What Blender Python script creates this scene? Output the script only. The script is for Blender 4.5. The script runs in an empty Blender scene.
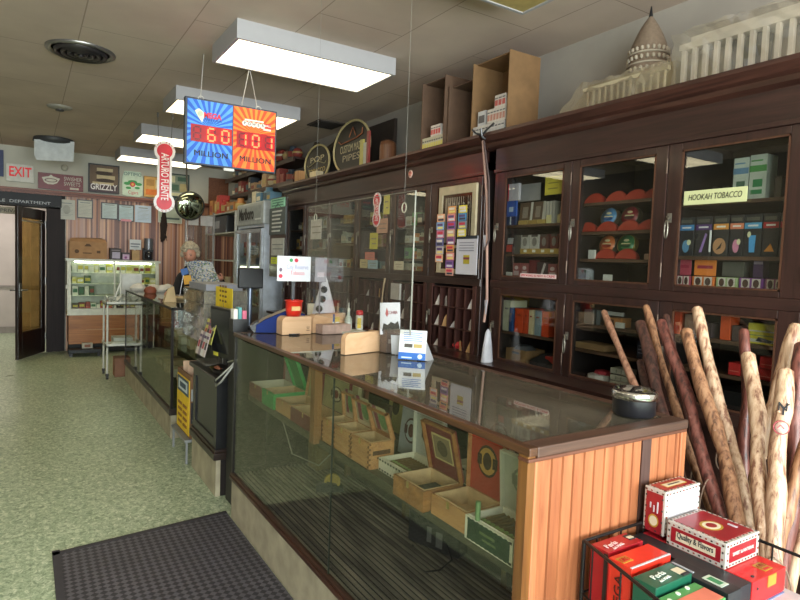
import bpy, math, random
from mathutils import Matrix, Vector, Euler
random.seed(7)
SC = bpy.context.scene
COL = SC.collection
PI = math.pi
# ---------------------------------------------------------------- camera numbers
YAW, PITCH, ROLL, FPX = 5.64781462e-01, -6.00154283e-02, 3.73713405e-02, 592.684
EYE = Vector((0, 0, 1.55))
_f = Vector((math.sin(YAW)*math.cos(PITCH), math.cos(YAW)*math.cos(PITCH), math.sin(PITCH)))
_r = Vector((math.cos(YAW), -math.sin(YAW), 0)); _u = _r.cross(_f)
CR = _r*math.cos(ROLL) + _u*math.sin(ROLL)
CU = -_r*math.sin(ROLL) + _u*math.cos(ROLL)
def P(px, py, **k):
    """where the sight line through a pixel meets a known plane of the room"""
    (a, v), = k.items(); i = 'xyz'.index(a)
    d = CR*((px-400)/FPX) - CU*((py-300)/FPX) + _f
    return EYE + d*((v-EYE[i])/d[i])
# ---------------------------------------------------------------- materials
def lin(c):
    return tuple((x/12.92 if x <= .04045 else ((x+.055)/1.055)**2.4) for x in c)
def hexc(h):
    return lin(tuple(int(h[i:i+2], 16)/255 for i in (0, 2, 4)))
_M = {}
def newmat(n):
    m = bpy.data.materials.new(n); m.use_nodes = True
    nt = m.node_tree; nt.nodes.clear()
    out = nt.nodes.new('ShaderNodeOutputMaterial')
    return m, nt, out
def N(nt, t, **k):
    n = nt.nodes.new(t)
    for a, b in k.items():
        if a.startswith('i_'): n.inputs[a[2:].replace('_', ' ')].default_value = b
        else: setattr(n, a, b)
    return n
def mat(h, rough=.5, metal=0, var=.12, scale=14, bump=0, coat=0, emit=0, stretch=(1, 1, 1)):
    key = ('p', h, rough, metal, var, scale, bump, coat, emit, stretch)
    if key in _M: return _M[key]
    m, nt, out = newmat('paint_'+h); L = nt.links.new
    c = hexc(h)
    tc = N(nt, 'ShaderNodeTexCoord'); mp = N(nt, 'ShaderNodeMapping'); mp.inputs['Scale'].default_value = stretch
    L(tc.outputs['Object'], mp.inputs['Vector'])
    no = N(nt, 'ShaderNodeTexNoise', i_Scale=scale, i_Detail=4.0); L(mp.outputs[0], no.inputs['Vector'])
    cr = N(nt, 'ShaderNodeValToRGB'); L(no.outputs['Fac'], cr.inputs['Fac'])
    cr.color_ramp.elements[0].position = .3; cr.color_ramp.elements[1].position = .7
    cr.color_ramp.elements[0].color = tuple(x*(1-var) for x in c)+(1,)
    cr.color_ramp.elements[1].color = tuple(min(1, x*(1+var)) for x in c)+(1,)
    b = N(nt, 'ShaderNodeBsdfPrincipled', i_Roughness=rough, i_Metallic=metal)
    L(cr.outputs[0], b.inputs['Base Color'])
    if coat: b.inputs['Coat Weight'].default_value = coat; b.inputs['Coat Roughness'].default_value = .08
    if emit:
        L(cr.outputs[0], b.inputs['Emission Color']); b.inputs['Emission Strength'].default_value = emit
    if bump:
        bp = N(nt, 'ShaderNodeBump', i_Strength=bump, i_Distance=.01); L(no.outputs['Fac'], bp.inputs['Height'])
        L(bp.outputs[0], b.inputs['Normal'])
    L(b.outputs[0], out.inputs[0]); _M[key] = m
    return m
def wood(h1, h2, rough=.45, scale=3, axis='z', grain=14, coat=0, bump=.15):
    key = ('w', h1, h2, rough, scale, axis, grain, coat, bump)
    if key in _M: return _M[key]
    m, nt, out = newmat('wood_'+h1); L = nt.links.new
    tc = N(nt, 'ShaderNodeTexCoord'); mp = N(nt, 'ShaderNodeMapping')
    s = {'x': (.06, 1, 1), 'y': (1, .06, 1), 'z': (1, 1, .06)}[axis]
    mp.inputs['Scale'].default_value = tuple(v*grain for v in s)
    L(tc.outputs['Object'], mp.inputs['Vector'])
    no = N(nt, 'ShaderNodeTexNoise', i_Scale=scale, i_Detail=6.0, i_Roughness=.65, i_Distortion=.6); L(mp.outputs[0], no.inputs['Vector'])
    cr = N(nt, 'ShaderNodeValToRGB'); L(no.outputs['Fac'], cr.inputs['Fac'])
    e = cr.color_ramp.elements; e[0].position = .3; e[1].position = .7
    e[0].color = hexc(h1)+(1,); e[1].color = hexc(h2)+(1,)
    b = N(nt, 'ShaderNodeBsdfPrincipled', i_Roughness=rough)
    L(cr.outputs[0], b.inputs['Base Color'])
    if coat: b.inputs['Coat Weight'].default_value = coat; b.inputs['Coat Roughness'].default_value = .12
    bp = N(nt, 'ShaderNodeBump', i_Strength=bump, i_Distance=.004); L(no.outputs['Fac'], bp.inputs['Height']); L(bp.outputs[0], b.inputs['Normal'])
    L(b.outputs[0], out.inputs[0]); _M[key] = m
    return m
def glass(tint='ffffff', ior=1.5, rough=.0, haze=0, hazec='c8c8c0', gain=1.0):
    key = ('g', tint, ior, rough, haze, gain)
    if key in _M: return _M[key]
    m, nt, out = newmat('glass_'+tint); L = nt.links.new
    tr = N(nt, 'ShaderNodeBsdfTransparent'); tr.inputs[0].default_value = hexc(tint)+(1,)
    gl = N(nt, 'ShaderNodeBsdfGlossy'); gl.inputs['Roughness'].default_value = rough
    f0 = ((ior-1)/(ior+1))**2*gain
    lw = N(nt, 'ShaderNodeLayerWeight'); lw.inputs[0].default_value = .5
    pw = N(nt, 'ShaderNodeMath', operation='POWER'); pw.inputs[1].default_value = 5; L(lw.outputs['Facing'], pw.inputs[0])
    mu = N(nt, 'ShaderNodeMath', operation='MULTIPLY_ADD', use_clamp=True); mu.inputs[1].default_value = 1-f0; mu.inputs[2].default_value = f0; L(pw.outputs[0], mu.inputs[0])
    base = tr
    if haze:
        df = N(nt, 'ShaderNodeBsdfDiffuse'); df.inputs[0].default_value = hexc(hazec)+(1,)
        tc = N(nt, 'ShaderNodeTexCoord'); no = N(nt, 'ShaderNodeTexNoise', i_Scale=5.0, i_Detail=5.0); L(tc.outputs['Object'], no.inputs['Vector'])
        m2 = N(nt, 'ShaderNodeMath', operation='MULTIPLY'); m2.inputs[1].default_value = haze*2; L(no.outputs['Fac'], m2.inputs[0])
        mh = N(nt, 'ShaderNodeMixShader'); L(m2.outputs[0], mh.inputs[0]); L(tr.outputs[0], mh.inputs[1]); L(df.outputs[0], mh.inputs[2]); base = mh
    mx = N(nt, 'ShaderNodeMixShader'); L(mu.outputs[0], mx.inputs[0]); L(base.outputs[0], mx.inputs[1]); L(gl.outputs[0], mx.inputs[2])
    L(mx.outputs[0], out.inputs[0]); _M[key] = m
    return m
def emitter(h, s):
    key = ('e', h, s)
    if key in _M: return _M[key]
    m, nt, out = newmat('glow_'+h); e = N(nt, 'ShaderNodeEmission'); e.inputs[0].default_value = hexc(h)+(1,); e.inputs[1].default_value = s
    nt.links.new(e.outputs[0], out.inputs[0]); _M[key] = m
    return m
# ---------------------------------------------------------------- meshes
def FR(o, right, up):
    r = Vector(right).normalized(); u = Vector(up); n = r.cross(u).normalized(); u = n.cross(r).normalized()
    M = Matrix((( r.x, u.x, n.x, o[0]), (r.y, u.y, n.y, o[1]), (r.z, u.z, n.z, o[2]), (0, 0, 0, 1)))
    return M
def FX(x, y, z): return FR((x, y, z), (0, -1, 0), (0, 0, 1))     # faces the aisle (-x)
def FY(x, y, z): return FR((x, y, z), (1, 0, 0), (0, 0, 1))      # faces the front of the shop (-y)
def FU(x, y, z, a=0): return FR((x, y, z), (math.cos(a), math.sin(a), 0), (-math.sin(a), math.cos(a), 0))  # faces up
def RZ(x, y, z, a): return Matrix.Translation((x, y, z)) @ Matrix.Rotation(a, 4, 'Z')
class MB:
    def __init__(s): s.v = []; s.f = []; s.mi = []; s.sm = []
    def add(s, vs, fs, m=0, M=None, smooth=False):
        b = len(s.v)
        for v in vs:
            v = Vector(v); s.v.append(M @ v if M is not None else v)
        for f in fs: s.f.append([b+i for i in f]); s.mi.append(m); s.sm.append(smooth)
        return s
    def box(s, a, b, m=0, M=None):
        (x0, y0, z0), (x1, y1, z1) = a, b
        x0, x1 = sorted((x0, x1)); y0, y1 = sorted((y0, y1)); z0, z1 = sorted((z0, z1))
        return s.add([(x0,y0,z0),(x1,y0,z0),(x1,y1,z0),(x0,y1,z0),(x0,y0,z1),(x1,y0,z1),(x1,y1,z1),(x0,y1,z1)],
            [(0,3,2,1),(4,5,6,7),(0,1,5,4),(1,2,6,5),(2,3,7,6),(3,0,4,7)], m, M)
    def prism(s, poly, z0, z1, m=0, M=None, smooth=False):
        n = len(poly)
        vs = [(x, y, z0) for x, y in poly]+[(x, y, z1) for x, y in poly]
        s.add(vs, [tuple(reversed(range(n))), tuple(range(n, 2*n))], m, M)
        s.add(vs, [(i, (i+1) % n, n+(i+1) % n, n+i) for i in range(n)], m, M, smooth)
        return s
    def lathe(s, prof, n=20, m=0, M=None, sx=1, sy=1, smooth=True):
        vs = []; fs = []
        for r, z in prof:
            for k in range(n):
                a = 2*PI*k/n; vs.append((r*math.cos(a)*sx, r*math.sin(a)*sy, z))
        for i in range(len(prof)-1):
            for k in range(n):
                k2 = (k+1) % n; fs.append((i*n+k, i*n+k2, (i+1)*n+k2, (i+1)*n+k))
        s.add(vs, fs, m, M, smooth)
        if prof[0][0] > 1e-6: s.add(vs[:n], [tuple(reversed(range(n)))], m, M)
        if prof[-1][0] > 1e-6: s.add(vs[-n:], [tuple(range(n))], m, M)
        return s
    def cyl(s, r, z0, z1, n=16, m=0, M=None): return s.lathe([(r, z0), (r, z1)], n, m, M)
    def tube(s, pts, r, n=8, m=0, M=None, closed=False):
        pts = [Vector(p) for p in pts]; R = r if isinstance(r, (list, tuple)) else [r]*len(pts)
        vs = []; fs = []; K = len(pts); up = None
        for i, p in enumerate(pts):
            if closed: d = pts[(i+1) % K]-pts[i-1]
            else: d = pts[min(i+1, K-1)]-pts[max(i-1, 0)]
            d.normalize()
            if up is None: up = Vector((0, 0, 1)) if abs(d.z) < .9 else Vector((1, 0, 0))
            a = d.cross(up).normalized(); b = a.cross(d).normalized(); up = b
            for k in range(n):
                t = 2*PI*k/n; vs.append(p+a*(R[i]*math.cos(t))+b*(R[i]*math.sin(t)))
        for i in range(K if closed else K-1):
            j = (i+1) % K
            for k in range(n):
                k2 = (k+1) % n; fs.append((i*n+k, i*n+k2, j*n+k2, j*n+k))
        s.add(vs, fs, m, M, True)
        if not closed:
            s.add(vs[:n], [tuple(reversed(range(n)))], m, M); s.add(vs[-n:], [tuple(range(n))], m, M)
        return s
    def quad(s, a, b, c, d, m=0, M=None): return s.add([a, b, c, d], [(0, 1, 2, 3)], m, M)
    def build(s, name, mats, parent=None, bev=0, kind=None):
        if not isinstance(mats, (list, tuple)): mats = [mats]
        me = bpy.data.meshes.new(name)
        if parent is not None: off = W[parent.name]
        else:
            xs = [v.x for v in s.v]; ys = [v.y for v in s.v]; zs = [v.z for v in s.v]
            off = Vector(((min(xs)+max(xs))/2, (min(ys)+max(ys))/2, min(zs)))
        me.from_pydata([tuple(v-off) for v in s.v], [], s.f)
        for m in mats: me.materials.append(m)
        for p, i, q in zip(me.polygons, s.mi, s.sm): p.material_index = i; p.use_smooth = q
        me.update()
        o = bpy.data.objects.new(name, me); COL.objects.link(o)
        if parent is not None: o.parent = parent
        else: o.location = off
        W[o.name] = off.copy()
        if bev:
            b = o.modifiers.new('bevel', 'BEVEL'); b.width = bev; b.segments = 2; b.limit_method = 'ANGLE'; b.angle_limit = .7
        if kind: o['kind'] = kind
        return o
W = {}
def thing(name, label, cat, loc, group=None):
    o = bpy.data.objects.new(name, None); COL.objects.link(o); o.location = loc; o.empty_display_size = .05
    W[o.name] = Vector(loc); o['label'] = label; o['category'] = cat
    if group: o['group'] = group
    return o
def tag(o, label, cat, group=None, kind=None):
    o['label'] = label; o['category'] = cat
    if group: o['group'] = group
    if kind: o['kind'] = kind
    return o
def dup(root, loc, rz=None, label=None, group=None, scale=None, mats=None):
    def cp(o, par):
        c = o.copy(); COL.objects.link(c); c.parent = par
        W[c.name] = Vector(loc)
        for ch in o.children: cp(ch, c)
        return c
    c = cp(root, None); c.location = loc
    if rz is not None: c.rotation_euler = (0, 0, rz)
    if scale is not None: c.scale = scale if not isinstance(scale, (int, float)) else (scale,)*3
    if label: c['label'] = label
    if group: c['group'] = group
    return c
def text(name, s, size, m, parent, M, fitw=None, ext=.0006, align='CENTER', bold=0, sh=0):
    cu = bpy.data.curves.new(name, 'FONT'); cu.body = s; cu.size = size; cu.extrude = ext; cu.offset = bold; cu.shear = sh
    cu.align_x = align; cu.align_y = 'CENTER'; cu.resolution_u = 3
    t = bpy.data.objects.new(name, cu)
    me = bpy.data.meshes.new_from_object(t); bpy.data.objects.remove(t)
    xs = [v.co.x for v in me.vertices] or [0, 1]
    k = fitw/(max(xs)-min(xs)) if fitw else 1
    off = W[parent.name] if parent is not None else Vector((0, 0, 0))
    for v in me.vertices: v.co = M @ Vector((v.co.x*k, v.co.y, v.co.z+ext)) - off
    me.materials.clear(); me.materials.append(m)
    o = bpy.data.objects.new(name, me); COL.objects.link(o)
    if parent is not None: o.parent = parent
    W[o.name] = off.copy()
    return o
def shapes_on(parent, name, M, items, mats):
    """flat printed shapes on a face: (kind, args..., material index)"""
    b = MB()
    for k, it in enumerate(items):
        w = .0012+.0004*k
        if it[0] == 'r': _, u0, v0, u1, v1, mi = it; b.box((u0, v0, 0), (u1, v1, w), mi, M)
        elif it[0] == 'o':
            _, u, v, ru, rv, mi = it
            b.prism([(u+ru*math.cos(2*PI*i/20), v+rv*math.sin(2*PI*i/20)) for i in range(20)], 0, w, mi, M)
        elif it[0] == 'p': _, poly, mi = it; b.prism(poly, 0, w, mi, M)
    return b.build(name, mats, parent)
def polyarc(cx, cy, rx, ry, a0, a1, n=12):
    return [(cx+rx*math.cos(a0+(a1-a0)*i/n), cy+ry*math.sin(a0+(a1-a0)*i/n)) for i in range(n+1)]
# common materials
WHITE = mat('e4e2dc', .55); BLACK = mat('17171a', .45); DARK = mat('26242a', .5); CARDB = mat('a47a55', .8, bump=.1)
PAPER = mat('dcdad4', .8, var=.04); RED = mat('b81c24', .4, coat=.3); STEEL = mat('9a9a9c', .3, 1, .06); CREAM = mat('d8cda6', .7)
YELLOW = mat('e8c820', .6); CABW = wood('1d100e', '3d2420', .38, axis='z', coat=.3, scale=2.5)
CABY = wood('1d100e', '3d2420', .38, axis='y', coat=.3, scale=2.5); INK = mat('2a2a30', .6)
MESHG = glass('f2f6f2', 1.45)
LAMP = 2.5; COOL = 8.0; PANEL = .05; LED = 9.0; SKY = 1.0; DAY = 225.0; EXPO = 0.88
# ================================================================ SETTING
H = 3.09; XR = 3.15; YB = 10.6; XL = -2.6; YF = -2.4
def floor_mat():
    m, nt, out = newmat('vinyl_tile'); L = nt.links.new
    tc = N(nt, 'ShaderNodeTexCoord')
    mp = N(nt, 'ShaderNodeMapping'); mp.inputs['Scale'].default_value = (1, .8, 1); L(tc.outputs['Object'], mp.inputs[0])
    n1 = N(nt, 'ShaderNodeTexNoise', i_Scale=42.0, i_Detail=5.0, i_Roughness=.7, i_Distortion=.9); L(mp.outputs[0], n1.inputs[0])
    n2 = N(nt, 'ShaderNodeTexNoise', i_Scale=2.0, i_Detail=3.0); L(mp.outputs[0], n2.inputs[0])
    cr = N(nt, 'ShaderNodeValToRGB'); L(n1.outputs['Fac'], cr.inputs[0]); e = cr.color_ramp.elements
    e[0].position = .34; e[0].color = hexc('72836b')+(1,); e[1].position = .68; e[1].color = hexc('e6e9d4')+(1,)
    x = e.new(.5); x.color = hexc('a6b798')+(1,)
    bk = N(nt, 'ShaderNodeTexBrick', offset=0.0); bk.inputs['Scale'].default_value = 1; bk.inputs['Brick Width'].default_value = .305; bk.inputs['Row Height'].default_value = .305
    bk.inputs['Mortar Size'].default_value = .0012; bk.inputs['Color1'].default_value = (1, 1, 1, 1); bk.inputs['Color2'].default_value = (.93, .93, .93, 1); bk.inputs['Mortar'].default_value = (.8, .8, .78, 1)
    L(tc.outputs['Object'], bk.inputs['Vector'])
    mx = N(nt, 'ShaderNodeMix', data_type='RGBA', blend_type='MULTIPLY'); mx.inputs[0].default_value = 1
    L(cr.outputs[0], mx.inputs[6]); L(bk.outputs[0], mx.inputs[7])
    b = N(nt, 'ShaderNodeBsdfPrincipled'); L(mx.outputs[2], b.inputs['Base Color'])
    rr = N(nt, 'ShaderNodeMapRange'); rr.inputs['To Min'].default_value = .22; rr.inputs['To Max'].default_value = .42; L(n2.outputs['Fac'], rr.inputs[0]); L(rr.outputs[0], b.inputs['Roughness'])
    bp = N(nt, 'ShaderNodeBump', i_Strength=.06, i_Distance=.004); L(n1.outputs['Fac'], bp.inputs['Height']); L(bp.outputs[0], b.inputs['Normal'])
    L(b.outputs[0], out.inputs[0]); return m
def ceil_mat():
    m, nt, out = newmat('ceiling_tile'); L = nt.links.new
    tc = N(nt, 'ShaderNodeTexCoord'); mp = N(nt, 'ShaderNodeMapping'); mp.inputs['Rotation'].default_value = (0, 0, PI/2); L(tc.outputs['Object'], mp.inputs[0])
    bk = N(nt, 'ShaderNodeTexBrick', offset=0.5); bk.inputs['Scale'].default_value = 1; bk.inputs['Brick Width'].default_value = 1.2; bk.inputs['Row Height'].default_value = .61
    bk.inputs['Mortar Size'].default_value = .004; bk.inputs['Color1'].default_value = (1, 1, 1, 1); bk.inputs['Color2'].default_value = (.95, .94, .93, 1); bk.inputs['Mortar'].default_value = (.6, .56, .53, 1)
    L(mp.outputs[0], bk.inputs[0])
    n1 = N(nt, 'ShaderNodeTexNoise', i_Scale=1.3, i_Detail=6.0); L(tc.outputs['Object'], n1.inputs[0])
    cr = N(nt, 'ShaderNodeValToRGB'); L(n1.outputs['Fac'], cr.inputs[0]); e = cr.color_ramp.elements
    e[0].position = .3; e[0].color = hexc('bba79a')+(1,); e[1].position = .7; e[1].color = hexc('d2bfb0')+(1,)
    mx = N(nt, 'ShaderNodeMix', data_type='RGBA', blend_type='MULTIPLY'); mx.inputs[0].default_value = 1
    L(cr.outputs[0], mx.inputs[6]); L(bk.outputs[0], mx.inputs[7])
    n3 = N(nt, 'ShaderNodeTexNoise', i_Scale=120.0, i_Detail=2.0); L(tc.outputs['Object'], n3.inputs[0])
    b = N(nt, 'ShaderNodeBsdfPrincipled', i_Roughness=.85); L(mx.outputs[2], b.inputs['Base Color'])
    bp = N(nt, 'ShaderNodeBump', i_Strength=.25, i_Distance=.003); L(n3.outputs['Fac'], bp.inputs['Height']); L(bp.outputs[0], b.inputs['Normal'])
    L(b.outputs[0], out.inputs[0]); return m
def stripes_mat():
    m, nt, out = newmat('striped_wood_paneling'); L = nt.links.new
    tc = N(nt, 'ShaderNodeTexCoord'); sp = N(nt, 'ShaderNodeSeparateXYZ'); L(tc.outputs['Object'], sp.inputs[0])
    mu = N(nt, 'ShaderNodeMath', operation='MULTIPLY'); mu.inputs[1].default_value = 1/.026; L(sp.outputs[0], mu.inputs[0])
    fl = N(nt, 'ShaderNodeMath', operation='FLOOR'); L(mu.outputs[0], fl.inputs[0])
    wn = N(nt, 'ShaderNodeTexWhiteNoise', noise_dimensions='1D'); L(fl.outputs[0], wn.inputs['W'])
    cr = N(nt, 'ShaderNodeValToRGB'); L(wn.outputs[0], cr.inputs[0]); e = cr.color_ramp.elements
    e[0].position = 0; e[0].color = hexc('603c38')+(1,); e[1].position = 1; e[1].color = hexc('d8ac88')+(1,)
    for p, c in ((.25, '7c5450'), (.5, 'b47e5e'), (.75, 'b08c84')): x = e.new(p); x.color = hexc(c)+(1,)
    n1 = N(nt, 'ShaderNodeTexNoise', i_Scale=6.0, i_Detail=5.0); mp = N(nt, 'ShaderNodeMapping'); mp.inputs['Scale'].default_value = (8, 8, .6); L(tc.outputs['Object'], mp.inputs[0]); L(mp.outputs[0], n1.inputs[0])
    mr = N(nt, 'ShaderNodeMapRange'); mr.inputs['To Min'].default_value = .9; mr.inputs['To Max'].default_value = 1.1; L(n1.outputs[0], mr.inputs[0])
    mx = N(nt, 'ShaderNodeMix', data_type='RGBA', blend_type='MULTIPLY'); mx.inputs[0].default_value = 1; L(cr.outputs[0], mx.inputs[6]); L(mr.outputs[0], mx.inputs[7])
    b = N(nt, 'ShaderNodeBsdfPrincipled', i_Roughness=.4); L(mx.outputs[2], b.inputs['Base Color']); L(b.outputs[0], out.inputs[0]); return m
def S(b, name, m, **k): return b.build(name, m, kind='structure', **k)
S(MB().box((XL, YF-.1, -.1), (XR+.1, 14.2, 0)), 'floor', floor_mat())
S(MB().box((XL, YF-.1, H), (XR+.1, YB+.1, H+.1)), 'ceiling', ceil_mat())
PLAST = mat('a59d94', .8, scale=3, var=.1, bump=.05)
S(MB().box((XR, YF, 0), (XR+.12, YB, H)), 'wall_right', PLAST)
S(MB().box((XL-.12, YF, 0), (XL, YB, H)), 'wall_left', mat('7d766c', .8, scale=3))
DX0, DX1, DZ = -1.35, .27, 2.2
b = MB().box((XL, YB, 0), (DX0, YB+.12, H)).box((DX1, YB, 0), (XR, YB+.12, H)).box((DX0, YB, DZ), (DX1, YB+.12, H))
S(b, 'wall_back', mat('c9c6ba', .8, scale=3, var=.06))
# room beyond the back door
b = MB().box((-3.2, 13.2, 0), (2.2, 13.3, H)).box((-3.3, YB+.12, 0), (-3.2, 13.3, H)).box((2.2, YB+.12, 0), (2.3, 13.3, H)).box((-3.3, YB+.12, H-.2), (2.3, 13.3, H-.1))
S(b, 'wall_beyond', mat('bdb3ae', .8, scale=2))
S(MB().box((-3.2, 13.16, 0), (2.2, 13.2, .12)).box((-3.2, 13.17, .85), (2.2, 13.2, .89)), 'baseboard_beyond', mat('8d8580', .6))
# shop front with windows
b = MB().box((XL, YF-.12, 0), (XR, YF, .7)).box((XL, YF-.12, 2.75), (XR, YF, H)).box((XL, YF-.12, .7), (-2.4, YF, 2.75)).box((2.9, YF-.12, .7), (XR, YF, 2.75)).box((.15, YF-.12, .7), (.35, YF, 2.75))
S(b, 'wall_front', mat('9a9488', .8))
for i, (a, c) in enumerate(((-2.4, .15), (.35, 2.9))):
    f = MB().box((a, YF-.1, .7), (a+.05, YF-.02, 2.75)).box((c-.05, YF-.1, .7), (c, YF-.02, 2.75)).box((a, YF-.1, .7), (c, YF-.02, .76)).box((a, YF-.1, 2.69), (c, YF-.02, 2.75))
    w = S(f, 'window_%d' % (i+1), mat('33302c', .5))
    MB().box((a+.05, YF-.065, .76), (c-.05, YF-.06, 2.69)).build('pane', glass('f0f5f2'), w)
# door leaf, casing, signs above
DK = wood('120a0a', '2a1816', .35, coat=.3)
b = MB().box((DX1, YB-.05, 0), (DX1+.19, YB+.0, DZ+.02)).box((DX1+.19, YB-.03, 0), (DX1+.25, YB+.0, 2.42)).box((DX0-.2, YB-.05, DZ), (DX1+.19, YB, DZ+.02)).box((DX0-.2, YB-.05, 0), (DX0, YB, DZ))
b.box((DX1+.02, YB-.07, 0), (DX1+.08, YB-.05, DZ))
S(b, 'trim_1', wood('140d10', '281a20', .7))
hb = P(46, 354, z=0); fb = P(16, 361, z=0)
hinge = Vector((.24, YB-.04, 0)); dv = Vector((fb.x-hinge.x, fb.y-hinge.y, 0)); L_ = .82; dv = dv.normalized()*L_
dM = FR(hinge+dv+Vector((0, 0, .01)), -dv, (0, 0, 1))
d = MB()
for a in ((0, 0, .12, 2.15), (L_-.12, 0, L_, 2.15), (.12, 0, L_-.12, .38), (.12, 2.0, L_-.12, 2.15)): d.box((a[0], a[1], -.02), (a[2], a[3], .02), 0, dM)
dr = S(d, 'door_1', DK, bev=.004)
MB().box((.12, .38, -.004), (L_-.12, 2.0, .004), 0, dM).build('pane', glass('e9d9b0', haze=.25, hazec='9a7a48'), dr)
h = MB().tube([dM@Vector((.06, .98, .02)), dM@Vector((.06, .98, .06)), dM@Vector((.17, .98, .065))], .011).box((.035, .88, .02), (.085, 1.08, .026), 0, dM)
h.tube([dM@Vector((.06, .98, -.02)), dM@Vector((.06, .98, -.06)), dM@Vector((-.03, .98, -.065))], .011); h.build('door_handle', STEEL, dr)
MB().tube([dM@Vector((.12, 1.96, .03)), dM@Vector((L_-.12, 1.96, .03))], .012).build('closer_bar', mat('b9b0a0', .4, .6), dr)
for z in (.25, 1.1, 1.95): MB().tube([(DX1-.01, YB-.06, z-.05), (DX1-.01, YB-.06, z+.05)], .01).build('hinge', STEEL, dr)
sg = tag(MB().box((DX0-.2, YB-.08, 2.225), (DX1+.2, YB-.0, 2.40)).build('door_header_sign', mat('23242c', .6)), 'long black header sign with small white lettering above the open back door', 'sign')
text('lettering', 'WHOLESALE  DEPARTMENT', .06, mat('c8ccd4', .6), sg, FY(-.2, YB-.08, 2.27), fitw=1.05)
sg = tag(MB().box((-.42, YB-.06, 2.08), (.02, YB-.035, 2.18)).build('door_nameplate', mat('8f887a', .6)), 'small tan nameplate sign at the top of the back doorway', 'sign')
text('lettering', 'PRIVATE', .07, INK, sg, FY(-.16, YB-.06, 2.125), fitw=.3)
# paneling and ledge
b = MB(); x = .53; k = 0
while x < 3.14:
    b.box((x, YB-.012-(.008 if k % 2 else 0), 0), (min(x+.052, 3.14), YB, 2.43)); x += .052; k += 1
S(b, 'trim_2', stripes_mat())
b = MB().box((XL, YB-.09, 2.44), (3.0, YB, 2.475)).box((XL, YB-.06, 2.405), (3.0, YB, 2.44))
x = XL
while x < .5: b.box((x, YB-.075, 2.40), (x+.03, YB-.05, 2.43)); x += .07
S(b, 'trim_3', wood('6b3a30', '8f5646', .45, axis='x'))
S(MB().box((XL, YB-.015, 0), (DX0-.2, YB, .1)), 'baseboard_back', DK)
# ---------------------------------------------------------------- ceiling fixtures
LAMP_ON = emitter('fff0c4', 1.0)
def lampmat(s, name):
    m, nt, out = newmat(name); L = nt.links.new
    tc = N(nt, 'ShaderNodeTexCoord'); sp = N(nt, 'ShaderNodeSeparateXYZ'); L(tc.outputs['Object'], sp.inputs[0])
    # two tubes behind the prismatic cover read as two brighter bands
    ab = N(nt, 'ShaderNodeMath', operation='ABSOLUTE'); L(sp.outputs[1], ab.inputs[0])
    su = N(nt, 'ShaderNodeMath', operation='SUBTRACT'); su.inputs[1].default_value = .13; L(ab.outputs[0], su.inputs[0])
    a2 = N(nt, 'ShaderNodeMath', operation='ABSOLUTE'); L(su.outputs[0], a2.inputs[0])
    mr = N(nt, 'ShaderNodeMapRange'); mr.inputs['From Max'].default_value = .14; mr.inputs['To Min'].default_value = s*1.1; mr.inputs['To Max'].default_value = s*.8; L(a2.outputs[0], mr.inputs[0])
    e = N(nt, 'ShaderNodeEmission'); e.inputs[0].default_value = hexc('fff0c8')+(1,); L(mr.outputs[0], e.inputs[1]); L(e.outputs[0], out.inputs[0]); return m
LON = lampmat(LAMP, 'fluorescent_cover_on')
def make_light(y, on, label):
    t = thing('ceiling_light', label, 'ceiling light', (1.75, y, 2.965), 'fluorescent ceiling fixtures')
    b = MB().box((1.15, y-.3, 2.975), (2.35, y-.285, 3.09)).box((1.15, y+.285, 2.975), (2.35, y+.3, 3.09)).box((1.15, y-.285, 2.975), (1.165, y+.285, 3.09)).box((2.335, y-.285, 2.975), (2.35, y+.285, 3.09))
    b.box((1.15, y-.3, 2.965), (2.35, y-.28, 2.975)).box((1.15, y+.28, 2.965), (2.35, y+.3, 2.975)).box((1.15, y-.28, 2.965), (1.17, y+.28, 2.975)).box((2.33, y-.28, 2.965), (2.35, y+.28, 2.975))
    b.build('housing', mat('a8a5a8', .5, var=.02), t)
    MB().box((1.17, y-.28, 2.97), (2.33, y+.28, 2.98)).build('diffuser', LON if on else mat('a8945c', .5), t)
    return t
make_light(4.19, True, 'large lit white fluorescent ceiling fixture nearest the camera')
for y, lb in ((6.02, 'lit fluorescent ceiling fixture second from the front, behind the hanging jackpot sign'), (7.92, 'lit fluorescent ceiling fixture third from the front, above the red hanging bone sign'), (9.75, 'lit fluorescent ceiling fixture farthest back, by the rear wall')):
    make_light(y, True, lb)
make_light(2.24, False, 'unlit fluorescent ceiling fixture cut by the top edge of the photo')
make_light(.3, True, 'lit fluorescent ceiling fixture above the camera')
make_light(-1.5, True, 'lit fluorescent ceiling fixture by the front windows')
for i, y in enumerate((-1.0, .85, 2.7, 4.55, 6.35, 8.15, 9.95)):
    dup(bpy.data.objects['ceiling_light'], (-1.62, y, 2.965), label='lit ceiling fixture in the row over the open floor, number %d from the front' % (i+1), group='fluorescent ceiling fixtures over the open floor')
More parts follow.
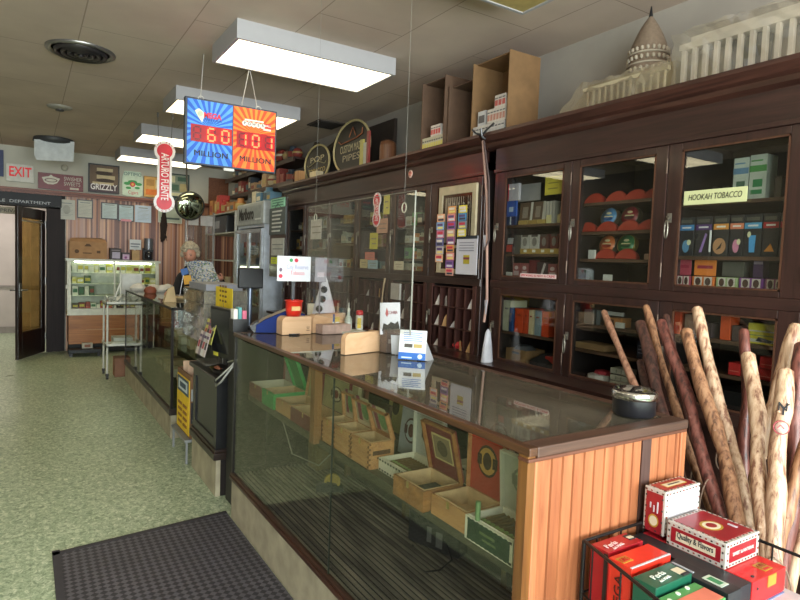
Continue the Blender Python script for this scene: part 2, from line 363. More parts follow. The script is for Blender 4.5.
# round vent
t = thing('ceiling_vent', 'large round dark metal ceiling vent with concentric rings', 'vent', (.36, 5.26, 3.05))
MB().lathe([(.24, 3.09), (.24, 3.075), (.22, 3.068), (.2, 3.08)], 36, M=Matrix.Translation((.36, 5.26, 0))).build('rim', mat('8d8a88', .3, .8), t)
b = MB()
for r in (.185, .14, .095, .05): b.lathe([(r, 3.085), (r-.005, 3.05), (r-.03, 3.06), (r-.02, 3.085)], 32, M=Matrix.Translation((.36, 5.26, 0)))
b.cyl(.02, 3.04, 3.085, 12, M=Matrix.Translation((.36, 5.26, 0))); b.build('cone', mat('4a4648', .35, .7), t)
MB().cyl(.2, 3.08, 3.089, 32, M=Matrix.Translation((.36, 5.26, 0))).build('duct', mat('1c1a1c', .8), t)
t = thing('smoke_detector', 'small round grey ceiling detector plate', 'detector', (.31, 7.4, 3.06))
MB().lathe([(.12, 3.09), (.12, 3.08), (.09, 3.068), (.05, 3.06), (0, 3.06)], 24, M=Matrix.Translation((.31, 7.4, 0))).build('cover', mat('8f8a80', .5), t)
MB().lathe([(.04, 3.062), (.04, 3.045), (0, 3.045)], 16, M=Matrix.Translation((.31, 7.4, 0))).build('sensor', mat('3d3a38', .5), t)
t = thing('ceiling_grille', 'small square dark ceiling grille above the cabinet end', 'vent', (2.85, 6.17, 3.07))
MB().box((2.69, 6.0, 3.075), (3.0, 6.34, 3.089)).build('frame', mat('4a4038', .6), t)
b = MB()
for i in range(9): b.box((2.71, 6.02+i*.035, 3.068), (2.98, 6.04+i*.035, 3.078))
b.build('louvre', mat('2c2622', .6), t)
t = thing('air_diffuser', 'round dark ceiling diffuser with a hanging white deflector panel', 'vent', (.33, 9.5, 2.78))
MB().lathe([(.24, 3.09), (.25, 3.04), (.2, 3.02), (.1, 3.0), (0, 3.0)], 28, M=Matrix.Translation((.33, 9.55, 0))).build('diffuser', mat('3a3a3c', .5), t)
MB().prism([(-.23, -.03), (.24, 0), (.23, -.27), (-.2, -.3), (-.23, -.24)], -.01, .01, M=FY(.33, 9.4, 3.06)).build('deflector', mat('cfd2d4', .6), t)
# ---------------------------------------------------------------- things on the rear wall
def framed(name, label, cat, x0, x1, z0, z1, y, fw, fm, pm, M=None, th=.02, group=None):
    t = thing(name, label, cat, ((x0+x1)/2, y, z0), group)
    f = MB().box((x0, y-th, z0), (x0+fw, y, z1)).box((x1-fw, y-th, z0), (x1, y, z1)).box((x0+fw, y-th, z0), (x1-fw, y, z0+fw)).box((x0+fw, y-th, z1-fw), (x1-fw, y, z1)); f.build('frame', fm, t)
    MB().box((x0+fw, y-th*.5, z0+fw), (x1-fw, y-.001, z1-fw)).build('print', pm, t)
    return t
yw = YB-.004
t = thing('exit_sign', 'white exit sign with red letters above the back door', 'sign', (-.06, yw, 2.56))
MB().box((-.24, yw-.05, 2.56), (.11, yw, 2.82)).build('housing', mat('d2d0ca', .5), t, bev=.006)
text('lettering', 'EXIT', .2, mat('d8202c', .5, emit=.15), t, FY(-.065, yw-.052, 2.70), fitw=.28, bold=.004)
t = thing('neon_sign', 'blue framed sign with green and red neon lines at the left photo edge', 'sign', (-.5, yw, 2.6))
MB().box((-.75, yw-.04, 2.62), (-.27, yw, 3.0)).build('backing', mat('1c2c5c', .5), t)
b = MB()
for i, z in enumerate((2.68, 2.76, 2.84, 2.92)): b.tube([(-.7, yw-.05, z), (-.32, yw-.05, z)], .008, m=i % 2)
b.build('tubing', [emitter('40c0a0', 1), emitter('e04050', 1)], t)
t = framed('tin_sign', 'dark red metal sign with white oval and lettering beside the exit sign', 'sign', .16, .76, 2.49, 2.73, yw-.05, .012, mat('6c1c28', .4), mat('74202c', .4))
M_ = FY(.46, yw-.062, 2.62)
shapes_on(t, 'emblem', M_, [('p', [(-.25, .04), (-.16, .065), (-.13, .09), (-.1, .065), (-.01, .04), (-.05, -.03), (-.1, -.055), (-.17, -.055), (-.22, -.03)], 0), ('o', -.13, .005, .085, .03, 1), ('o', -.13, .005, .07, .02, 0)], [mat('d6d0c4', .5), mat('5c1822', .5)])
text('lettering', 'SWISHER', .085, mat('d6d0c4', .5), t, FY(.62, yw-.062, 2.665), fitw=.24)
text('lettering', 'SWEETS', .085, mat('d6d0c4', .5), t, FY(.61, yw-.062, 2.59), fitw=.22)
shapes_on(t, 'tag', M_, [('r', .12, -.11, .24, -.08, 0)], [mat('c8beb4', .6)])
t = framed('framed_poster', 'black framed brown poster with stacked cans and white letters on the ledge', 'picture', .83, 1.275, 2.50, 2.95, yw-.04, .02, mat('1a1a20', .4), mat('6f5a4a', .6))
shapes_on(t, 'artwork', FY(1.05, yw-.052, 2.72), [('r', -.2, -.2, .2, -.08, 2), ('r', -.1, .12, .13, .17, 1), ('r', -.1, .0, .16, .06, 1), ('o', 0, .09, .12, .03, 0), ('o', .02, -.02, .13, .03, 0), ('r', -.16, -.09, .14, -.05, 1)], [mat('3c2c24', .6), mat('c4b493', .6), mat('4b3944', .6)])
text('lettering', 'GRIZZLY', .13, mat('e6e2e6', .5), t, FY(1.05, yw-.055, 2.59), fitw=.38, bold=.003)
t = thing('tin_sign', 'cream shield shaped sign with green leaves and a red flower', 'sign', (1.47, yw-.04, 2.48))
MB().prism([(-.15, -.18), (-.08, -.205), (.1, -.205), (.155, -.17), (.155, .1), (.12, .2), (-.12, .2), (-.155, .1)], 0, .01, M=FY(1.47, yw-.04, 2.69)).build('plate', mat('c9dccc', .5), t)
M_ = FY(1.47, yw-.051, 2.69)
shapes_on(t, 'flower', M_, [('o', -.08, .0, .05, .025, 0), ('o', .09, .0, .05, .025, 0), ('o', 0, .03, .07, .03, 0), ('o', -.06, -.07, .04, .02, 0), ('o', .07, -.06, .04, .02, 0), ('o', 0, -.01, .04, .04, 1), ('o', 0, -.01, .02, .02, 2)], [mat('3f9a5a', .6), mat('d0404c', .6), mat('e8c060', .6)])
text('lettering', 'OPTIMO', .075, mat('2f6a70', .6), t, FY(1.47, yw-.052, 2.84), fitw=.26)
text('lettering', 'Cigars', .075, mat('c03848', .6), t, FY(1.48, yw-.052, 2.55), fitw=.15)
t = framed('cigar_poster', 'orange tan poster leaning on the ledge beside the cream shield sign', 'picture', 1.64, 1.92, 2.50, 2.84, yw-.03, .008, mat('b08a50', .6), mat('d8a860', .6))
shapes_on(t, 'artwork', FY(1.78, yw-.042, 2.67), [('r', -.1, .02, .02, .12, 0), ('r', .04, -.02, .1, .12, 1), ('r', -.11, -.13, .1, -.04, 2)], [mat('b98a4a', .6), mat('e0d2a8', .6), mat('e07a30', .6)])
t = framed('framed_collage', 'dark framed picture of green and cream labels behind the hanging bone sign', 'picture', 1.98, 2.36, 2.53, 2.93, yw-.02, .018, mat('2c3a3c', .5), mat('8a9684', .6))
shapes_on(t, 'artwork', FY(2.17, yw-.032, 2.73), [('r', -.15, .05, -.04, .16, 0), ('r', 0, .08, .14, .15, 1), ('r', -.12, -.08, .02, .02, 1), ('r', .04, -.1, .15, .04, 2), ('r', -.15, -.17, .12, -.12, 0)], [mat('d8d4b0', .6), mat('4a6a58', .6), mat('b8a878', .6)])
certs = [(58, 199, 75, 220, 'c6c6c0', 'unframed white certificate under the tin sign, nearest the door casing', 0), (77, 199, 93, 219, 'c9c8c0', 'second certificate from the door casing, in a thin dark frame', 1),
 (101, 202, 118, 220, 'bccbd0', 'pale blue certificate in a black frame, middle of the five', 1), (118, 204, 134, 222, 'b6cad4', 'blue tinted certificate with a pink strip at its foot, fourth of five', 1), (135, 205, 151, 223, 'bccce2', 'unframed pale blue certificate, rightmost of the five in the row', 0)]
for i, (a, z1, c, z0, col, lb, fr) in enumerate(certs):
    p = P(a, z1, y=YB-.03); q = P(c, z0, y=YB-.03); y = YB-.0195
    t = thing('certificate', lb, 'certificate', ((p.x+q.x)/2, y, q.z), 'certificates in a row on the paneling')
    if fr: MB().box((p.x, y-.015, q.z), (q.x, y, p.z)).build('frame', mat('34323c', .4), t)
    e = .018 if fr else 0
    MB().box((p.x+e, y-.018, q.z+e), (q.x-e, y-.001, p.z-e)).build('paper', mat(col, .7, var=.05), t)
    it = [('r', -.07, .09, .07, .105, 0)]+[('r', -.085, .06-.022*j, .085-.02*(j % 3), .064-.022*j, 0) for j in range(8)]
    if i == 3: it.append(('r', -.08, -.135, .08, -.10, 1))
    if i == 0: it.append(('o', 0, 0, .05, .07, 2))
    shapes_on(t, 'print', FY((p.x+q.x)/2, y-.0182, (p.z+q.z)/2), it, [mat('8c9498', .7), mat('d490a0', .7), mat('a8a8a4', .7)])
y = YB-.022
t = framed('price_poster', 'white poster with a dark border low behind the hanging bone sign', 'poster', 1.87, 2.25, 2.1, 2.62, y, .012, mat('c8ccc8', .5), mat('aab4a8', .6))
shapes_on(t, 'print', FY(2.06, y-.012, 2.36), [('r', -.15, -.2, .15, -.17, 0), ('r', -.15, .0, .0, .2, 1), ('r', .03, .05, .15, .2, 0)], [mat('4a5a58', .6), mat('7c8c84', .6)])
# white disc fitting and clip
tag(MB().lathe([(.03, 0), (.05, .01), (.05, .03), (.02, .045), (0, .045)], 14, M=FY(.51, yw, 2.84)).build('wall_fitting', mat('bcb8ac', .5)), 'small round white fitting on the wall above the tin sign', 'fitting')
# dark hanging tail
t = thing('horsehair_tail', 'long dark brown hanging horsehair brush on the striped paneling', 'brush', (1.96, YB-.06, 1.76))
b = MB()
for i in range(26):
    a = random.uniform(-.05, .05); c = random.uniform(-.06, .06)
    b.tube([(1.96+a*.3, YB-.04, 2.28), (1.955+a, YB-.04+random.uniform(-.02, .01), 2.05), (1.965+c, YB-.04+random.uniform(-.02, .01), 1.76+random.uniform(0, .12))], [.012, .014, .004], 5)
b.build('hair', mat('2e2220', .9), t)
MB().cyl(.012, 2.26, 2.406, 8, M=Matrix.Translation((1.96, YB-.05, 0))).build('handle', mat('4a3020', .6), t)
# brown plywood panel high on the wall, corner
t = tag(MB().box((2.69, YB-.03, 2.48), (3.03, YB-.005, 2.93)).build('wood_plaque', wood('6a3e2a', '8f5c3e', .5, axis='y')), 'square reddish brown wood board high in the back corner', 'board')
# ================================================================ BACK OF THE SHOP
# deli cooler
CX0, CX1, CY = .53, 1.83, 10.15
t = thing('deli_cooler', 'white glass fronted deli cooler with wood base against the rear wall', 'cooler', (1.18, CY+.2, 0))
MB().box((CX0+.03, CY+.12, .02), (CX1-.03, CY+.42, .16)).build('base', mat('1b1a1c', .6), t)
MB().box((CX0+.02, CY, .16), (CX1-.02, CY+.43, .60)).build('wood_panel', wood('8a5226', 'b4743c', .4, axis='x'), t)
MB().box((CX0+.25, CY-.012, .37), (CX1-.2, CY, .385)).build('rail', mat('b98a5c', .4), t)
b = MB().box((CX0, CY-.02, .60), (CX1, CY+.43, .70)).prism([(CY-.02, .70), (CY+.1, 1.42), (CY+.13, 1.42), (CY+.03, .70)], CX0, CX0+.05, M=Matrix(((0,0,1,0),(1,0,0,0),(0,1,0,0),(0,0,0,1))))
b.prism([(CY-.02, .70), (CY+.1, 1.42), (CY+.13, 1.42), (CY+.03, .70)], CX1-.05, CX1, M=Matrix(((0,0,1,0),(1,0,0,0),(0,1,0,0),(0,0,0,1))))
b.prism([(CY-.02, .70), (CY+.1, 1.42), (CY+.12, 1.42), (CY+.0, .70)], 1.165, 1.19, M=Matrix(((0,0,1,0),(1,0,0,0),(0,1,0,0),(0,0,0,1))))
b.box((CX0-.02, CY+.09, 1.42), (CX1+.03, CY+.43, 1.455)).box((CX0, CY+.41, .7), (CX1, CY+.43, 1.42)).box((CX0, CY+.1, .7), (CX0+.02, CY+.42, 1.42)).box((CX1-.02, CY+.1, .7), (CX1, CY+.42, 1.42))
b.build('cabinet_frame', mat('d4d6cc', .4), t)
MB().quad((CX0+.05, CY, .72), (CX1-.05, CY, .72), (CX1-.05, CY+.108, 1.41), (CX0+.05, CY+.108, 1.41)).build('glass_front', glass('f4faf2', 1.4), t)
for z, dy in ((.9, .05), (1.08, .09), (1.25, .13)):
    MB().box((CX0+.05, CY+dy, z-.012), (CX1-.05, CY+.4, z)).build('shelf', mat('ecefdf', .4), t)
MB().tube([(CX0+.1, CY+.15, 1.405), (CX1-.1, CY+.15, 1.405)], .012).build('lamp_tube', emitter('f4ffdc', COOL), t)
MB().box((CX0-.02, CY-.04, 1.0), (CX0, CY+.0, 1.06)).build('latch', WHITE, t)
random.seed(3)
def goods(n, zs, cols, names, where, y, hr, wr=(.045, .1)):
    for (z, x0, x1) in zs:
        x = x0; k = 0
        while x < x1:
            w = random.uniform(*wr); h = random.uniform(*hr); c = random.choice(cols)
            kind = random.choice(names)
            b = MB().box((x, y(z), z+.001), (x+w*.9, y(z)+.09, z+h)).box((x+w*.1, y(z)-.002, z+h*.3), (x+w*.8, y(z), z+h*.7), 1)
            o = b.build(kind, [mat(c, .5), mat(random.choice(['e8e4d8', 'c8b84a', '8c3a30', '3a6a4a']), .5)])
            tag(o, '%s %s on the %s, %s half, number %d' % (CN.get(c, 'coloured'), kind.replace('_', ' '), where[z], 'left' if x0 < 1 else 'right', k+1), 'package', 'packages in the deli cooler')
            x += w; k += 1
CN = {'d8d29a': 'pale yellow', 'c8c25a': 'yellow green', '7c2c24': 'dark red', '3c5a3c': 'green', 'd8d8cc': 'white', '4a3a34': 'dark brown', 'b89a4a': 'mustard', '5a6a78': 'slate', 'a04038': 'red', 'e0b080': 'tan'}
zs = {1.25: 'deli top shelf', 1.08: 'deli second shelf', .9: 'deli third shelf', .70: 'deli floor'}
yy = lambda z: CY+.06+(z-.7)*.16
goods(0, [(1.25, .60, 1.15), (1.25, 1.21, 1.76)], ['d8d29a', 'c8c25a', 'd8d8cc', 'd8d8cc'], ['cheese_pack', 'meat_pack'], zs, yy, (.11, .15), (.06, .11))
goods(0, [(1.08, .6, .78), (1.08, 1.36, 1.76)], ['c8c25a', '3c5a3c', 'd8d29a'], ['cheese_pack', 'dip_tub'], zs, yy, (.07, .12))
goods(0, [(.9, .6, .84), (.9, 1.3, 1.72)], ['3c5a3c', 'a04038', 'd8d8cc', 'c8c25a'], ['sausage_pack', 'meat_pack'], zs, yy, (.08, .14))
goods(0, [(.701, .6, 1.1), (.701, 1.22, 1.7)], ['7c2c24', '4a3a34', 'a04038', 'd8d8cc'], ['sausage_pack', 'jar'], {.701: zs[.70]}, yy, (.07, .12))
# floor scale in front of cooler
t = thing('floor_scale', 'low black wheeled platform at the foot of the deli cooler', 'platform', (.72, 10.0, 0))
MB().box((.53, 9.9, .05), (.98, 10.12, .11)).build('deck', mat('1c2028', .5), t, bev=.01)
for x in (.57, .94): MB().cyl(.028, -.02, .02, 12, M=Matrix.Translation((x, 9.93, .03)) @ Matrix.Rotation(PI/2, 4, 'X')).build('wheel', BLACK, t)
t = tag(MB().box((.72, 9.99, .112), (.86, 10.1, .19)).box((.75, 9.985, .13), (.83, 9.99, .17), 1).build('small_carton', [mat('b8b4a8', .6), mat('8c5a48', .6)]), 'small pale carton lying on the black platform', 'carton')
# on top of the cooler
ZT = 1.456
def carton(name, label, x0, x1, y0, y1, z0, z1, m, flaps=True):
    t = thing(name, label, 'box', ((x0+x1)/2, (y0+y1)/2, z0))
    e = .006
    b = MB().box((x0, y0, z0), (x1, y0+e, z1)).box((x0, y1-e, z0), (x1, y1, z1)).box((x0, y0+e, z0), (x0+e, y1-e, z1)).box((x1-e, y0+e, z0), (x1, y1-e, z1)).box((x0+e, y0+e, z0), (x1-e, y1-e, z0+e))
    b.build('carton_body', m, t)
    if flaps:
        f = MB().quad((x0, y0, z1), (x1, y0, z1), (x1-.02, y0+.07, z1+.05), (x0+.02, y0+.07, z1+.05)).quad((x0, y1, z1), (x1, y1, z1), (x1-.05, y1-.06, z1+.07), (x0+.1, y1-.05, z1+.06)); f.build('flap', m, t)
    return t
t = carton('cardboard_box', 'open brown cardboard carton on top of the deli cooler', .56, 1.07, 10.24, 10.5, ZT, ZT+.26, mat('a8805c', .8))
shapes_on(t, 'print', FY(.81, 10.24, ZT+.13), [('o', -.15, -.02, .03, .03, 0), ('r', .12, -.04, .17, .0, 0), ('r', -.07, -.05, .05, -.035, 0), ('p', [(-.05, .06), (.05, .06), (.02, .1), (-.02, .1)], 0)], [mat('5c4434', .8)])
def shelfbox(name, label, cat, x0, x1, y0, y1, z0, z1, m, deco=None, mats=None):
    t = thing(name, label, cat, ((x0+x1)/2, (y0+y1)/2, z0))
    MB().box((x0, y0, z0), (x1, y1, z1)).build('body', m, t, bev=.003)
    if deco: shapes_on(t, 'label', FY((x0+x1)/2, y0, (z0+z1)/2), deco, mats)
    return t
shelfbox('display_carton', 'dark open display carton with pale front on top of the cooler', 'box', 1.12, 1.28, 10.28, 10.42, ZT, ZT+.18, mat('3a3438', .6), [('r', -.05, -.07, .06, .03, 0), ('r', -.06, .05, .06, .065, 1)], [mat('b0a8c0', .6), mat('8a8088', .6)])
shelfbox('display_carton', 'purple and white open display carton on top of the cooler', 'box', 1.285, 1.40, 10.26, 10.4, ZT, ZT+.12, mat('4a4048', .6), [('r', -.045, -.05, .05, .03, 0), ('o', 0, -.02, .02, .02, 1)], [mat('c4a8c8', .6), mat('8a4a88', .6)])
t = thing('card_stand', 'tan stand holding a white sign card on top of the cooler', 'sign stand', (1.50, 10.34, ZT))
MB().box((1.44, 10.3, ZT), (1.55, 10.4, ZT+.16)).build('stand', mat('b89870', .7), t); MB().box((1.40, 10.29, ZT+.17), (1.57, 10.3, ZT+.33)).box((1.47, 10.305, ZT+.1), (1.49, 10.31, ZT+.3)).build('card', mat('c8ccd4', .6), t)
shapes_on(t, 'print', FY(1.485, 10.29, ZT+.25), [('r', -.07, .0, .07, .02, 0), ('r', -.07, -.04, .05, -.025, 0)], [mat('6a7080', .6)])
t = thing('coffee_maker', 'black coffee maker with grey upper tank on the cooler', 'coffee maker', (1.67, 10.33, ZT))
MB().box((1.61, 10.26, ZT), (1.77, 10.44, ZT+.02)).box((1.61, 10.38, ZT), (1.77, 10.44, ZT+.2)).build('body', BLACK, t, bev=.005)
MB().cyl(.07, ZT+.18, ZT+.36, 18, M=Matrix.Translation((1.69, 10.34, 0))).build('tank', mat('6a6c74', .3, .3), t)
MB().lathe([(.05, ZT+.02), (.06, ZT+.06), (.055, ZT+.14), (.03, ZT+.15)], 16, M=Matrix.Translation((1.69, 10.32, 0))).build('pot', mat('20222a', .15), t)
# utility cart
KX0, KX1, KY0, KY1 = .85, 1.3, 8.02, 8.42
t = thing('utility_cart', 'tall white metal wheeled cart behind the far glass case', 'cart', (1.08, 8.22, 0))
WM = mat('d9d9d2', .4)
for x in (KX0, KX1):
    for y in (KY0, KY1):
        MB().cyl(.012, .07, 1.02 if x == KX1 else .92, 8, M=Matrix.Translation((x, y, 0))).build('post', WM, t)
        c = MB().cyl(.03, -.012, .012, 14, M=Matrix.Translation((x, y-.01, .031)) @ Matrix.Rotation(PI/2, 4, 'Y')); c.box((x-.018, y-.012, .04), (x+.018, y+.012, .07)); c.build('caster', mat('3a3c40', .5), t)
for z in (.4, .92):
    MB().box((KX0-.02, KY0-.02, z), (KX1+.02, KY1+.02, z+.012)).box((KX0-.02, KY0-.02, z), (KX0-.01, KY1+.02, z+.04)).box((KX1+.01, KY0-.02, z), (KX1+.02, KY1+.02, z+.04)).box((KX0-.02, KY0-.02, z), (KX1+.02, KY0-.01, z+.04)).build('tray', WM, t)
t = thing('plastic_bag', 'loose clear plastic covering heaped on the top of the cart', 'plastic wrap', (1.05, 8.2, .933))
b = MB(); random.seed(5)
g = [[Vector((KX0+.0+.05*i, KY0+.0+.05*j, .935+random.uniform(0, .1))) for j in range(9)] for i in range(10)]
for i in range(9):
    for j in range(8): b.quad(g[i][j], g[i+1][j], g[i+1][j+1], g[i][j+1])
b.build('film', glass('e8ece8', 1.6, .15, haze=.42, hazec='d0d4d0'), t)
tag(MB().box((.93, 8.1, .413), (1.22, 8.36, .50)).build('tray_box', mat('b4b8ac', .6)), 'pale flat box on the lower tray of the cart', 'box')
tag(MB().box((.90, 8.03, .413), (1.28, 8.08, .46)).build('paper_stack', mat('c4c6b4', .7)), 'stack of white papers at the front of the lower cart tray', 'papers')
tag(MB().box((.95, 8.12, .003), (1.25, 8.34, .24)).build('brown_carton', mat('8c6450', .8)), 'brown carton on the floor under the wheeled cart', 'carton')
t = thing('price_scale', 'white upright scale with clear guard standing on the cart', 'scale', (1.17, 8.3, .95))
MB().box((1.03, 8.28, 1.04), (1.28, 8.34, 1.3)).build('housing', mat('c8cac8', .4), t, bev=.01)
MB().box((1.06, 8.26, .94), (1.25, 8.36, 1.04)).build('base', mat('b0b2b0', .4), t)
t = tag(MB().tube([(.93, 8.07, .98), (1.0, 8.07, 1.2), (1.0, 8.07, 1.32)], .012).tube([(1.0, 8.07, .935), (1.0, 8.07, 1.32)], .01).build('folded_easel', WM), 'thin white folded easel frame standing on the cart', 'easel')
# ================================================================ far glass case (left)
CT = 1.115
CONC = mat('a39a84', .8, scale=9, var=.2, bump=.15); TRIM = wood('1c1310', '33231c', .4, axis='y', coat=.2)
CASEG = glass('f3f5ef', 1.5, gain=1.0)
ax, bx, ay, by = 1.04, 1.66, 5.2, 7.92
t = thing('glass_display_case', 'far glass display case with dark metal edges running to the back of the shop', 'display case', ((ax+bx)/2, (ay+by)/2, 0))
MB().box((ax+.0, ay, 0), (bx, by, .2)).build('plinth', CONC, t)
MB().box((ax-.015, ay-.01, .2), (bx, by, .255)).build('base_trim', TRIM, t, bev=.006)
MB().box((ax+.01, ay+.01, .255), (bx, by-.01, .265)).build('deck', mat('3c4038', .6), t)
b = MB()
for x, y in ((ax, ay), (ax, by-.02)): b.box((x-.004, y, .255), (x+.016, y+.02, CT))
b.box((bx-.02, ay, .255), (bx, ay+.02, CT)).box((ax-.004, ay, CT-.02), (ax+.014, by, CT-.002)).box((ax, ay, CT-.02), (bx, ay+.014, CT-.002)).box((ax, by-.014, CT-.02), (bx, by, CT-.002))
b.build('metal_frame', mat('221c1a', .4, .5), t)
MB().box((ax, ay+.02, .255), (ax+.005, by-.02, CT-.02)).build('front_glass', CASEG, t)
MB().box((ax+.02, ay, .255), (bx-.02, ay+.005, CT-.02)).build('end_glass', CASEG, t)
MB().box((ax+.02, by-.008, .255), (bx-.02, by-.003, CT-.02)).build('far_glass', CASEG, t)
MB().box((ax-.004, ay, CT-.002), (bx, by, CT+.004)).build('top_glass', glass('cfd4c8', 1.5, gain=1.3), t)
MB().box((bx-.012, ay+.02, .27), (bx, by-.02, CT-.02)).build('back_panel', mat('4a463e', .6), t)
MB().box((ax+.2, ay+.02, .66), (bx-.02, by-.02, .668)).build('glass_shelf', glass('dfe8de', 1.45), t)
random.seed(11)
cl = ['c8c4b4', '5a4a40', '3c5868', 'a89878', '7a3c34', '2c2c34']
cnn = dict(zip(cl, ['cream', 'brown', 'blue grey', 'tan', 'dark red', 'black']))
for zi, (z, nm) in enumerate(((.669, 'glass shelf'), (.266, 'bottom'))):
    y = ay+.15; k = 0
    while y < by-.4:
        d = random.uniform(.12, .26); h = random.uniform(.05, .14); c = random.choice(cl); x = random.uniform(ax+.24, ax+.3)
        tt = thing('merchandise_box', '%s flat box on %s of far glass case, number %d from near end' % (cnn[c], nm, k+1), 'box', (x+.1, y+d/2, z), 'boxes in the far glass case')
        MB().box((x, y, z), (x+.22, y+d, z+h)).build('body', mat(c, .5), tt, bev=.003)
        MB().box((x-.002, y+.02, z+h*.25), (x, y+d-.02, z+h*.75)).build('label', mat('c9c5b8', .6), tt)
        y += d+random.uniform(.05, .25); k += 1
# things on the far case
t = thing('paper_bag_pile', 'heap of white bags and wrappers at the far end of the glass case', 'bags', (1.33, 7.6, CT+.005))
b = MB(); random.seed(2)
for i in range(7):
    x, y = random.uniform(1.12, 1.5), random.uniform(7.3, 7.8)
    b.lathe([(.09, 0), (.1, .03), (.06, .07), (0, .09)], 9, M=RZ(x, y, CT+.005, i) @ Matrix.Scale(random.uniform(.7, 1.1), 4), smooth=False)
b.build('bags', mat('cfcbc4', .7), t)
tag(MB().lathe([(.06, 0), (.07, .03), (.05, .065), (0, .08)], 12, sx=1.0, sy=.8, M=Matrix.Translation((1.2, 7.2, CT+.005))).build('bread_loaf', mat('8a4a34', .6)), 'rounded reddish brown loaf shaped object on the far glass case', 'loaf')
t = thing('paper_stack', 'cream stack of papers by the hand of the reading person', 'papers', (1.3, 6.2, CT+.005))
MB().box((1.2, 6.1, CT+.005), (1.44, 6.42, CT+.02)).box((1.22, 6.05, CT+.02), (1.43, 6.35, CT+.03)).build('sheets', mat('d0b890', .7), t)
p = P(161, 302, z=CT+.005)
t = thing('paper_bag', 'small tan paper bag standing at the near end of the far case', 'bag', (p.x, p.y, CT+.005))
MB().add([(p.x+.02, p.y-.04, CT+.005), (p.x+.13, p.y-.04, CT+.005), (p.x+.13, p.y+.04, CT+.005), (p.x+.02, p.y+.04, CT+.005), (p.x+.06, p.y-.01, CT+.13), (p.x+.11, p.y-.01, CT+.15), (p.x+.11, p.y+.01, CT+.15), (p.x+.06, p.y+.01, CT+.13)],
  [(0,3,2,1),(4,5,6,7),(0,1,5,4),(1,2,6,5),(2,3,7,6),(3,0,4,7)]).build('bag', mat('c9b088', .8), t)
# ================================================================ person reading
def skin(name, js, mats, parent, sub=2, loc=(0, 0, 0), M=None):
    """js: list of (pos, radius, parent index)"""
    me = bpy.data.meshes.new(name); me.from_pydata([j[0] for j in js], [(j[2], i) for i, j in enumerate(js) if j[2] is not None], [])
    o = bpy.data.objects.new(name, me); COL.objects.link(o)
    mo = o.modifiers.new('s', 'SKIN'); mo.use_smooth_shade = True
    for i, j in enumerate(js):
        r = j[1] if isinstance(j[1], tuple) else (j[1], j[1])
        me.skin_vertices[0].data[i].radius = r; me.skin_vertices[0].data[i].use_root = (i == 0)
    sb = o.modifiers.new('d', 'SUBSURF'); sb.levels = sub; sb.render_levels = sub
    dg = bpy.context.evaluated_depsgraph_get(); dg.update()
    m2 = bpy.data.meshes.new_from_object(o.evaluated_get(dg)); bpy.data.objects.remove(o)
    m2.materials.clear()
    for m in (mats if isinstance(mats, list) else [mats]): m2.materials.append(m)
    off = W[parent.name] if parent is not None else Vector((0, 0, 0))
    for v in m2.vertices: v.co = (M @ v.co if M is not None else v.co) - off
    for p in m2.polygons: p.use_smooth = True
    r = bpy.data.objects.new(name, m2); COL.objects.link(r)
    if parent is not None: r.parent = parent
    W[r.name] = off.copy(); return r
SK = mat('c48a74', .55, var=.05); CLOTH = mat('16171d', .85, scale=60)
# person stands just past the far case, faces the camera side, elbows on the case
px_, py_ = 1.86, 7.75
hd = P(190, 254, y=py_-.12)
t = thing('person', 'person with short curly greyish blond hair and black jacket reading a newspaper', 'person', (px_, py_, 0))
hx, hy, hz = hd.x, hd.y, hd.z
rh = P(170, 292, y=6.95); lh = P(222, 280, y=7.1)
sh = hz-.27
body = [((px_, py_+.05, .93), (.15, .12), None), ((px_-.01, py_+.04, 1.12), (.155, .12), 0), ((px_-.03, py_, sh-.03), (.17, .11), 1), ((hx, py_-.06, sh+.06), .075, 2), ((hx, hy+.02, sh+.14), .055, 3),
  ((px_-.2, py_-.02, sh), .075, 2), ((px_-.34, py_-.28, sh-.26), .055, 5), (((px_-.3+rh.x)/2-.02, (py_-.3+rh.y)/2, (sh-.28+rh.z)/2), .047, 6), ((rh.x, rh.y+.1, rh.z+.01), .036, 7),
  ((px_+.17, py_-.02, sh), .075, 2), ((px_+.3, py_-.2, sh-.26), .055, 9), ((lh.x+.02, lh.y+.1, lh.z-.0), .036, 10),
  ((px_-.1, py_+.04, .85), .1, 0), ((px_-.11, py_+.01, .48), .07, 12), ((px_-.11, py_+.05, .1), .05, 13), ((px_+.1, py_+.04, .85), .1, 0), ((px_+.11, py_+.01, .48), .07, 15), ((px_+.11, py_+.05, .1), .05, 16)]
bo = skin('body', body, CLOTH, t)
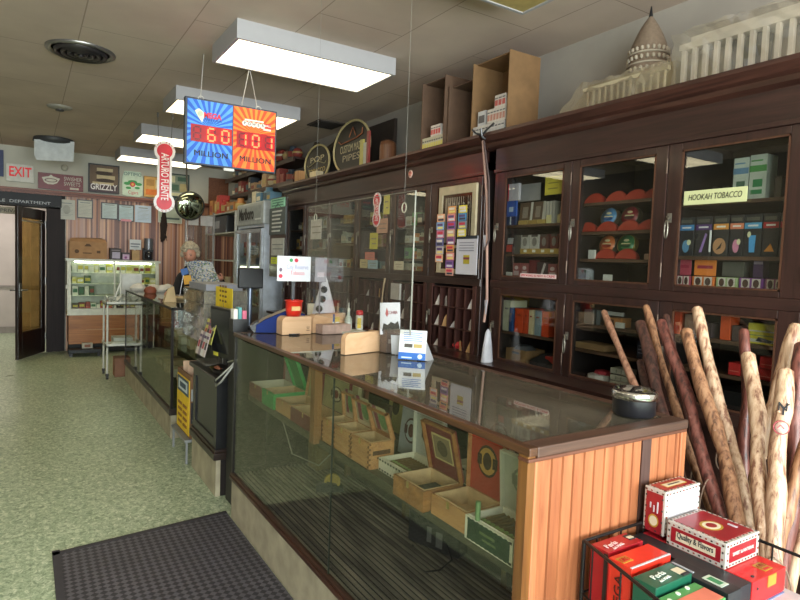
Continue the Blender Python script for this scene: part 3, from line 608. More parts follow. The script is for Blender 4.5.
# head: one surface with brow, nose, lips, chin
def head(cx, cy, cz, parent, yaw, pitch):
    n, r = 24, 18; vs = []; fs = []
    for i in range(r+1):
        th = PI*i/r
        for k in range(n):
            a = 2*PI*k/n; x = math.sin(th)*math.cos(a); y = math.sin(th)*math.sin(a); z = math.cos(th)
            X, Y, Z = x*.078, y*.098, z*.118
            if Z < 0: X *= 1-.28*(-z)**1.5; Y *= 1-.12*(-z)
            f = max(0, -y)
            nose = math.exp(-((x/.16)**2+((z+.12)/.22)**2))*f; Y -= .024*nose
            eye = sum(math.exp(-(((x-s*.38)/.16)**2+((z-.1)/.12)**2)) for s in (-1, 1))*f; Y += .008*eye
            lip = math.exp(-((x/.3)**2+((z+.48)/.08)**2))*f; Y -= .006*lip
            chin = math.exp(-((x/.3)**2+((z+.85)/.15)**2))*f; Y -= .01*chin
            vs.append((X, Y, Z))
    for i in range(r):
        for k in range(n): k2 = (k+1) % n; fs.append((i*n+k, (i+1)*n+k, (i+1)*n+k2, i*n+k2))
    M = Matrix.Translation((cx, cy, cz)) @ Matrix.Rotation(yaw, 4, 'Z') @ Matrix.Rotation(pitch, 4, 'X')
    b = MB(); b.add(vs, fs, 0, M, True)
    for s in (-1, 1): b.lathe([(.0, -.008), (.02, -.006), (.02, .004), (0, .008)], 10, sx=.8, sy=1.4, M=M @ Matrix.Translation((s*.078, .01, -.01)) @ Matrix.Rotation(PI/2, 4, 'Y'))
    b.build('head', SK, parent)
    e = MB()
    for s in (-1, 1):
        e.lathe([(0, -.008), (.011, 0), (0, .008)], 10, 0, M @ Matrix.Translation((s*.03, -.084, .012))); e.box((s*.03-.016, -.098, .03), (s*.03+.016, -.09, .035), 1, M)
    e.box((-.02, -.096, -.06), (.02, -.09, -.055), 2, M)
    e.build('face_details', [mat('2a2420', .3), mat('7a6450', .8), mat('9a5048', .6)], parent)
    h = MB(); random.seed(9)
    for i in range(150):
        th = random.uniform(0, 1.75); a = random.uniform(0, 2*PI)
        d = Vector((math.sin(th)*math.cos(a), math.sin(th)*math.sin(a), math.cos(th)))
        if d.y < -.35 and d.z < .42: continue
        rr = random.uniform(.022, .034)
        h.lathe([(0, -rr), (rr*.8, -rr*.5), (rr, 0), (rr*.8, rr*.5), (0, rr)], 7, 0, M @ Matrix.Translation((d.x*.092, d.y*.108+.01, d.z*.125+.01)) @ Euler((i, i*2, i*3)).to_matrix().to_4x4())
    h.build('hair', mat('a89c88', .9, var=.3, scale=60), parent)
head(hx, hy, hz, t, -.45, .35)
def hand(name, wrist, dirv, palm_n, parent, curl=.6, s=1.0, side=1):
    d = Vector(dirv).normalized(); n = Vector(palm_n).normalized(); a = d.cross(n).normalized()*side
    w = Vector(wrist); js = [(tuple(w), .022*s, None), (tuple(w+d*.045*s), (.034*s, .016*s), 0), (tuple(w+d*.08*s), (.036*s, .014*s), 1)]
    for k, (o, l) in enumerate(((-.03, .062), (-.01, .072), (.01, .068), (.028, .052))):
        p = w+d*.085*s+a*o*s; i0 = 2; cd = d
        for q in range(3):
            cd = (cd - n*curl*.5).normalized(); p = p+cd*(l/3*s*1.15); js.append((tuple(p), .0085*s*(1-.1*q), i0)); i0 = len(js)-1
    p = w+d*.03*s-a*.03*s; js.append((tuple(p), .012*s, 1)); p2 = p+(d*.6-a*.8-n*.3).normalized()*.035*s; js.append((tuple(p2), .01*s, len(js)-1)); js.append((tuple(p2+(d-n*.4).normalized()*.028*s), .008*s, len(js)-1))
    return skin(name, js, SK, parent, 2)
hand('hand', (rh.x, rh.y+.08, rh.z+.005), (-.3, -1, -.25), (0, -.2, 1), t, .45)
hand('hand', (lh.x+.02, lh.y+.08, lh.z), (-.6, -.8, .2), (.5, -.6, -.2), t, .8, side=-1)
for s in (-1, 1):
    MB().lathe([(.05, 0), (.055, .03), (.045, .07), (.03, .09)], 14, sx=.9, sy=2.0, M=Matrix.Translation((px_+s*.11, py_, 0))).build('shoe', BLACK, t)
# newspaper, a bent open sheet held up
b = MB(); y0 = 7.08; c0 = P(186, 262, y=y0); c1 = P(212, 262, y=y0); c2 = P(222, 289, y=y0-.05); c3 = P(193, 290, y=y0-.05)
n = 8; rows = []
for j in range(n+1):
    v = j/n
    A = c0.lerp(c3, v); B = c1.lerp(c2, v)
    rows.append([A.lerp(B, i/n)+Vector((0, .05*math.sin(PI*i/n)-.06*v*v, .015*math.sin(PI*i/n)*(1-v))) for i in range(n+1)])
def newsmat():
    m, nt, out = newmat('newsprint'); L = nt.links.new
    tc = N(nt, 'ShaderNodeTexCoord'); vo = N(nt, 'ShaderNodeTexVoronoi', i_Scale=80.0); L(tc.outputs['Object'], vo.inputs[0])
    no = N(nt, 'ShaderNodeTexNoise', i_Scale=60.0, i_Detail=3.0); L(tc.outputs['Object'], no.inputs[0])
    cr = N(nt, 'ShaderNodeValToRGB'); sp = N(nt, 'ShaderNodeSeparateColor'); L(vo.outputs['Color'], sp.inputs[0]); L(sp.outputs[0], cr.inputs[0]); e = cr.color_ramp.elements; cr.color_ramp.interpolation = 'CONSTANT'
    e[0].color = hexc('a8aab0')+(1,); e[1].position = .85; e[1].color = hexc('7c8068')+(1,)
    for p, c in ((.35, '6c7486'), (.5, 'bfc0b8'), (.62, '3c5a8c'), (.72, 'c8b8a0'), (.8, '5a7a54')): x = e.new(p); x.color = hexc(c)+(1,)
    b = N(nt, 'ShaderNodeBsdfPrincipled', i_Roughness=.8); L(cr.outputs[0], b.inputs['Base Color']); L(b.outputs[0], out.inputs[0]); return m
NEWS = newsmat()
for j in range(n):
    for i in range(n): b.quad(rows[j][i], rows[j][i+1], rows[j+1][i+1], rows[j+1][i])
    for i in range(n): b.quad(rows[j][i]+Vector((0, .004, 0)), rows[j+1][i]+Vector((0, .004, 0)), rows[j+1][i+1]+Vector((0, .004, 0)), rows[j][i+1]+Vector((0, .004, 0)))
tag(b.build('newspaper', NEWS), 'open printed newspaper held up by the reading person', 'newspaper')
# pin display with blue and yellow cards in front of person
t = thing('card_holder', 'thin stand with a blue badge and a yellow card beside the newspaper', 'card holder', (1.33, 6.3, CT+.03))
q = P(184, 270, y=6.3)
MB().tube([(1.33, 6.3, CT+.032), (q.x, 6.3, q.z-.02)], .006).cyl(.04, CT+.031, CT+.04, 12, M=Matrix.Translation((1.33, 6.3, 0))).build('stem', STEEL, t)
MB().box((-.03, -.03, 0), (.04, .035, .006), 0, FY(q.x-.0, 6.3, q.z-.02) @ Matrix.Rotation(.3, 4, 'Z')).build('badge', mat('2c5a9c', .5), t)
MB().box((-.035, -.055, 0), (.04, .035, .005), 0, FY(q.x+.03, 6.29, q.z-.09) @ Matrix.Rotation(.15, 4, 'Z')).build('card', mat('d09a28', .5), t)
# convex mirror
c = P(190, 206, y=8.4)
t = thing('convex_mirror', 'round convex security mirror in a dark rim near the reading person', 'mirror', (c.x, 8.4, c.z))
M_ = FR(c, (1, .1, 0), (0.0, -.16, 1))
R_ = .185
MB().lathe([(R_*math.sin(a), R_*.28*math.cos(a)) for a in [PI/2*(1-i/8) for i in range(9)]], 36, M=M_).build('mirror_dome', mat('b4bca4', .05, 1, .01), t)  # greenish tint put into the mirror colour for the reflected green floor
MB().lathe([(R_, -.02), (R_+.014, -.012), (R_+.012, .012), (R_-.003, .016)], 36, M=M_).build('rim', mat('2c2c28', .5), t)
MB().tube([c+Vector((.0, .02, .0)), c+Vector((.0, .2, .3)), (c.x, 8.7, H-.01)], .012).build('arm', mat('4a4642', .5), t)
# tall thin divider beside the fridge: translucent screen hung behind person
a_ = P(187, 214, y=9.3); z_ = P(213, 212, y=9.3); bt = P(186, 296, y=9.3)
t = thing('divider_screen', 'upright translucent divider with two paper notices on top, behind the reading person', 'screen', ((a_.x+z_.x)/2, 9.3, 0))
MB().box((a_.x, 9.3, .0), (z_.x, 9.306, a_.z)).build('sheet', glass('e8e4e0', 1.45, haze=.12, hazec='b4a8a0'), t)
MB().box((z_.x, 9.29, .0), (z_.x+.03, 9.32, a_.z+.05)).box((a_.x-.02, 9.29, 0), (a_.x, 9.32, a_.z)).build('post', mat('8a8480', .4, .4), t)
for u0, u1 in ((.02, .17), (.2, .38)):
    MB().box((a_.x+u0, 9.295, a_.z-.16), (a_.x+u1, 9.299, a_.z-.01)).build('notice', mat('b8b4b4', .7), t)
# ================================================================ back right corner
ALU = mat('a4a8b0', .35, .5)
FXX = 2.45
t = thing('cigarette_cooler', 'tall grey glass doored merchandiser with black lettering on its header, past the long cabinet', 'cooler', (2.75, 7.58, 0))
y0, y1 = 7.05, 8.12
MB().box((FXX+.02, y0, 0), (XR-.05, y0+.03, 1.98)).box((FXX+.02, y1-.03, 0), (XR-.05, y1, 1.98)).box((XR-.07, y0+.03, 0), (XR-.05, y1-.03, 1.98)).box((FXX+.02, y0+.03, 1.95), (XR-.07, y1-.03, 1.98)).box((FXX+.02, y0+.03, 0), (XR-.07, y1-.03, .3)).build('housing', mat('b4bccb', .4), t)
MB().box((FXX, y0, 1.98), (XR-.05, y1, 2.27)).build('header', mat('9ea3a6', .4), t, bev=.02)
MB().box((FXX-.004, y0+.07, 2.03), (FXX, y1-.1, 2.22)).build('header_panel', mat('8c9296', .4), t)
text('lettering', 'Marlboro', .2, mat('101012', .5), t, FX(FXX-.005, y1-.42, 2.12), fitw=.6, bold=.008)
MB().box((FXX-.006, y0+.08, 2.04), (FXX-.004, y0+.3, 2.06)).build('strip', mat('d8dadc', .5), t)
for a, c in ((y0+.03, (y0+y1)/2), ((y0+y1)/2, y1-.03)):
    f = MB().box((FXX-.01, a, .55), (FXX+.02, a+.045, 1.93)).box((FXX-.01, c-.045, .55), (FXX+.02, c, 1.93)).box((FXX-.01, a+.045, .55), (FXX+.02, c-.045, .6)).box((FXX-.01, a+.045, 1.88), (FXX+.02, c-.045, 1.93)).build('door', ALU, t)
    MB().box((FXX, a+.045, .6), (FXX+.005, c-.045, 1.88)).build('pane', glass('eef2ee'), f)
for z in (.62, .95, 1.27, 1.58): MB().box((FXX+.05, y0+.03, z-.012), (XR-.1, y1-.03, z)).build('shelf', mat('9a9a96', .5), t)
random.seed(21)
pc = {'c8c4b8': 'white', 'a84038': 'red', '7c6a50': 'tan', '4c5a4c': 'dark green', '2e2e36': 'black'}
for zi, (z, nm) in enumerate(((.96, 'second'), (1.28, 'third'), (1.59, 'top'))):
    y = y1-.12; k = 0
    while y > y0+.12:
        w = random.uniform(.07, .12); h = random.uniform(.1, .2); c = random.choice(list(pc))
        tag(MB().box((FXX+.07, y-w, z+.0005), (FXX+.2, y, z+h)).box((FXX+.068, y-w*.85, z+h*.2), (FXX+.07, y-w*.15, z+h*.6), 1).build('carton', [mat(c, .5), mat('b8b0a0', .6)]), '%s carton number %d from the left on the %s shelf of the grey merchandiser' % (pc[c], k+1, nm), 'carton', 'cartons in the grey merchandiser')
        y -= w+.015; k += 1
# grey menu board with white lines, green card above, note papers
t = thing('menu_board', 'grey price board with rows of white lettering at the end of the long cabinet', 'sign', (2.44, 6.6, 1.86))
MB().box((2.462, 6.35, 1.84), (2.477, 6.86, 2.15)).build('board', mat('4c5458', .6), t)
M_ = FX(2.462, 6.6, 2.0)
shapes_on(t, 'print', M_, [('r', -.17, .1-.045*i, .15-.03*(i % 3), .118-.045*i, 0) for i in range(6)], [mat('c4c8c8', .6)])
MB().tube([(2.466, 6.5, 2.15), (2.466, 6.6, 2.2)], .003).tube([(2.466, 6.7, 2.15), (2.466, 6.6, 2.2)], .003).build('wire', DARK, t)
t = tag(MB().box((2.470, 6.4, 2.155), (2.477, 6.85, 2.26)).box((2.468, 6.44, 2.175), (2.470, 6.8, 2.185), 1).box((2.468, 6.44, 2.205), (2.470, 6.78, 2.215), 1).box((2.468, 6.44, 2.235), (2.470, 6.8, 2.245), 1).build('green_notice', [mat('8cc4ac', .7), mat('3c7468', .7)]), 'mint green notice card above the grey price board', 'sign')
for i, (a, c, zz, h, col, lb) in enumerate(((6.4, 6.8, 1.6, .2, 'b4b6b4', 'white sheet of notes below the grey price board'), (6.62, 6.8, 1.5, .08, 'c8d43c', 'small yellow green sticky note below the notes'), (6.42, 6.58, 1.42, .14, 'c4c0b4', 'small cream sheet hanging beside the sticky note'))):
    tag(MB().box((2.471, a, zz), (2.4775, c, zz+h)).box((2.469, a+.03, zz+h*.6), (2.471, c-.03, zz+h*.66), 1).box((2.469, a+.03, zz+h*.35), (2.471, c-.05, zz+h*.41), 1).build('note', [mat(col, .7), mat('7c8084', .7)]), lb, 'note')
# post the notes hang on
tag(MB().box((2.478, 6.37, 1.35), (2.497, 6.87, 2.27)).build('notice_board', CABW), 'dark wood notice board at the far end of the long cabinet', 'board')
# radio shelf unit left of the merchandiser
t = thing('shelf_unit', 'grey open shelf unit left of the glass doored merchandiser', 'shelving', (2.7, 9.0, 0))
for z in (.5, 1.0, 1.5, 1.9, 2.19): MB().box((2.45, 8.2, z), (XR-.05, 9.8, z+.02)).build('shelf', mat('a8aaa4', .5), t)
for y in (8.2, 9.775): MB().box((2.45, y, 0), (2.48, y+.025, 2.19)).box((XR-.08, y, 0), (XR-.05, y+.025, 2.19)).build('post', mat('b4b6b2', .5), t)
t = thing('radio', 'black radio cassette player on the grey shelf unit', 'radio', (2.6, 9.1, 1.921))
MB().box((2.47, 8.68, 1.921), (2.67, 9.5, 2.17)).build('body', mat('18181c', .4), t, bev=.01)
MB().box((2.467, 9.05, 1.99), (2.47, 9.45, 2.1)).build('face', mat('8c8c90', .4, .4), t)
def itemrow(xf, ya, yb, z, cols, hr, wr, depth, fmt, cat, group, gap=.01, kinds=('box', 'box', 'jar')):
    y = yb; k = 0; cs = list(cols)
    while y-wr[0] > ya:
        w = min(random.uniform(*wr), y-ya); h = random.uniform(*hr); c = random.choice(cs); kd = random.choice(kinds)
        b = MB()
        if kd == 'box': b.box((xf, y-w, z), (xf+depth, y, z+h)).box((xf-.002, y-w*.85, z+h*.25), (xf, y-w*.15, z+h*.65), 1)
        elif kd == 'jar':
            r = min(w/2, depth/2); b.lathe([(r*.9, 0), (r, h*.1), (r, h*.7), (r*.6, h*.8), (r*.62, h*.82), (r*.62, h), (0, h)], 12, 0, RZ(xf+depth/2, y-w/2, z, 0))
            b.lathe([(r*1.01, h*.2), (r*1.01, h*.6)], 12, 1, RZ(xf+depth/2, y-w/2, z, 0))
        elif kd == 'ball':
            r = min(w, h)/2; b.lathe([(0, 0), (r*.8, r*.4), (r, r), (r*.7, r*1.7), (0, r*2)], 12, 0, RZ(xf+depth/2, y-w/2, z, 0)).lathe([(r*1.01, r*.9), (r*1.01, r*1.2)], 12, 1, RZ(xf+depth/2, y-w/2, z, 0))
        o = b.build({'box': 'box', 'jar': 'jar', 'ball': 'figurine'}[kd], [mat(c, .5), mat(random.choice(['cfc8b4', '8a3c30', '50606c', 'b09a60']), .5)])
        tag(o, fmt % (cols[c], {'box': 'box', 'jar': 'jar', 'ball': 'rounded ornament'}[kd], ORD[k]), cat, group)
        y -= w+gap; k += 1
ORD = ['leftmost', 'second from the left', 'third from the left', 'fourth from the left', 'fifth from the left', 'sixth from the left', 'seventh from the left', 'eighth from the left', 'ninth from the left', 'tenth from the left', 'eleventh from the left', 'twelfth from the left', 'thirteenth from the left', 'fourteenth from the left', 'fifteenth from the left']
ORD += ['number %d from the left' % i for i in range(16, 40)]
wc = {'b09070': 'tan', '6a4a3a': 'brown', 'c4b89c': 'cream', '3c4450': 'slate', '8c3c34': 'red', '5c6a74': 'grey blue'}
random.seed(33)
itemrow(2.5, 8.25, 9.75, 2.211, {'b83830': 'red', 'c8c0b4': 'white', 'a8703c': 'orange brown', '5a3a2c': 'brown'}, (.12, .3), (.12, .22), .15, '%s %s on top of the grey shelf unit, %s', 'ornament', 'things on top of the shelf unit')
itemrow(2.5, 8.25, 9.55, 1.021, wc, (.1, .3), (.1, .2), .2, '%s %s on the middle of the grey shelf unit, %s', 'ornament', 'things inside the shelf unit')
# stuff on the merchandiser top and wall shelves above
itemrow(2.55, 7.1, 8.1, 2.271, {'a8875c': 'tan', '5a4434': 'brown', '5c8098': 'blue', 'c4bca4': 'cream', '2c2c30': 'black'}, (.1, .2), (.12, .2), .15, '%s %s on top of the grey merchandiser, %s', 'box', 'things on top of the merchandiser')
for si, (z, nm) in enumerate(((2.52, 'lower'), (2.80, 'upper'))):
    t = tag(MB().box((2.78, 6.95, z), (XR, 9.9, z+.025)).box((2.78, 6.95, z-.03), (2.80, 9.9, z)).build('wall_shelf', mat('3a2420', .5)), '%s dark wood shelf of curios high on the side wall past the cabinet' % nm, 'shelf')
    itemrow(2.82, 7.0, 9.7, z+.026, wc, (.1, .22), (.1, .2), .14, '%s %s on the '+nm+' dark curio shelf, %s', 'ornament', 'curios on the %s shelf' % nm, kinds=('box', 'jar', 'ball'))
# cream hanging rolls in corner (tan boxes)
# ================================================================ lottery terminal area
MAG = ['c8c4c4', 'b8a8ac', 'd4d0b4', 'c09aa0']
t = thing('black_cabinet', 'low black cabinet under the clear ticket dispenser', 'cabinet', (1.45, 4.83, 0))
MB().box((1.24, 4.48, 0), (1.66, 5.18, .9)).build('carcass', mat('121214', .5), t, bev=.004)
MB().box((1.235, 4.52, .1), (1.24, 5.14, .84)).build('door', mat('1a1a1d', .4), t)
t = thing('ticket_dispenser', 'clear plastic four tier ticket dispenser holding rolls of scratch tickets', 'dispenser', (1.32, 4.86, .9))
DY0, DY1, DX = 4.52, 5.19, 1.13
CL = glass('e8e8e4', 1.45, .05, haze=.3, hazec='b4b0a6')
b = MB()
for k in range(5): b.box((DX, DY0, .9+k*.098), (DX+.33, DY1, .906+k*.098))
b.box((DX, DY0, .9), (DX+.33, DY0+.006, 1.296)).box((DX, DY1-.006, .9), (DX+.33, DY1, 1.296))
b.build('case', CL, t)
for k in range(4):
    z = .908+k*.098
    f = MB().quad((DX-.012, DY0+.01, z), (DX-.012, DY1-.01, z), (DX+.02, DY1-.01, z+.085), (DX+.02, DY0+.01, z+.085)).build('drawer_front', CL, t)
    for j in range(6):
        yy_ = DY0+.06+j*.108
        MB().cyl(.032, 0, .07, 12, M=Matrix.Translation((DX+.1, yy_+.035, z+.036)) @ Matrix.Rotation(PI/2, 4, 'X')).box((DX+.03, yy_-.035, z+.005), (DX+.034, yy_+.035, z+.055)).build('ticket_roll', mat(['8c8478', 'a8a49c', '6c6a60', 'b0a488', '84808c', '9c988c'][(j+k) % 6], .5), t)
tag(MB().box((DX+.02, DY0+.03, 1.298), (DX+.3, DY1-.1, 1.345)).build('ticket_books', mat('8a8c98', .5)), 'grey flat stack of ticket books lying on top of the clear dispenser', 'papers')
# pedestal
t = thing('black_pedestal', 'black painted wooden pedestal counter with a pale concrete plinth', 'counter', (1.34, 4.1, 0))
BLK = mat('19191b', .35, coat=.2)
MB().box((1.04, 3.79, 0), (1.07, 4.44, .245)).build('plinth', CONC, t); MB().box((1.07, 3.792, 0), (1.66, 4.44, .245)).build('dark_base', mat('1c1412', .5), t)
MB().box((1.02, 3.77, .245), (1.67, 4.45, .29)).box((1.03, 3.78, .29), (1.67, 4.445, .31)).build('base_trim', TRIM, t, bev=.004)
MB().box((1.05, 3.8, .31), (1.66, 4.43, .755)).build('carcass', BLK, t)
MB().box((1.04, 3.8, .31), (1.05, 3.87, .755)).box((1.04, 4.36, .31), (1.05, 4.43, .755)).box((1.04, 3.87, .31), (1.05, 4.36, .37)).box((1.04, 3.87, .70), (1.05, 4.36, .755)).build('panel_frame', BLK, t)
MB().box((1.015, 3.76, .755), (1.68, 4.46, .785)).build('top', BLK, t, bev=.005)
# black console between pedestal and main case
t = thing('black_console', 'black console cabinet between the pedestal and the main glass case', 'cabinet', (1.4, 3.6, 0))
MB().box((1.09, 3.46, 0), (1.66, 3.74, 1.10)).build('carcass', mat('0e0e10', .5), t, bev=.004); MB().box((1.3, 3.745, .3), (1.64, 3.75, .7)).build('door', BLK, t)
# monitor
mc = P(222, 332, x=1.16)
t = thing('monitor', 'black flat screen monitor on the pedestal facing the aisle', 'monitor', (1.2, 4.08, .786))
M_ = FR((1.16, 4.07, 1.005), (.12, -1, 0), (-.04, 0, 1))
MB().box((-.245, -.155, -.03), (.245, .2, 0), 0, M_).build('housing', mat('101012', .3), t, bev=.006)
MB().box((-.225, -.12, 0), (.225, .18, .002), 0, M_).build('screen', mat('23262b', .15, var=.02), t)
MB().box((-.2, -.15, .0), (-.12, -.125, .003), 0, M_).build('yellow_sticker', mat('e8dc50', .6), t)
MB().box((1.17, 4.05, .795), (1.2, 4.13, .95)).lathe([(.1, .786), (.1, .8), (.03, .806), (0, .806)], 18, M=Matrix.Translation((1.19, 4.09, 0))).build('stand', BLACK, t)
t = thing('keyboard_tray', 'black curved dish with a brown item under the monitor', 'dish', (1.1, 3.9, .786))
MB().lathe([(.09, .0), (.13, .03), (.125, .03), (.085, .006), (0, .006)], 20, sx=.6, sy=1.1, M=Matrix.Translation((1.11, 3.93, .787))).build('dish', mat('1c1a1a', .3), t)
tag(MB().lathe([(0, 0), (.03, .012), (0, .03)], 12, sx=.8, sy=2.2, M=Matrix.Translation((1.09, 3.97, .80))).build('wallet', mat('7c4a34', .6)), 'small brown rounded item lying in the black dish', 'wallet')
pts = [P(228, 362, x=1.1), P(237, 360, x=1.05), P(225, 372, x=1.0), P(216, 380, x=1.0), P(216, 386, x=1.0), P(221, 382, x=1.0), P(230, 370, x=1.02), P(236, 362, x=1.06), P(239, 352, x=1.12)]
tag(MB().tube(pts, .006, 6).build('loose_cable', mat('a8a8a4', .5)), 'pale cable hanging in a loop in front of the black pedestal', 'cable')
# yellow sign on monitor
a_ = P(216, 286, x=1.2); c_ = P(232, 305, x=1.2)
t = thing('yellow_price_card', 'bright yellow card with rows of dark figures standing behind the monitor', 'sign', (1.2, (a_.y+c_.y)/2, c_.z))
MB().box((1.2, c_.y, c_.z-.05), (1.204, a_.y, a_.z)).build('card', YELLOW, t)
MB().tube([(1.203, (a_.y+c_.y)/2, .79), (1.203, (a_.y+c_.y)/2, c_.z)], .005).build('stick', STEEL, t)
shapes_on(t, 'print', FX(1.2, (a_.y+c_.y)/2, (a_.z+c_.z)/2), [('r', -.1+.07*i, -.05+.035*j, -.065+.07*i, -.035+.035*j, 0) for i in range(3) for j in range(4)], [mat('6c4a14', .6)])
# magazine / ticket rack
t = thing('brochure_rack', 'stepped clear rack crammed with printed slips and brochures beside the monitor', 'brochure rack', (1.12, 4.33, .786))
MB().box((1.07, 4.2, .787), (1.3, 4.455, .80)).box((1.28, 4.2, .80), (1.285, 4.455, 1.1)).build('rack', CL, t)
random.seed(8)
k = 0
for r in range(4):
    for j in range(4):
        y = 4.455-j*.062; x = 1.08+r*.045; z = .865+r*.085
        c = ['d8cccc', 'c8b4bc', '9a8c98', 'd4d070', 'dcdcdc', 'b07078'][(r*3+j*2) % 6]
        M_ = FR((x, y-.03, z+.07), (0, -1, 0), (.25, 0, 1))
        o = MB().box((-.033, -.09, -.004), (.033, .08, 0), 0, M_).box((-.026, .035, 0), (.026, .055, .001), 1, M_).box((-.02, -.04, 0), (.02, .01, .001), 2, M_).build('brochure', [mat(c, .5), mat('5c4a6c', .5), mat('3a3a44' if j % 2 else 'b03848', .5)])
        tag(o, '%s brochure, %s, row %s of the slip rack' % (['white', 'pinkish', 'grey', 'yellow', 'pale grey', 'rose'][(r*3+j*2) % 6], ORD[j], ['one (front)', 'two', 'three', 'four (back)'][r]), 'brochure', 'brochures in the rack'); k += 1
# yellow boxed carton stand beside pedestal
t = thing('metal_stool', 'low grey metal stand under the yellow labelled carton', 'stand', (1.11, 4.73, 0))
MB().box((1.0, 4.49, .165), (1.22, 4.98, .185)).build('top', mat('8c8e90', .5, .3), t)
for x in (1.01, 1.195):
    for y in (4.5, 4.96): MB().box((x, y, 0), (x+.015, y+.015, .165)).build('leg', mat('8c8e90', .5, .3), t)
t = carton('carton', 'tall carton with a yellow printed side and a blue white label holding folded paper bags', 1.04, 1.21, 4.51, 4.95, .186, .66, mat('77563e', .8), flaps=False)
MB().box((1.035, 4.53, .2), (1.04, 4.94, .62)).build('yellow_panel', mat('e2bc28', .6), t)
M_ = FX(1.035, 4.735, .41)
shapes_on(t, 'print', M_, [('r', -.19, .08, .19, .2, 0), ('r', -.15, .1, .15, .18, 1), ('r', -.1, .12, .1, .16, 0)]+[('r', -.15+.17*i, -.17+.05*j, -.03+.17*i, -.15+.05*j, 2) for i in range(2) for j in range(4)], [mat('23405c', .5), mat('c8d4dc', .5), mat('8c5a1c', .6)])
M_ = FY(1.125, 4.51, .42)
shapes_on(t, 'end_print', M_, [('r', -.08, .05, .08, .14, 0), ('r', -.08, -.12, .08, .04, 1), ('p', [(-.07, -.1), (.07, -.1), (.05, -.02), (-.05, -.02)], 0)], [mat('9ca0a4', .5), mat('23242a', .5)])
for i, (x, y, a) in enumerate(((1.11, 4.84, -.3), (1.12, 4.74, .1), (1.14, 4.65, .3))):
    tag(MB().box((-.05, -.1, 0), (.05, .07, .004), 0, FR((x, y, .66), (1, a, 0), (0, a, 1))).build('folded_bag', mat('cfae94', .8)), 'folded tan paper bag sticking out of the yellow labelled carton, %s' % ['farthest', 'middle', 'nearest'][i], 'paper bag', 'paper bags in the carton')
# ================================================================ MAIN GLASS CASE
X0, X1, Y0, Y1 = 1.04, 1.69, 1.03, 3.44
OW = wood('2e1a10', '5a3820', .4, axis='y', coat=.3, bump=.2); OWZ = wood('5a3a1c', '85592f', .45, axis='z', bump=.2); OWX = wood('35241e', '5c4236', .45, axis='x', bump=.25)
BEAD = wood('7a4228', 'b0704a', .45, axis='z', grain=9, bump=.1)
t = main = thing('cigar_display_case', 'long glass display case with wooden beadboard end, full of open cigar boxes', 'display case', ((X0+X1)/2, (Y0+Y1)/2, 0))
b = MB().box((X0+.0, Y0+.03, 0), (X1, Y1, .24))
b.build('plinth', CONC, t)
MB().box((X0-.015, Y0+.03, .24), (X0+.02, Y1+.01, .262)).box((X0-.008, Y0+.03, .262), (X0+.015, Y1+.01, .278)).build('base_trim', wood('2c1813', '4d2f22', .4, axis='y', coat=.2), t, bev=.004)
# ribbed deck
def ribmat():
    m, nt, out = newmat('ribbed_rubber'); L = nt.links.new
    tc = N(nt, 'ShaderNodeTexCoord'); no = N(nt, 'ShaderNodeTexNoise', i_Scale=4.0, i_Detail=6.0); mp = N(nt, 'ShaderNodeMapping'); mp.inputs['Scale'].default_value = (6, .6, 1)
    L(tc.outputs['Object'], mp.inputs[0]); L(mp.outputs[0], no.inputs[0])
    cr = N(nt, 'ShaderNodeValToRGB'); L(no.outputs['Fac'], cr.inputs[0]); e = cr.color_ramp.elements
    e[0].position = .35; e[0].color = hexc('55514c')+(1,); e[1].position = .72; e[1].color = hexc('a8a094')+(1,)
    b = N(nt, 'ShaderNodeBsdfPrincipled', i_Roughness=.6); L(cr.outputs[0], b.inputs['Base Color']); L(b.outputs[0], out.inputs[0]); return m
b = MB().box((X0+.01, Y0+.03, .255), (X1-.02, Y1-.01, .262))
x = X0+.02
while x < X1-.03: b.box((x, Y0+.04, .262), (x+.011, Y1-.02, .272), 1); x += .026
b.build('ribbed_deck', [mat('1f1e1c', .7), ribmat()], t)
b = MB().box((X0-.003, Y0-.004, 0), (X0+.022, Y0+.028, CT-.022)).build('corner_post', wood('5a3618', '7e5226', .4, axis='z', coat=.3), t)
MB().box((X0-.004, Y1-.018, .262), (X0+.012, Y1, CT-.02)).box((X0+.2, Y1-.012, .262), (X0+.21, Y1, CT-.02)).build('far_post', mat('1c1714', .4), t)
MB().box((X0+.012, Y1-.008, .262), (X1, Y1-.003, CT-.02)).build('far_glass', glass('b8c4b8', 1.5), t)
MB().box((X0+.003, 2.12, .27), (X0+.008, Y1-.018, CT-.03)).build('front_glass', CASEG, t)
MB().box((X0+.003, Y0+.028, .27), (X0+.008, 2.117, CT-.03)).build('front_glass', CASEG, t)
MB().box((X0+.002, 2.117, .27), (X0+.009, 2.12, CT-.03)).build('glass_joint', mat('3a4038', .3), t)
# top wood border + glass
b = MB().box((X0-.006, Y0-.012, CT-.022), (X0+.022, Y1+.006, CT))
b.build('top_front_edge', OW, t, bev=.003)
b = MB().box((X0+.022, Y0-.012, CT-.028), (X1+.002, Y0+.045, CT)).box((X1-.045, Y0+.045, CT-.028), (X1+.002, Y1, CT)).box((X0+.022, Y1-.02, CT-.028), (X1-.045, Y1+.006, CT))
b.build('top_border', OWX, t, bev=.004)
MB().box((X0+.022, Y0+.045, CT-.006), (X1-.045, Y1-.02, CT-.001)).build('top_glass', glass('dde0d8', 1.5, gain=1.7, haze=.24, hazec='9a9284'), t)
MB().box((X0+.02, 2.62, CT-.012), (X1-.045, 2.625, CT+.0005)).build('glass_seam', mat('8c948c', .3), t)
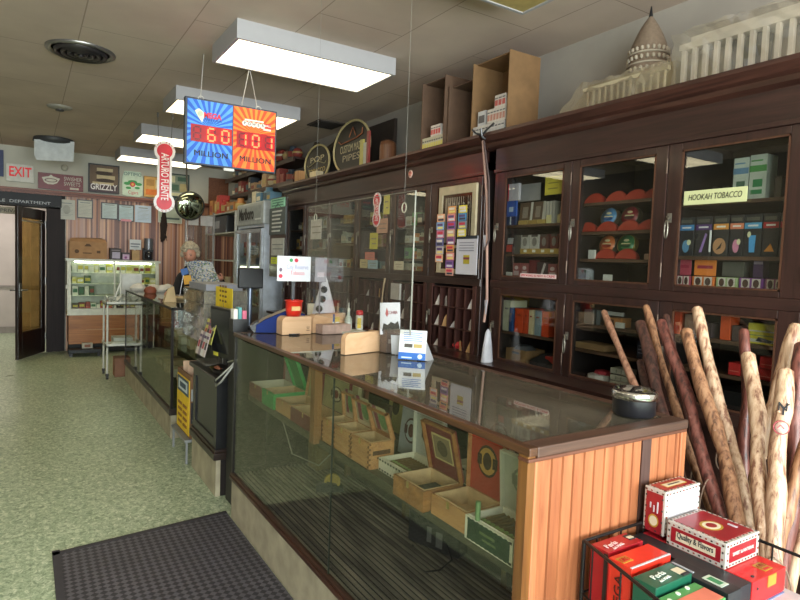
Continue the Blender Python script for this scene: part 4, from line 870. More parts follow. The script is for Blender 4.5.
# shelf, post, back
SZ = .745
MB().box((X0+.085, Y0+.03, SZ-.022), (X1-.03, Y1-.02, SZ)).box((X0+.08, Y0+.03, SZ-.03), (X0+.09, Y1-.02, SZ+.003)).build('shelf', wood('33322a', '55503f', .5, axis='y'), t)
MB().box((X0+.05, 2.40, SZ-.0), (X0+.085, 2.445, CT-.028)).box((X0+.05, 2.40, SZ-.015), (X0+.079, 2.445, SZ)).build('inner_post', wood('7a5230', '9a6e42', .5, axis='z'), t)
MB().box((X1-.025, Y0+.03, .262), (X1, Y1-.02, CT-.028)).build('back_panel', mat('37332b', .5), t)
for y in (1.7, 2.45, 3.1): MB().box((X1-.06, y, .262), (X1-.03, y+.03, SZ-.022)).build('bracket', mat('6a5a40', .6), t)
# beadboard end panel
b = MB(); x = X0+.045
for q0_, q1_ in ((X0+.022, X0+.045), (X1-.02, X1+.008)): MB().box((q0_, Y0-.006, 0), (q1_, Y0+.03, CT-.028)).build('end_stile', wood('8f5234', 'b4714c', .42, axis='z'), t, bev=.004)
MB().box((X0+.045, Y0+.008, 0), (X1-.02, Y0+.03, CT-.028)).build('end_backing', mat('4c2818', .6), t)
while x < X1-.03:
    w = .0405
    if abs(x-(X0+.45)) > .02:
        b.add([(x+.002, Y0+.008, 0), (x+.005, Y0+.001, 0), (x+w-.003, Y0+.001, 0), (x+w, Y0+.008, 0), (x+.002, Y0+.008, CT-.03), (x+.005, Y0+.001, CT-.03), (x+w-.003, Y0+.001, CT-.03), (x+w, Y0+.008, CT-.03)], [(0,1,5,4), (1,2,6,5), (2,3,7,6), (4,5,6,7)])
    else: MB().box((x, Y0-.002, 0), (x+w, Y0+.008, CT-.028)).build('dark_batten', wood('3c2a26', '5a403a', .5, axis='z'), t)
    x += w
b.build('beadboard', BEAD, t)
MB().box((X0-.006, Y0-.010, CT-.038), (X1+.002, Y0+.03, CT-.028)).build('end_molding', wood('4c2c20', '6c402e', .45, axis='x'), t, bev=.003)
# --------------------------------------------------------------- cigar boxes
CED = wood('966642', 'c49564', .55, axis='y', grain=10); CEDX = wood('7c4f2c', 'a87645', .55, axis='x', grain=10); INNER = mat('c6a984', .7, scale=30)
CIG = wood('5c4426', '7c6238', .7, axis='x', grain=20)
def cigar_box(name, label, x, y, w, d, h, om, im, lid_m, art=None, artm=None, ang=100, z=SZ, lid_h=None, clasp=True, trim=None, rim=.008, rot=0, front=None, frontm=None, im_lid=None):
    """tray with front towards the aisle; x = front, y = nearest side, w along the case, d depth; lid hinged at the back"""
    t = thing(name, label, 'cigar box', (x+d/2, y+w/2, z), 'open cigar boxes in the display case')
    r = rim
    b = MB().box((x, y, z), (x+r, y+w, z+h)).box((x+d-r, y, z), (x+d, y+w, z+h)).box((x+r, y, z), (x+d-r, y+r, z+h)).box((x+r, y+w-r, z), (x+d-r, y+w, z+h))
    b.build('tray', om, t)
    MB().box((x+r, y+r, z), (x+d-r, y+w-r, z+.008)).box((x+r, y+r, z+.008), (x+r+.002, y+w-r, z+h+.003)).box((x+d-r-.002, y+r, z+.008), (x+d-r, y+w-r, z+h)).box((x+r+.002, y+r, z+.008), (x+d-r-.002, y+r+.002, z+h+.002)).box((x+r+.002, y+w-r-.002, z+.008), (x+d-r-.002, y+w-r, z+h+.002)).build('lining', im, t)
    lh = lid_h or d
    a = math.radians(ang-90)
    M_ = FR((x+d, y+w/2, z+h), (0, -1, 0), (math.sin(a), 0, math.cos(a)))   # inner side of the lid faces the aisle
    l = MB().box((-w/2, 0, -.006), (w/2, lh, 0), 0, M_)
    for q in ((-w/2, 0, -w/2+.006, lh), (w/2-.006, 0, w/2, lh), (-w/2, lh-.006, w/2, lh)): l.box((q[0], q[1], 0), (q[2], q[3], .014), 1, M_)
    lo = l.build('lid', [lid_m, om], t)
    if art: shapes_on(lo, 'label_art', M_, [tuple([it[0]]+list(it[1:])) for it in art], artm)
    if trim:
        k = MB(); n = int(w/.02)
        for i in range(n): k.box((x-.001, y+.004+i*.02, z+.003), (x, y+.014+i*.02, z+.010)).box((x-.001, y+.004+i*.02, z+h-.010), (x, y+.014+i*.02, z+h-.003))
        k.build('edge_pattern', trim, t)
    if front: shapes_on(t, 'front_print', FX(x, y+w/2, z+h/2), front, frontm)
    if clasp: MB().box((x-.003, y+w/2-.006, z+h-.018), (x, y+w/2+.006, z+h+.004)).build('clasp', mat('b8a468', .3, .8), t)
    if rot: t.rotation_euler = (0, 0, rot)
    return t
WB = mat('cfccc0', .5); MAROON = mat('6b2228', .5); RDL = mat('a83c2c', .5); GRN = mat('12321f', .4); GOLD = mat('c8a040', .4, .3); INKD = mat('2b2520', .6)
def oval_art(w, h, cols=(0, 1, 2)):
    return [('o', 0, h/2, w*.3, h*.24, cols[0]), ('o', 0, h/2, w*.26, h*.2, cols[1]), ('o', 0, h/2, w*.13, h*.13, cols[2]), ('r', -w*.3, h*.42, -w*.17, h*.58, cols[0]), ('r', w*.17, h*.42, w*.3, h*.58, cols[0])]
AM = [mat('5c4c3c', .6), mat('c8bfa4', .6), mat('7a3428', .6)]
f_ = X0+.098
cigar_box('cigar_box', 'white lined cigar box with dark green front and black white edging, nearest in the case', f_-.03, 1.135, .205, .15, .07, WB, mat('e0ddd4', .6), mat('b9b9b0', .5), oval_art(.2, .2), [mat('8a8c84', .6), mat('a9b49c', .6), mat('50584c', .6)], 86, lid_h=.18, trim=INKD, front=[('r', -.09, -.03, .09, .03, 0), ('r', -.035, .004, .03, .012, 1), ('r', -.02, -.012, .035, -.006, 1)], frontm=[GRN, mat('5c6a44', .5)], clasp=False)
text('price', '2.75', .035, mat('3a5c80', .6), bpy.data.objects['cigar_box'], FX(f_+.114, 1.25, SZ+.07+.13))
cigar_box('cigar_box', 'low empty pale cedar cigar box with a tall orange red lid', f_-.02, 1.35, .178, .155, .065, CED, INNER, RDL, oval_art(.16, .22, (0, 1, 0)), [mat('3c2a1c', .6), mat('b8904c', .6), mat('3c2a1c', .6)], 90, lid_h=.205)
cigar_box('cigar_box', 'brown cedar cigar box with dark red lid bearing a square gold label', f_-.045, 1.54, .185, .165, .07, CEDX, INNER, MAROON, [('r', -.055, .05, .055, .15, 0), ('r', -.048, .057, .048, .143, 1), ('o', 0, .1, .03, .03, 2)], [mat('b8a878', .5), mat('7c6c54', .6), mat('4a4030', .6)], 76, lid_h=.19)
tag(MB().box((f_+.0, 1.57, SZ+.009), (f_+.09, 1.66, SZ+.04)).build('tobacco_pouch', mat('1c1d1e', .5)), 'black packet left inside the brown cedar cigar box', 'pouch')
tag(MB().cyl(.008, 0, .055, 10, M=Matrix.Translation((f_-.025, 1.29, SZ+.071))).build('lighter', mat('6c8a60', .4)), 'tiny green lighter standing at the rim of the nearest cigar box', 'lighter')
# filled boxes behind, rows of cigars
cig0 = None
def cigars(x, y, z, n, dy, ln, where, rows=1):
    global cig0
    for r in range(rows):
        for i in range(n):
            pos = (x+ln/2, y+i*dy+(dy/2 if r % 2 else 0), z+r*dy*.86)
            lb = 'brown cigar with a pale band lying %s' % where
            if cig0 is None:
                cig0 = thing('cigar', lb, 'cigar', pos, 'cigars '+where)
                M_ = Matrix.Translation(pos) @ Matrix.Rotation(PI/2, 4, 'Y')
                MB().lathe([(.004, -ln/2), (.0075, -ln/2+.01), (.008, 0), (.0078, ln/2)], 8, 0, M_).build('wrapper', CIG, cig0)
                MB().lathe([(.0083, -ln*.3), (.0083, -ln*.18)], 8, 0, M_).build('band', mat('8ca060', .5), cig0)
            else: dup(cig0, pos, label=lb, group='cigars '+where)
wb1 = cigar_box('cigar_box', 'white edged flat box of wrapped cigars behind the dark red lidded box', f_+.03, 1.755, .2, .17, .05, WB, mat('d8d4c4', .6), mat('b4b6b4', .5), oval_art(.18, .17), [mat('5c3a34', .6), mat('c4bca8', .6), mat('6c7464', .6)], 90, trim=INKD, clasp=False, lid_h=.2)
cigars(f_-.015, 1.165, SZ+.034, 8, .0195, .115, 'in the nearest white lined box', 2)
cigars(f_+.04, 1.77, SZ+.028, 10, .0185, .145, 'in the white edged flat box', 1)
wb2 = cigar_box('cigar_box', 'white edged cigar box deeper in the case with round brown lid label', f_+.24, 1.60, .17, .16, .06, WB, mat('d8d4c4', .6), mat('c3c6c8', .5), oval_art(.17, .2), [mat('6c4a40', .6), mat('b4bcc0', .6), mat('7c5c4c', .6)], 92, trim=INKD, clasp=False, lid_h=.22)
cigars(f_+.255, 1.62, SZ+.03, 7, .0185, .13, 'in the white edged deeper box', 1)
# three dovetailed wooden boxes
for i, (y, w, lb) in enumerate(((1.965, .15, 'dovetailed cedar cigar box with dark end stamp, right of its two neighbours'), (2.125, .15, 'dovetailed cedar cigar box in the middle of three'), (2.285, .11, 'dovetailed cedar cigar box with a metal clasp beside the inner post'))):
    bx_ = cigar_box('cigar_box', lb, X0+.088, y, w, .115, .105, CED, INNER, wood('7c4a2a', 'a06a40', .5, axis='y') if i == 0 else mat('b8a890', .6), [('r', -w*.4, .02, w*.4, .13, 0), ('r', -w*.3, .02, -w*.1, .13, 1), ('o', w*.12, .07, .03, .04, 2)], [mat('a0967c', .6), mat('7c3048', .6), mat('5c7c50', .6)], 72+i*6, rim=.009, lid_h=.115)
    k = MB()
    for j in range(5): k.box((X0+.0865, y, SZ+.006+j*.02), (X0+.09, y+.009, SZ+.015+j*.02)).box((X0+.0865, y+w-.009, SZ+.006+j*.02), (X0+.09, y+w, SZ+.015+j*.02)).box((X0+.088, y-.001, SZ+.016+j*.02), (X0+.097, y+.001, SZ+.024+j*.02))
    k.build('dovetail', mat('6a4020', .7), bx_)
    if i == 0: shapes_on(bx_, 'stamp', FY(X0+.146, y, SZ+.06), [('r', -.04, -.005, .04, .012, 0), ('r', -.02, -.02, .02, -.014, 0)], [mat('4a2c18', .7)])
# standing lids / boxes deeper, behind the wooden ones
def standing(label, x, y, w, h, m, art, am, lean=.1, z=SZ, cat='cigar box'):
    t = thing('propped_cigar_box', label, cat, (x, y+w/2, z))
    M_ = FR((x, y+w/2, z), (0, -1, 0), (lean, 0, 1))
    MB().box((-w/2, 0, -.02), (w/2, h, 0), 0, M_).build('board', m, t); shapes_on(t, 'label_art', M_, art, am); return t
standing('grey oval label cigar box propped upright, first behind the cedar boxes', 1.36, 1.95, .17, .22, mat('a9abac', .5), oval_art(.17, .22), [mat('5c3a34', .6), mat('b4bcc0', .6), mat('6c3c34', .6)])
standing('dark box with a yellow round flower label propped upright in the case', 1.34, 2.2, .1, .18, mat('4a3a2c', .5), [('o', 0, .1, .035, .05, 0), ('o', 0, .1, .015, .02, 1)], [mat('c89a20', .5), mat('2c2418', .5)])
standing('cream box with gold picture propped upright near the case top', 1.46, 2.13, .12, .26, mat('b9ad80', .5), [('r', -.045, .14, .045, .23, 0), ('r', -.02, .16, .02, .2, 1)], [mat('8a7c4c', .5), mat('3c3424', .5)])
standing('cream label with a sage scroll emblem propped beside the inner post', 1.3, 2.42, .2, .25, mat('b9b08a', .5), [('o', 0, .13, .07, .08, 0), ('o', 0, .13, .045, .055, 1), ('o', 0, .13, .02, .03, 0)], [mat('5c6448', .6), mat('b4ac88', .6)])
standing('pale yellow box with dark lettering bars deep in the case', 1.5, 2.32, .13, .27, mat('c4b878', .5), [('r', -.05, .2, .05, .23, 0), ('o', 0, .12, .03, .04, 0)], [mat('4c3c20', .5)])
standing('dark red edged label board with black ornament', 1.4, 2.52, .16, .26, mat('8c5a4a', .5), [('r', -.06, .04, .06, .22, 0), ('o', 0, .13, .04, .06, 1)], [mat('b8a88c', .6), mat('2c2824', .6)])
# far group
cigar_box('cigar_box', 'long maroon edged cigar box with a cream interior left of the inner post', X0+.088, 2.46, .31, .17, .07, MAROON, INNER, mat('a8a078', .5), oval_art(.2, .16), AM, 95)
cigars(X0+.1, 2.50, SZ+.02, 5, .03, .13, 'in the maroon edged box', 1)
cigar_box('cigar_box', 'plain cedar cigar box with an olive label lid, second left of the inner post', X0+.09, 2.785, .2, .18, .07, CED, INNER, mat('9a9a70', .5), oval_art(.18, .17), AM, 98)
cigars(X0+.11, 2.805, SZ+.03, 8, .019, .14, 'in the plain cedar box', 1)
cigar_box('cigar_box', 'bright green cigar box with rounded front and green lid', X0+.08, 2.995, .18, .2, .085, mat('2f9a50', .45), INNER, mat('2a8c4a', .45), None, None, 70, rim=.012)
cigar_box('cigar_box', 'dark red cigar box with a white interior at the far end of the shelf', X0+.08, 3.185, .21, .22, .08, mat('7a3c38', .5), mat('d4d0c0', .6), mat('b4aca0', .5), oval_art(.18, .2), AM, 92)
# below: folding tool / lighter, black device, cable
t = thing('tape_dispenser', 'black tape dispenser with a yellow roll on the ribbed floor of the case', 'tape dispenser', (1.46, 2.93, .27))
MB().prism([(-.06, 0), (.06, 0), (.055, .012), (.02, .03), (-.03, .04), (-.06, .03)], -.02, .02, M=FR((1.44, 2.93, .273), (.9, -.4, 0), (0, 0, 1)) @ Matrix.Scale(1.3, 4)).build('base', BLACK, t, bev=.003)
MB().lathe([(.025, -.008), (.035, -.008), (.035, .008), (.025, .008), (.025, -.008)], 18, M=FR((1.45, 2.925, .325), (.9, -.4, 0), (0, 0, 1)) @ Matrix.Scale(1.3, 4)).build('tape_roll', mat('b8a04c', .4), t)
t = thing('power_adapter', 'black cube power unit with slots and a looped cord on the case floor', 'power unit', (1.6, 2.1, .27))
M_ = FR((1.55, 2.1, .27), (.35, -1, 0), (0, 0, 1))
MB().box((-.14, 0, -.1), (.14, .16, .0), 0, M_).build('housing', mat('2c2c2e', .4), t, bev=.01)
b = MB()
for i in range(7): b.box((-.12+i*.034, .12, 0), (-.105+i*.034, .135, .001), 0, M_)
b.build('slots', mat('050505', .6), t); MB().box((-.03, .03, 0), (-.005, .1, .001), 0, M_).box((.02, .02, 0), (.055, .09, .001), 0, M_).build('rating_label', mat('6a6a6c', .5), t)
MB().tube([P(413, 545, x=1.5), P(412, 560, x=1.46), P(425, 572, x=1.42), P(440, 570, x=1.42), P(452, 560, x=1.45), P(445, 540, x=1.5)], .004, 6).build('cord', BLACK, t)
pts = [P(255, 362, x=1.3), P(250, 376, x=1.3), P(262, 395, x=1.35), P(282, 385, x=1.45), P(295, 378, x=1.5)]
pts = [Vector((p.x, min(p.y, 3.4), max(p.z, .28))) for p in pts]
pts = [Vector((1.35, 3.3, .73)), Vector((1.3, 3.32, .6)), Vector((1.32, 3.2, .42)), Vector((1.4, 3.0, .40)), Vector((1.5, 2.9, .55)), Vector((1.55, 2.9, .72))]
tag(MB().tube(pts, .004, 6).build('thin_cable', mat('8c8c80', .5)), 'thin pale cord sagging below the shelf at the far end of the case', 'cord')
t = tag(MB().box((1.5, 3.25, .273), (1.62, 3.38, .52)).build('wood_block', wood('5a5034', '77683f', .6, axis='z')), 'upright brown wood block under the shelf at the far end of the case', 'block')
# ================================================================ on the main counter
PLY = wood('c49a74', 'd9b591', .6, axis='x', grain=6, bump=.05)
def roundboard(name, label, p0, p1, h, th, cat='wooden rack'):
    d = (p1-p0); w = d.length; t = thing(name, label, cat, tuple((p0+p1)/2))
    M_ = FR(p0, d, (0, 0, 1)); r = .03
    MB().prism([(0, 0), (w, 0), (w, h)]+[(r-r*math.sin(a), h-r+r*math.cos(a)) for a in [PI/2*i/6 for i in range(7)]], -th, 0, 0, M_).build('face_board', PLY, t, bev=.002)
    return t, M_, w
p0 = P(282, 335, z=CT+.002); p1 = P(311, 334, z=CT+.002)
t, M_, w = roundboard('wooden_tray', 'light wood rack board with rounded corner at the far end of the main case', p0, p1, .105, .09)
shapes_on(t, 'stamp', M_, [('r', w-.03, .02, w-.01, .024, 0), ('r', w-.028, .03, w-.012, .034, 0), ('r', w-.03, .04, w-.01, .044, 0)], [mat('6c4a34', .6)])
p0 = P(313, 333, z=CT+.002); p1 = P(345, 330, z=CT+.002)
t, M_, w = roundboard('wooden_tray', 'second light wood rack just right of the first, with papers before it', p0, p1, .11, .05)
tag(MB().box((-.0, -.05, 0), (.2, .03, .055), 0, RZ(p0.x+.02, p0.y-.03, CT+.002, .1)).build('wrapped_package', mat('b4988c', .6, var=.2, scale=30)), 'pinkish plastic wrapped packet lying before the second wood rack', 'packet')
tag(MB().box((-.0, -.05, 0), (.16, .06, .012), 0, RZ(p0.x+.16, p0.y-.06, CT+.002, .3)).build('paper_slips', mat('c4c4bc', .6)), 'thin stack of white slips beside the wrapped packet', 'papers')
p0 = P(345, 355, z=CT+.002); p1 = P(388, 350, z=CT+.002)
t, M_, w = roundboard('wooden_tray', 'largest light wood rack board, in the middle of the main counter', p0, p1, .10, .03)
MB().box((w-.006, 0, -.14), (w+.0, .09, -.031), 0, M_).build('tray_side', PLY, t)
# blue covered machine
M_ = RZ(1.36, 3.36, CT+.0, -.25)
t = thing('counting_machine', 'blue and grey sloped machine with a round badge at the far counter end', 'machine', (1.36, 3.38, CT+.002))
b = MB()
prof = [(-.16, .0), (.17, .0), (.17, .13), (.05, .155), (-.1, .09), (-.16, .05)]
M2 = FR((1.31, 3.44, CT+.003), (.94, -.3, 0), (0, 0, 1)) @ Matrix.Scale(.86, 4)
b.prism(prof, -.0, .13, 0, M2).build('housing', mat('0a2260', .9), t, bev=.008)
b = MB().add([tuple(M2 @ Vector(v)) for v in ((-.16, .056, -.03), (-.1, .095, -.03), (.05, .16, -.03), (.17, .135, -.03), (-.16, .056, .135), (-.1, .095, .135), (.05, .16, .135), (.17, .135, .135))], [(0, 1, 5, 4), (1, 2, 6, 5), (2, 3, 7, 6)])
b.build('grey_cover', mat('9c9488', .5), t)
MB().prism([(-.175, 0), (-.12, 0), (-.1, .05), (-.15, .075), (-.2, .04)], -.02, .12, 0, M2).build('black_nose', BLACK, t)
MB().lathe([(.028, .131), (.028, .134), (0, .135)], 18, M=M2 @ Matrix.Translation((.1, .05, 0))).lathe([(.016, .135), (.016, .137), (0, .138)], 12, 1, M=M2 @ Matrix.Translation((.1, .05, 0))).build('badge', [mat('b4c0c8', .4), mat('6c8a70', .4)], t)
# pole display
q = P(250, 279, y=3.75)
t = thing('customer_display', 'black customer display on a tall grey pole behind the blue machine', 'display', (q.x, 3.75, .0))
MB().cyl(.016, 1.1, q.z, 10, M=Matrix.Translation((q.x+.005, 3.76, 0))).build('pole', mat('5c6474', .3, .6), t)
MB().box((q.x-.08, 3.72, q.z-.06), (q.x+.08, 3.76, q.z+.07)).box((q.x-.0, 3.76, q.z-.05), (q.x+.08, 3.8, q.z+.05)).build('display_head', mat('0b0c11', .55), t, bev=.008)
MB().cyl(.05, 1.1, 1.115, 14, M=Matrix.Translation((q.x+.005, 3.7, 0))).build('base', BLACK, t)
# tickets/pens by console
q = P(238, 308, y=3.6)
t = thing('slip_holder', 'holder of white teal and pink slips standing beside the monitor', 'slip holder', (q.x, 3.6, 1.1))
MB().box((q.x-.04, 3.56, 1.101), (q.x+.05, 3.64, 1.18)).build('holder', mat('1a1a1c', .4), t)
MB().box((q.x-.035, 3.57, 1.12), (q.x-.01, 3.63, 1.24)).box((q.x-.005, 3.57, 1.12), (q.x+.015, 3.63, 1.25), 1).box((q.x+.02, 3.57, 1.12), (q.x+.045, 3.63, 1.23), 2).build('slips', [PAPER, mat('5c9ca0', .6), mat('c4607c', .6)], t)
# tilted board and dark patterned item, cone bag
q0 = P(271, 322, y=3.43); q1 = P(288, 320, y=3.43); zt = P(280, 275, y=3.43).z
t = tag(MB().box((0, 0, 0), (.10, .006, zt-CT-.02), 0, FR((q0.x+.01, 3.52, CT+.003), (1, .2, 0), (.12, .1, 1)) @ Matrix.Rotation(PI/2, 4, 'X')).build('leaning_card', mat('a8a49c', .6)), 'grey clipboard card leaning behind the blue machine', 'card')
t = thing('patterned_bag', 'tall white cone shaped bag with black looping pattern behind the red cup', 'bag', (1.62, 3.5, CT))
M_ = Matrix.Translation((1.6, 3.42, CT+.003))
MB().lathe([(.1, 0), (.095, .05), (.065, .17), (.03, .28), (.012, .33)], 14, 0, M_, sy=.35).build('bag', mat('c9c6d0', .6), t)
b = MB()
for i, (u, v) in enumerate(((-.06, .07), (-.05, .13), (-.03, .19), (-.02, .25), (-.03, .02))): b.lathe([(.008, -.002), (.022, -.002), (.022, .004), (.008, .004), (.008, -.002)], 12, 0, FR((1.6+u, 3.385, CT+.01+v), (1, 0, 0), (0, 0, 1)))
b.build('pattern', mat('15151a', .6), t)
# white sign with red lettering
q0 = P(277, 281, y=3.3); q1 = P(311, 257, y=3.3)
t = thing('counter_sign', 'white counter sign with green and red emblems and pink lettering on a post', 'sign', ((q0.x+q1.x)/2, 3.3, CT))
cx, cz = (q0.x+q1.x)/2, (q0.z+q1.z)/2; hw, hh = (q1.x-q0.x)/2, (q1.z-q0.z)/2
MB().box((cx-hw, 3.3, cz-hh), (cx+hw, 3.304, cz+hh)).build('panel', mat('d8d8e0', .5, var=.02), t)
MB().box((cx-.01, 3.305, CT+.003), (cx+.01, 3.32, cz)).box((cx-.05, 3.29, CT+.002), (cx+.05, 3.35, CT+.01)).build('post', mat('3a3a40', .4), t)
shapes_on(t, 'emblems', FY(cx, 3.3, cz), [('o', -.02, hh*.68, .011, .011, 0), ('o', .012, hh*.68, .012, .012, 1), ('o', -hw*.8, -hh*.1, .009, .012, 2), ('o', -hw*.8, -hh*.6, .012, .012, 1)], [mat('3a9a5c', .5), mat('c83048', .5), mat('6c5c70', .5)])
text('lettering', 'City Reserve', .038, mat('9a9ac0', .5), t, FY(cx+.02, 3.299, cz+.01), fitw=hw*1.3)
text('lettering', 'Tobacco', .034, mat('d06a78', .5), t, FY(cx+.02, 3.299, cz-.025), fitw=hw*.85)
# grey card next to sign
q0 = P(315, 282, y=3.35); q1 = P(327, 258, y=3.35)
t = tag(MB().box((q0.x, 3.35, q0.z), (q1.x, 3.354, q1.z)).box((q0.x+.015, 3.349, q0.z+.03), (q1.x-.015, 3.35, q0.z+.06), 1).box(((q0.x+q1.x)/2-.004, 3.355, CT+.003), ((q0.x+q1.x)/2+.004, 3.36, q1.z-.02), 0).build('notice_card', [mat('86808c', .6), mat('b4a8b4', .6)]), 'dull grey notice card on a thin stick right of the white counter sign', 'sign')
# red cup
q = P(293.5, 317, y=3.26)
t = thing('red_cup', 'bright red plastic cup with tan label on a short black stand', 'cup', (q.x, 3.26, CT))
M_ = Matrix.Translation((q.x, 3.26, 0))
zc = P(293, 316, y=3.26).z
MB().lathe([(0, zc), (.04, zc), (.048, zc+.04), (.05, zc+.085), (.054, zc+.088), (.054, zc+.094), (.047, zc+.094), (.04, zc+.006), (0, zc+.006)], 24, 0, M_).build('cup', mat('c8281c', .35, coat=.3), t)
MB().box((q.x-.032, 3.26-.052, zc+.035), (q.x+.02, 3.26-.045, zc+.06)).build('label', mat('d0a870', .6), t)
MB().cyl(.012, CT+.003, zc, 10, M=M_).cyl(.04, CT+.002, CT+.008, 16, M=M_).build('stand', BLACK, t)
# small tags and boxes behind wood blocks
tag(MB().box((0, 0, 0), (.075, .004, .11), 0, RZ(P(309, 305, y=3.4).x, 3.42, CT+.06, 0)).box((.01, .004, -.057), (.016, .008, .1), 0, RZ(P(309, 305, y=3.4).x, 3.42, CT+.06, 0)).build('hang_tag', mat('c0b49c', .7)), 'cream hanging card on a stick beside the white cone bag', 'card')
tag(MB().lathe([(.02, 0), (.03, .03), (.028, .08), (.012, .1), (.014, .13), (0, .14)], 12, M=Matrix.Translation((P(324, 300, y=3.5).x, 3.42, CT+.012))).build('figurine', mat('a87c50', .6)), 'small tan figurine among the goods at the far end of the counter', 'figurine')
random.seed(17)
cx = 1.62
for i, (c, nm) in enumerate((('b87c30', 'orange'), ('c8a850', 'yellow'), ('a83c3c', 'red'), ('3c5c8c', 'blue'), ('c4a84c', 'gold'))):
    x = 1.50+i*.035
    tag(MB().box((x, 3.34, CT+.002), (x+.033, 3.4, CT+.09+.02*(i % 2))).box((x+.003, 3.339, CT+.03), (x+.03, 3.34, CT+.06), 1).build('small_box', [mat(c, .5), PAPER]), 'small %s box standing behind the second wood rack' % nm, 'box', 'small boxes behind the wood rack')
# spray bottle + red capped can
q = P(359, 331, z=CT+.002); M_ = Matrix.Translation((q.x, q.y, CT+.002))
t = thing('lighter_fluid_can', 'white can with yellow label and red cap near the counter back edge', 'can', tuple(q))
MB().lathe([(.022, 0), (.024, .004), (.024, .095), (.02, .102)], 18, 0, M_).build('can', mat('d8d6cc', .3), t)
MB().lathe([(.021, .102), (.023, .105), (.023, .125), (.016, .133), (0, .133)], 18, 0, M_).build('red_cap', mat('c01c28', .35), t)
MB().box((-.012, -.026, .02), (.012, -.0235, .085), 0, M_ @ Matrix.Rotation(-.5, 4, 'Z')).build('yellow_label', mat('d0b440', .5), t)
q = P(348, 331, z=CT+.002); M_ = Matrix.Translation((q.x, q.y, CT+.002))
t = thing('spray_bottle', 'slim pale bottle with a grey spout beside the red capped can', 'bottle', tuple(q))
MB().lathe([(.022, 0), (.024, .01), (.024, .075), (.01, .1), (.008, .13)], 16, 0, M_).build('bottle', mat('b0b8b0', .3), t)
MB().lathe([(.01, .125), (.01, .14), (.004, .15), (.003, .18), (0, .18)], 12, 0, M_).build('spout', mat('c4c4bc', .3), t)
q = P(340, 331, z=CT+.002); M_ = Matrix.Translation((q.x+.02, q.y+.08, CT+.002))
t = thing('pump_bottle', 'thin dark necked bottle left of the pale bottle', 'bottle', (q.x+.02, q.y+.08, CT))
MB().lathe([(.02, 0), (.022, .01), (.022, .1), (.007, .12), (.006, .17), (0, .17)], 14, 0, M_).build('bottle', mat('8a7c6c', .3), t)
# card holders
q0 = P(388, 353, z=CT+.002)
t = thing('brochure_holder', 'clear holder with grey packets and a tall white card showing a dark leaf', 'card holder', tuple(q0))
M_ = FR((q0.x-.01, q0.y+.0, CT+.003), (1, .12, 0), (0, .0, 1)); w = .105
MB().box((0, 0, -.05), (w, .11, -.002), 0, M_).build('packets', mat('6c5850', .5), t)
MB().box((.012, .045, -.002), (w-.015, .065, .0), 0, M_).build('band', mat('a89c98', .5), t)
MB().box((-.002, 0, -.055), (w+.002, .12, .003), 0, M_).build('holder', glass('f0f0ee', 1.45, haze=.08), t)
M3 = FR((q0.x-.02, q0.y+.03, CT+.09), (1, .12, 0), (-.08, .05, 1)); MB().box((-.01, 0, -.004), (.115, .155, 0), 0, M3).build('card', mat('d0d0d8', .5, var=.02), t)
text('lettering', 'COHIBA', .024, mat('8a4048', .5), t, M3 @ Matrix.Translation((.065, .105, .001)), fitw=.062)
shapes_on(t, 'leaf_print', M3, [('p', [(.0, .02), (.01, .055), (.035, .045), (.055, .06), (.08, .05), (.1, .062), (.11, .03), (.1, .0), (.01, .0)], 0), ('p', [(.02, .1), (.03, .13), (.04, .1), (.03, .085)], 1)], [mat('34322f', .6), mat('b85c5c', .6)])
q0 = P(398, 359, z=CT+.002); q1 = P(425, 361, z=CT+.002)
t = thing('tent_card', 'white and blue folded price card standing at the front of the main counter', 'sign', tuple(q0))
d = q1-q0; w = d.length
M_ = FR((q0.x, q0.y, CT+.003), d, (.13, .16, 1)); MB().box((0, 0, -.003), (w, .135, 0), 0, M_).build('front_panel', mat('d8dade', .45, var=.02), t)
M4 = FR((q0.x+.045, q0.y+.13, CT+.003), d, (.0, -.45, 1)); MB().box((0, 0, -.003), (w, .10, 0), 0, M4).add([tuple(M_ @ Vector(v)) for v in ((w, 0, -.001), (w, .09, -.001))]+[tuple(M_ @ Vector((w+.03, 0, -.09)))], [(0, 1, 2), (2, 1, 0)]).build('back_panel', mat('c8cad0', .45), t)
shapes_on(t, 'print', M_, [('r', 0, 0, w, .032, 0), ('o', w*.8, .016, .011, .011, 1), ('r', w*.12, .006, w*.5, .012, 1), ('r', w*.2, .055, w*.5, .072, 2), ('r', w*.55, .055, w*.85, .072, 3)]+[('r', w*.15, .085+.009*i, w*(.85-.1*(i % 2)), .088+.009*i, 4) for i in range(5)], [mat('2c64b4', .45), mat('c4dcf0', .45), mat('4a4640', .5), mat('b09c60', .5), mat('6c88b8', .5)])
# steel-lidded ashtray
q = Vector((1.588, 1.135, CT+.002)); R_ = .066
t = thing('ashtray', 'round black tin with a polished silver rimmed lid on the corner of the main counter', 'ashtray', tuple(q))
M_ = Matrix.Translation((q.x, q.y, CT+.001))
MB().lathe([(R_*.88, 0), (R_*.96, .006), (R_*.96, .05)], 36, 0, M_).build('tin', mat('15151a', .35, coat=.2), t)
MB().lathe([(R_*.97, .05), (R_*1.04, .054), (R_*1.03, .072), (R_*.95, .078), (R_*.85, .066), (R_*.5, .058), (0, .058)], 36, 0, M_).build('silver_rim', mat('c8c8c8', .12, 1, .03), t)
MB().lathe([(R_*.45, .0585), (R_*.4, .068), (0, .07)], 20, 0, M_).tube([(q.x-.05, q.y-.02, CT+.075), (q.x, q.y, CT+.082), (q.x+.05, q.y+.02, CT+.075)], .006).build('lid_knob', mat('2c2c2e', .2, .8), t)
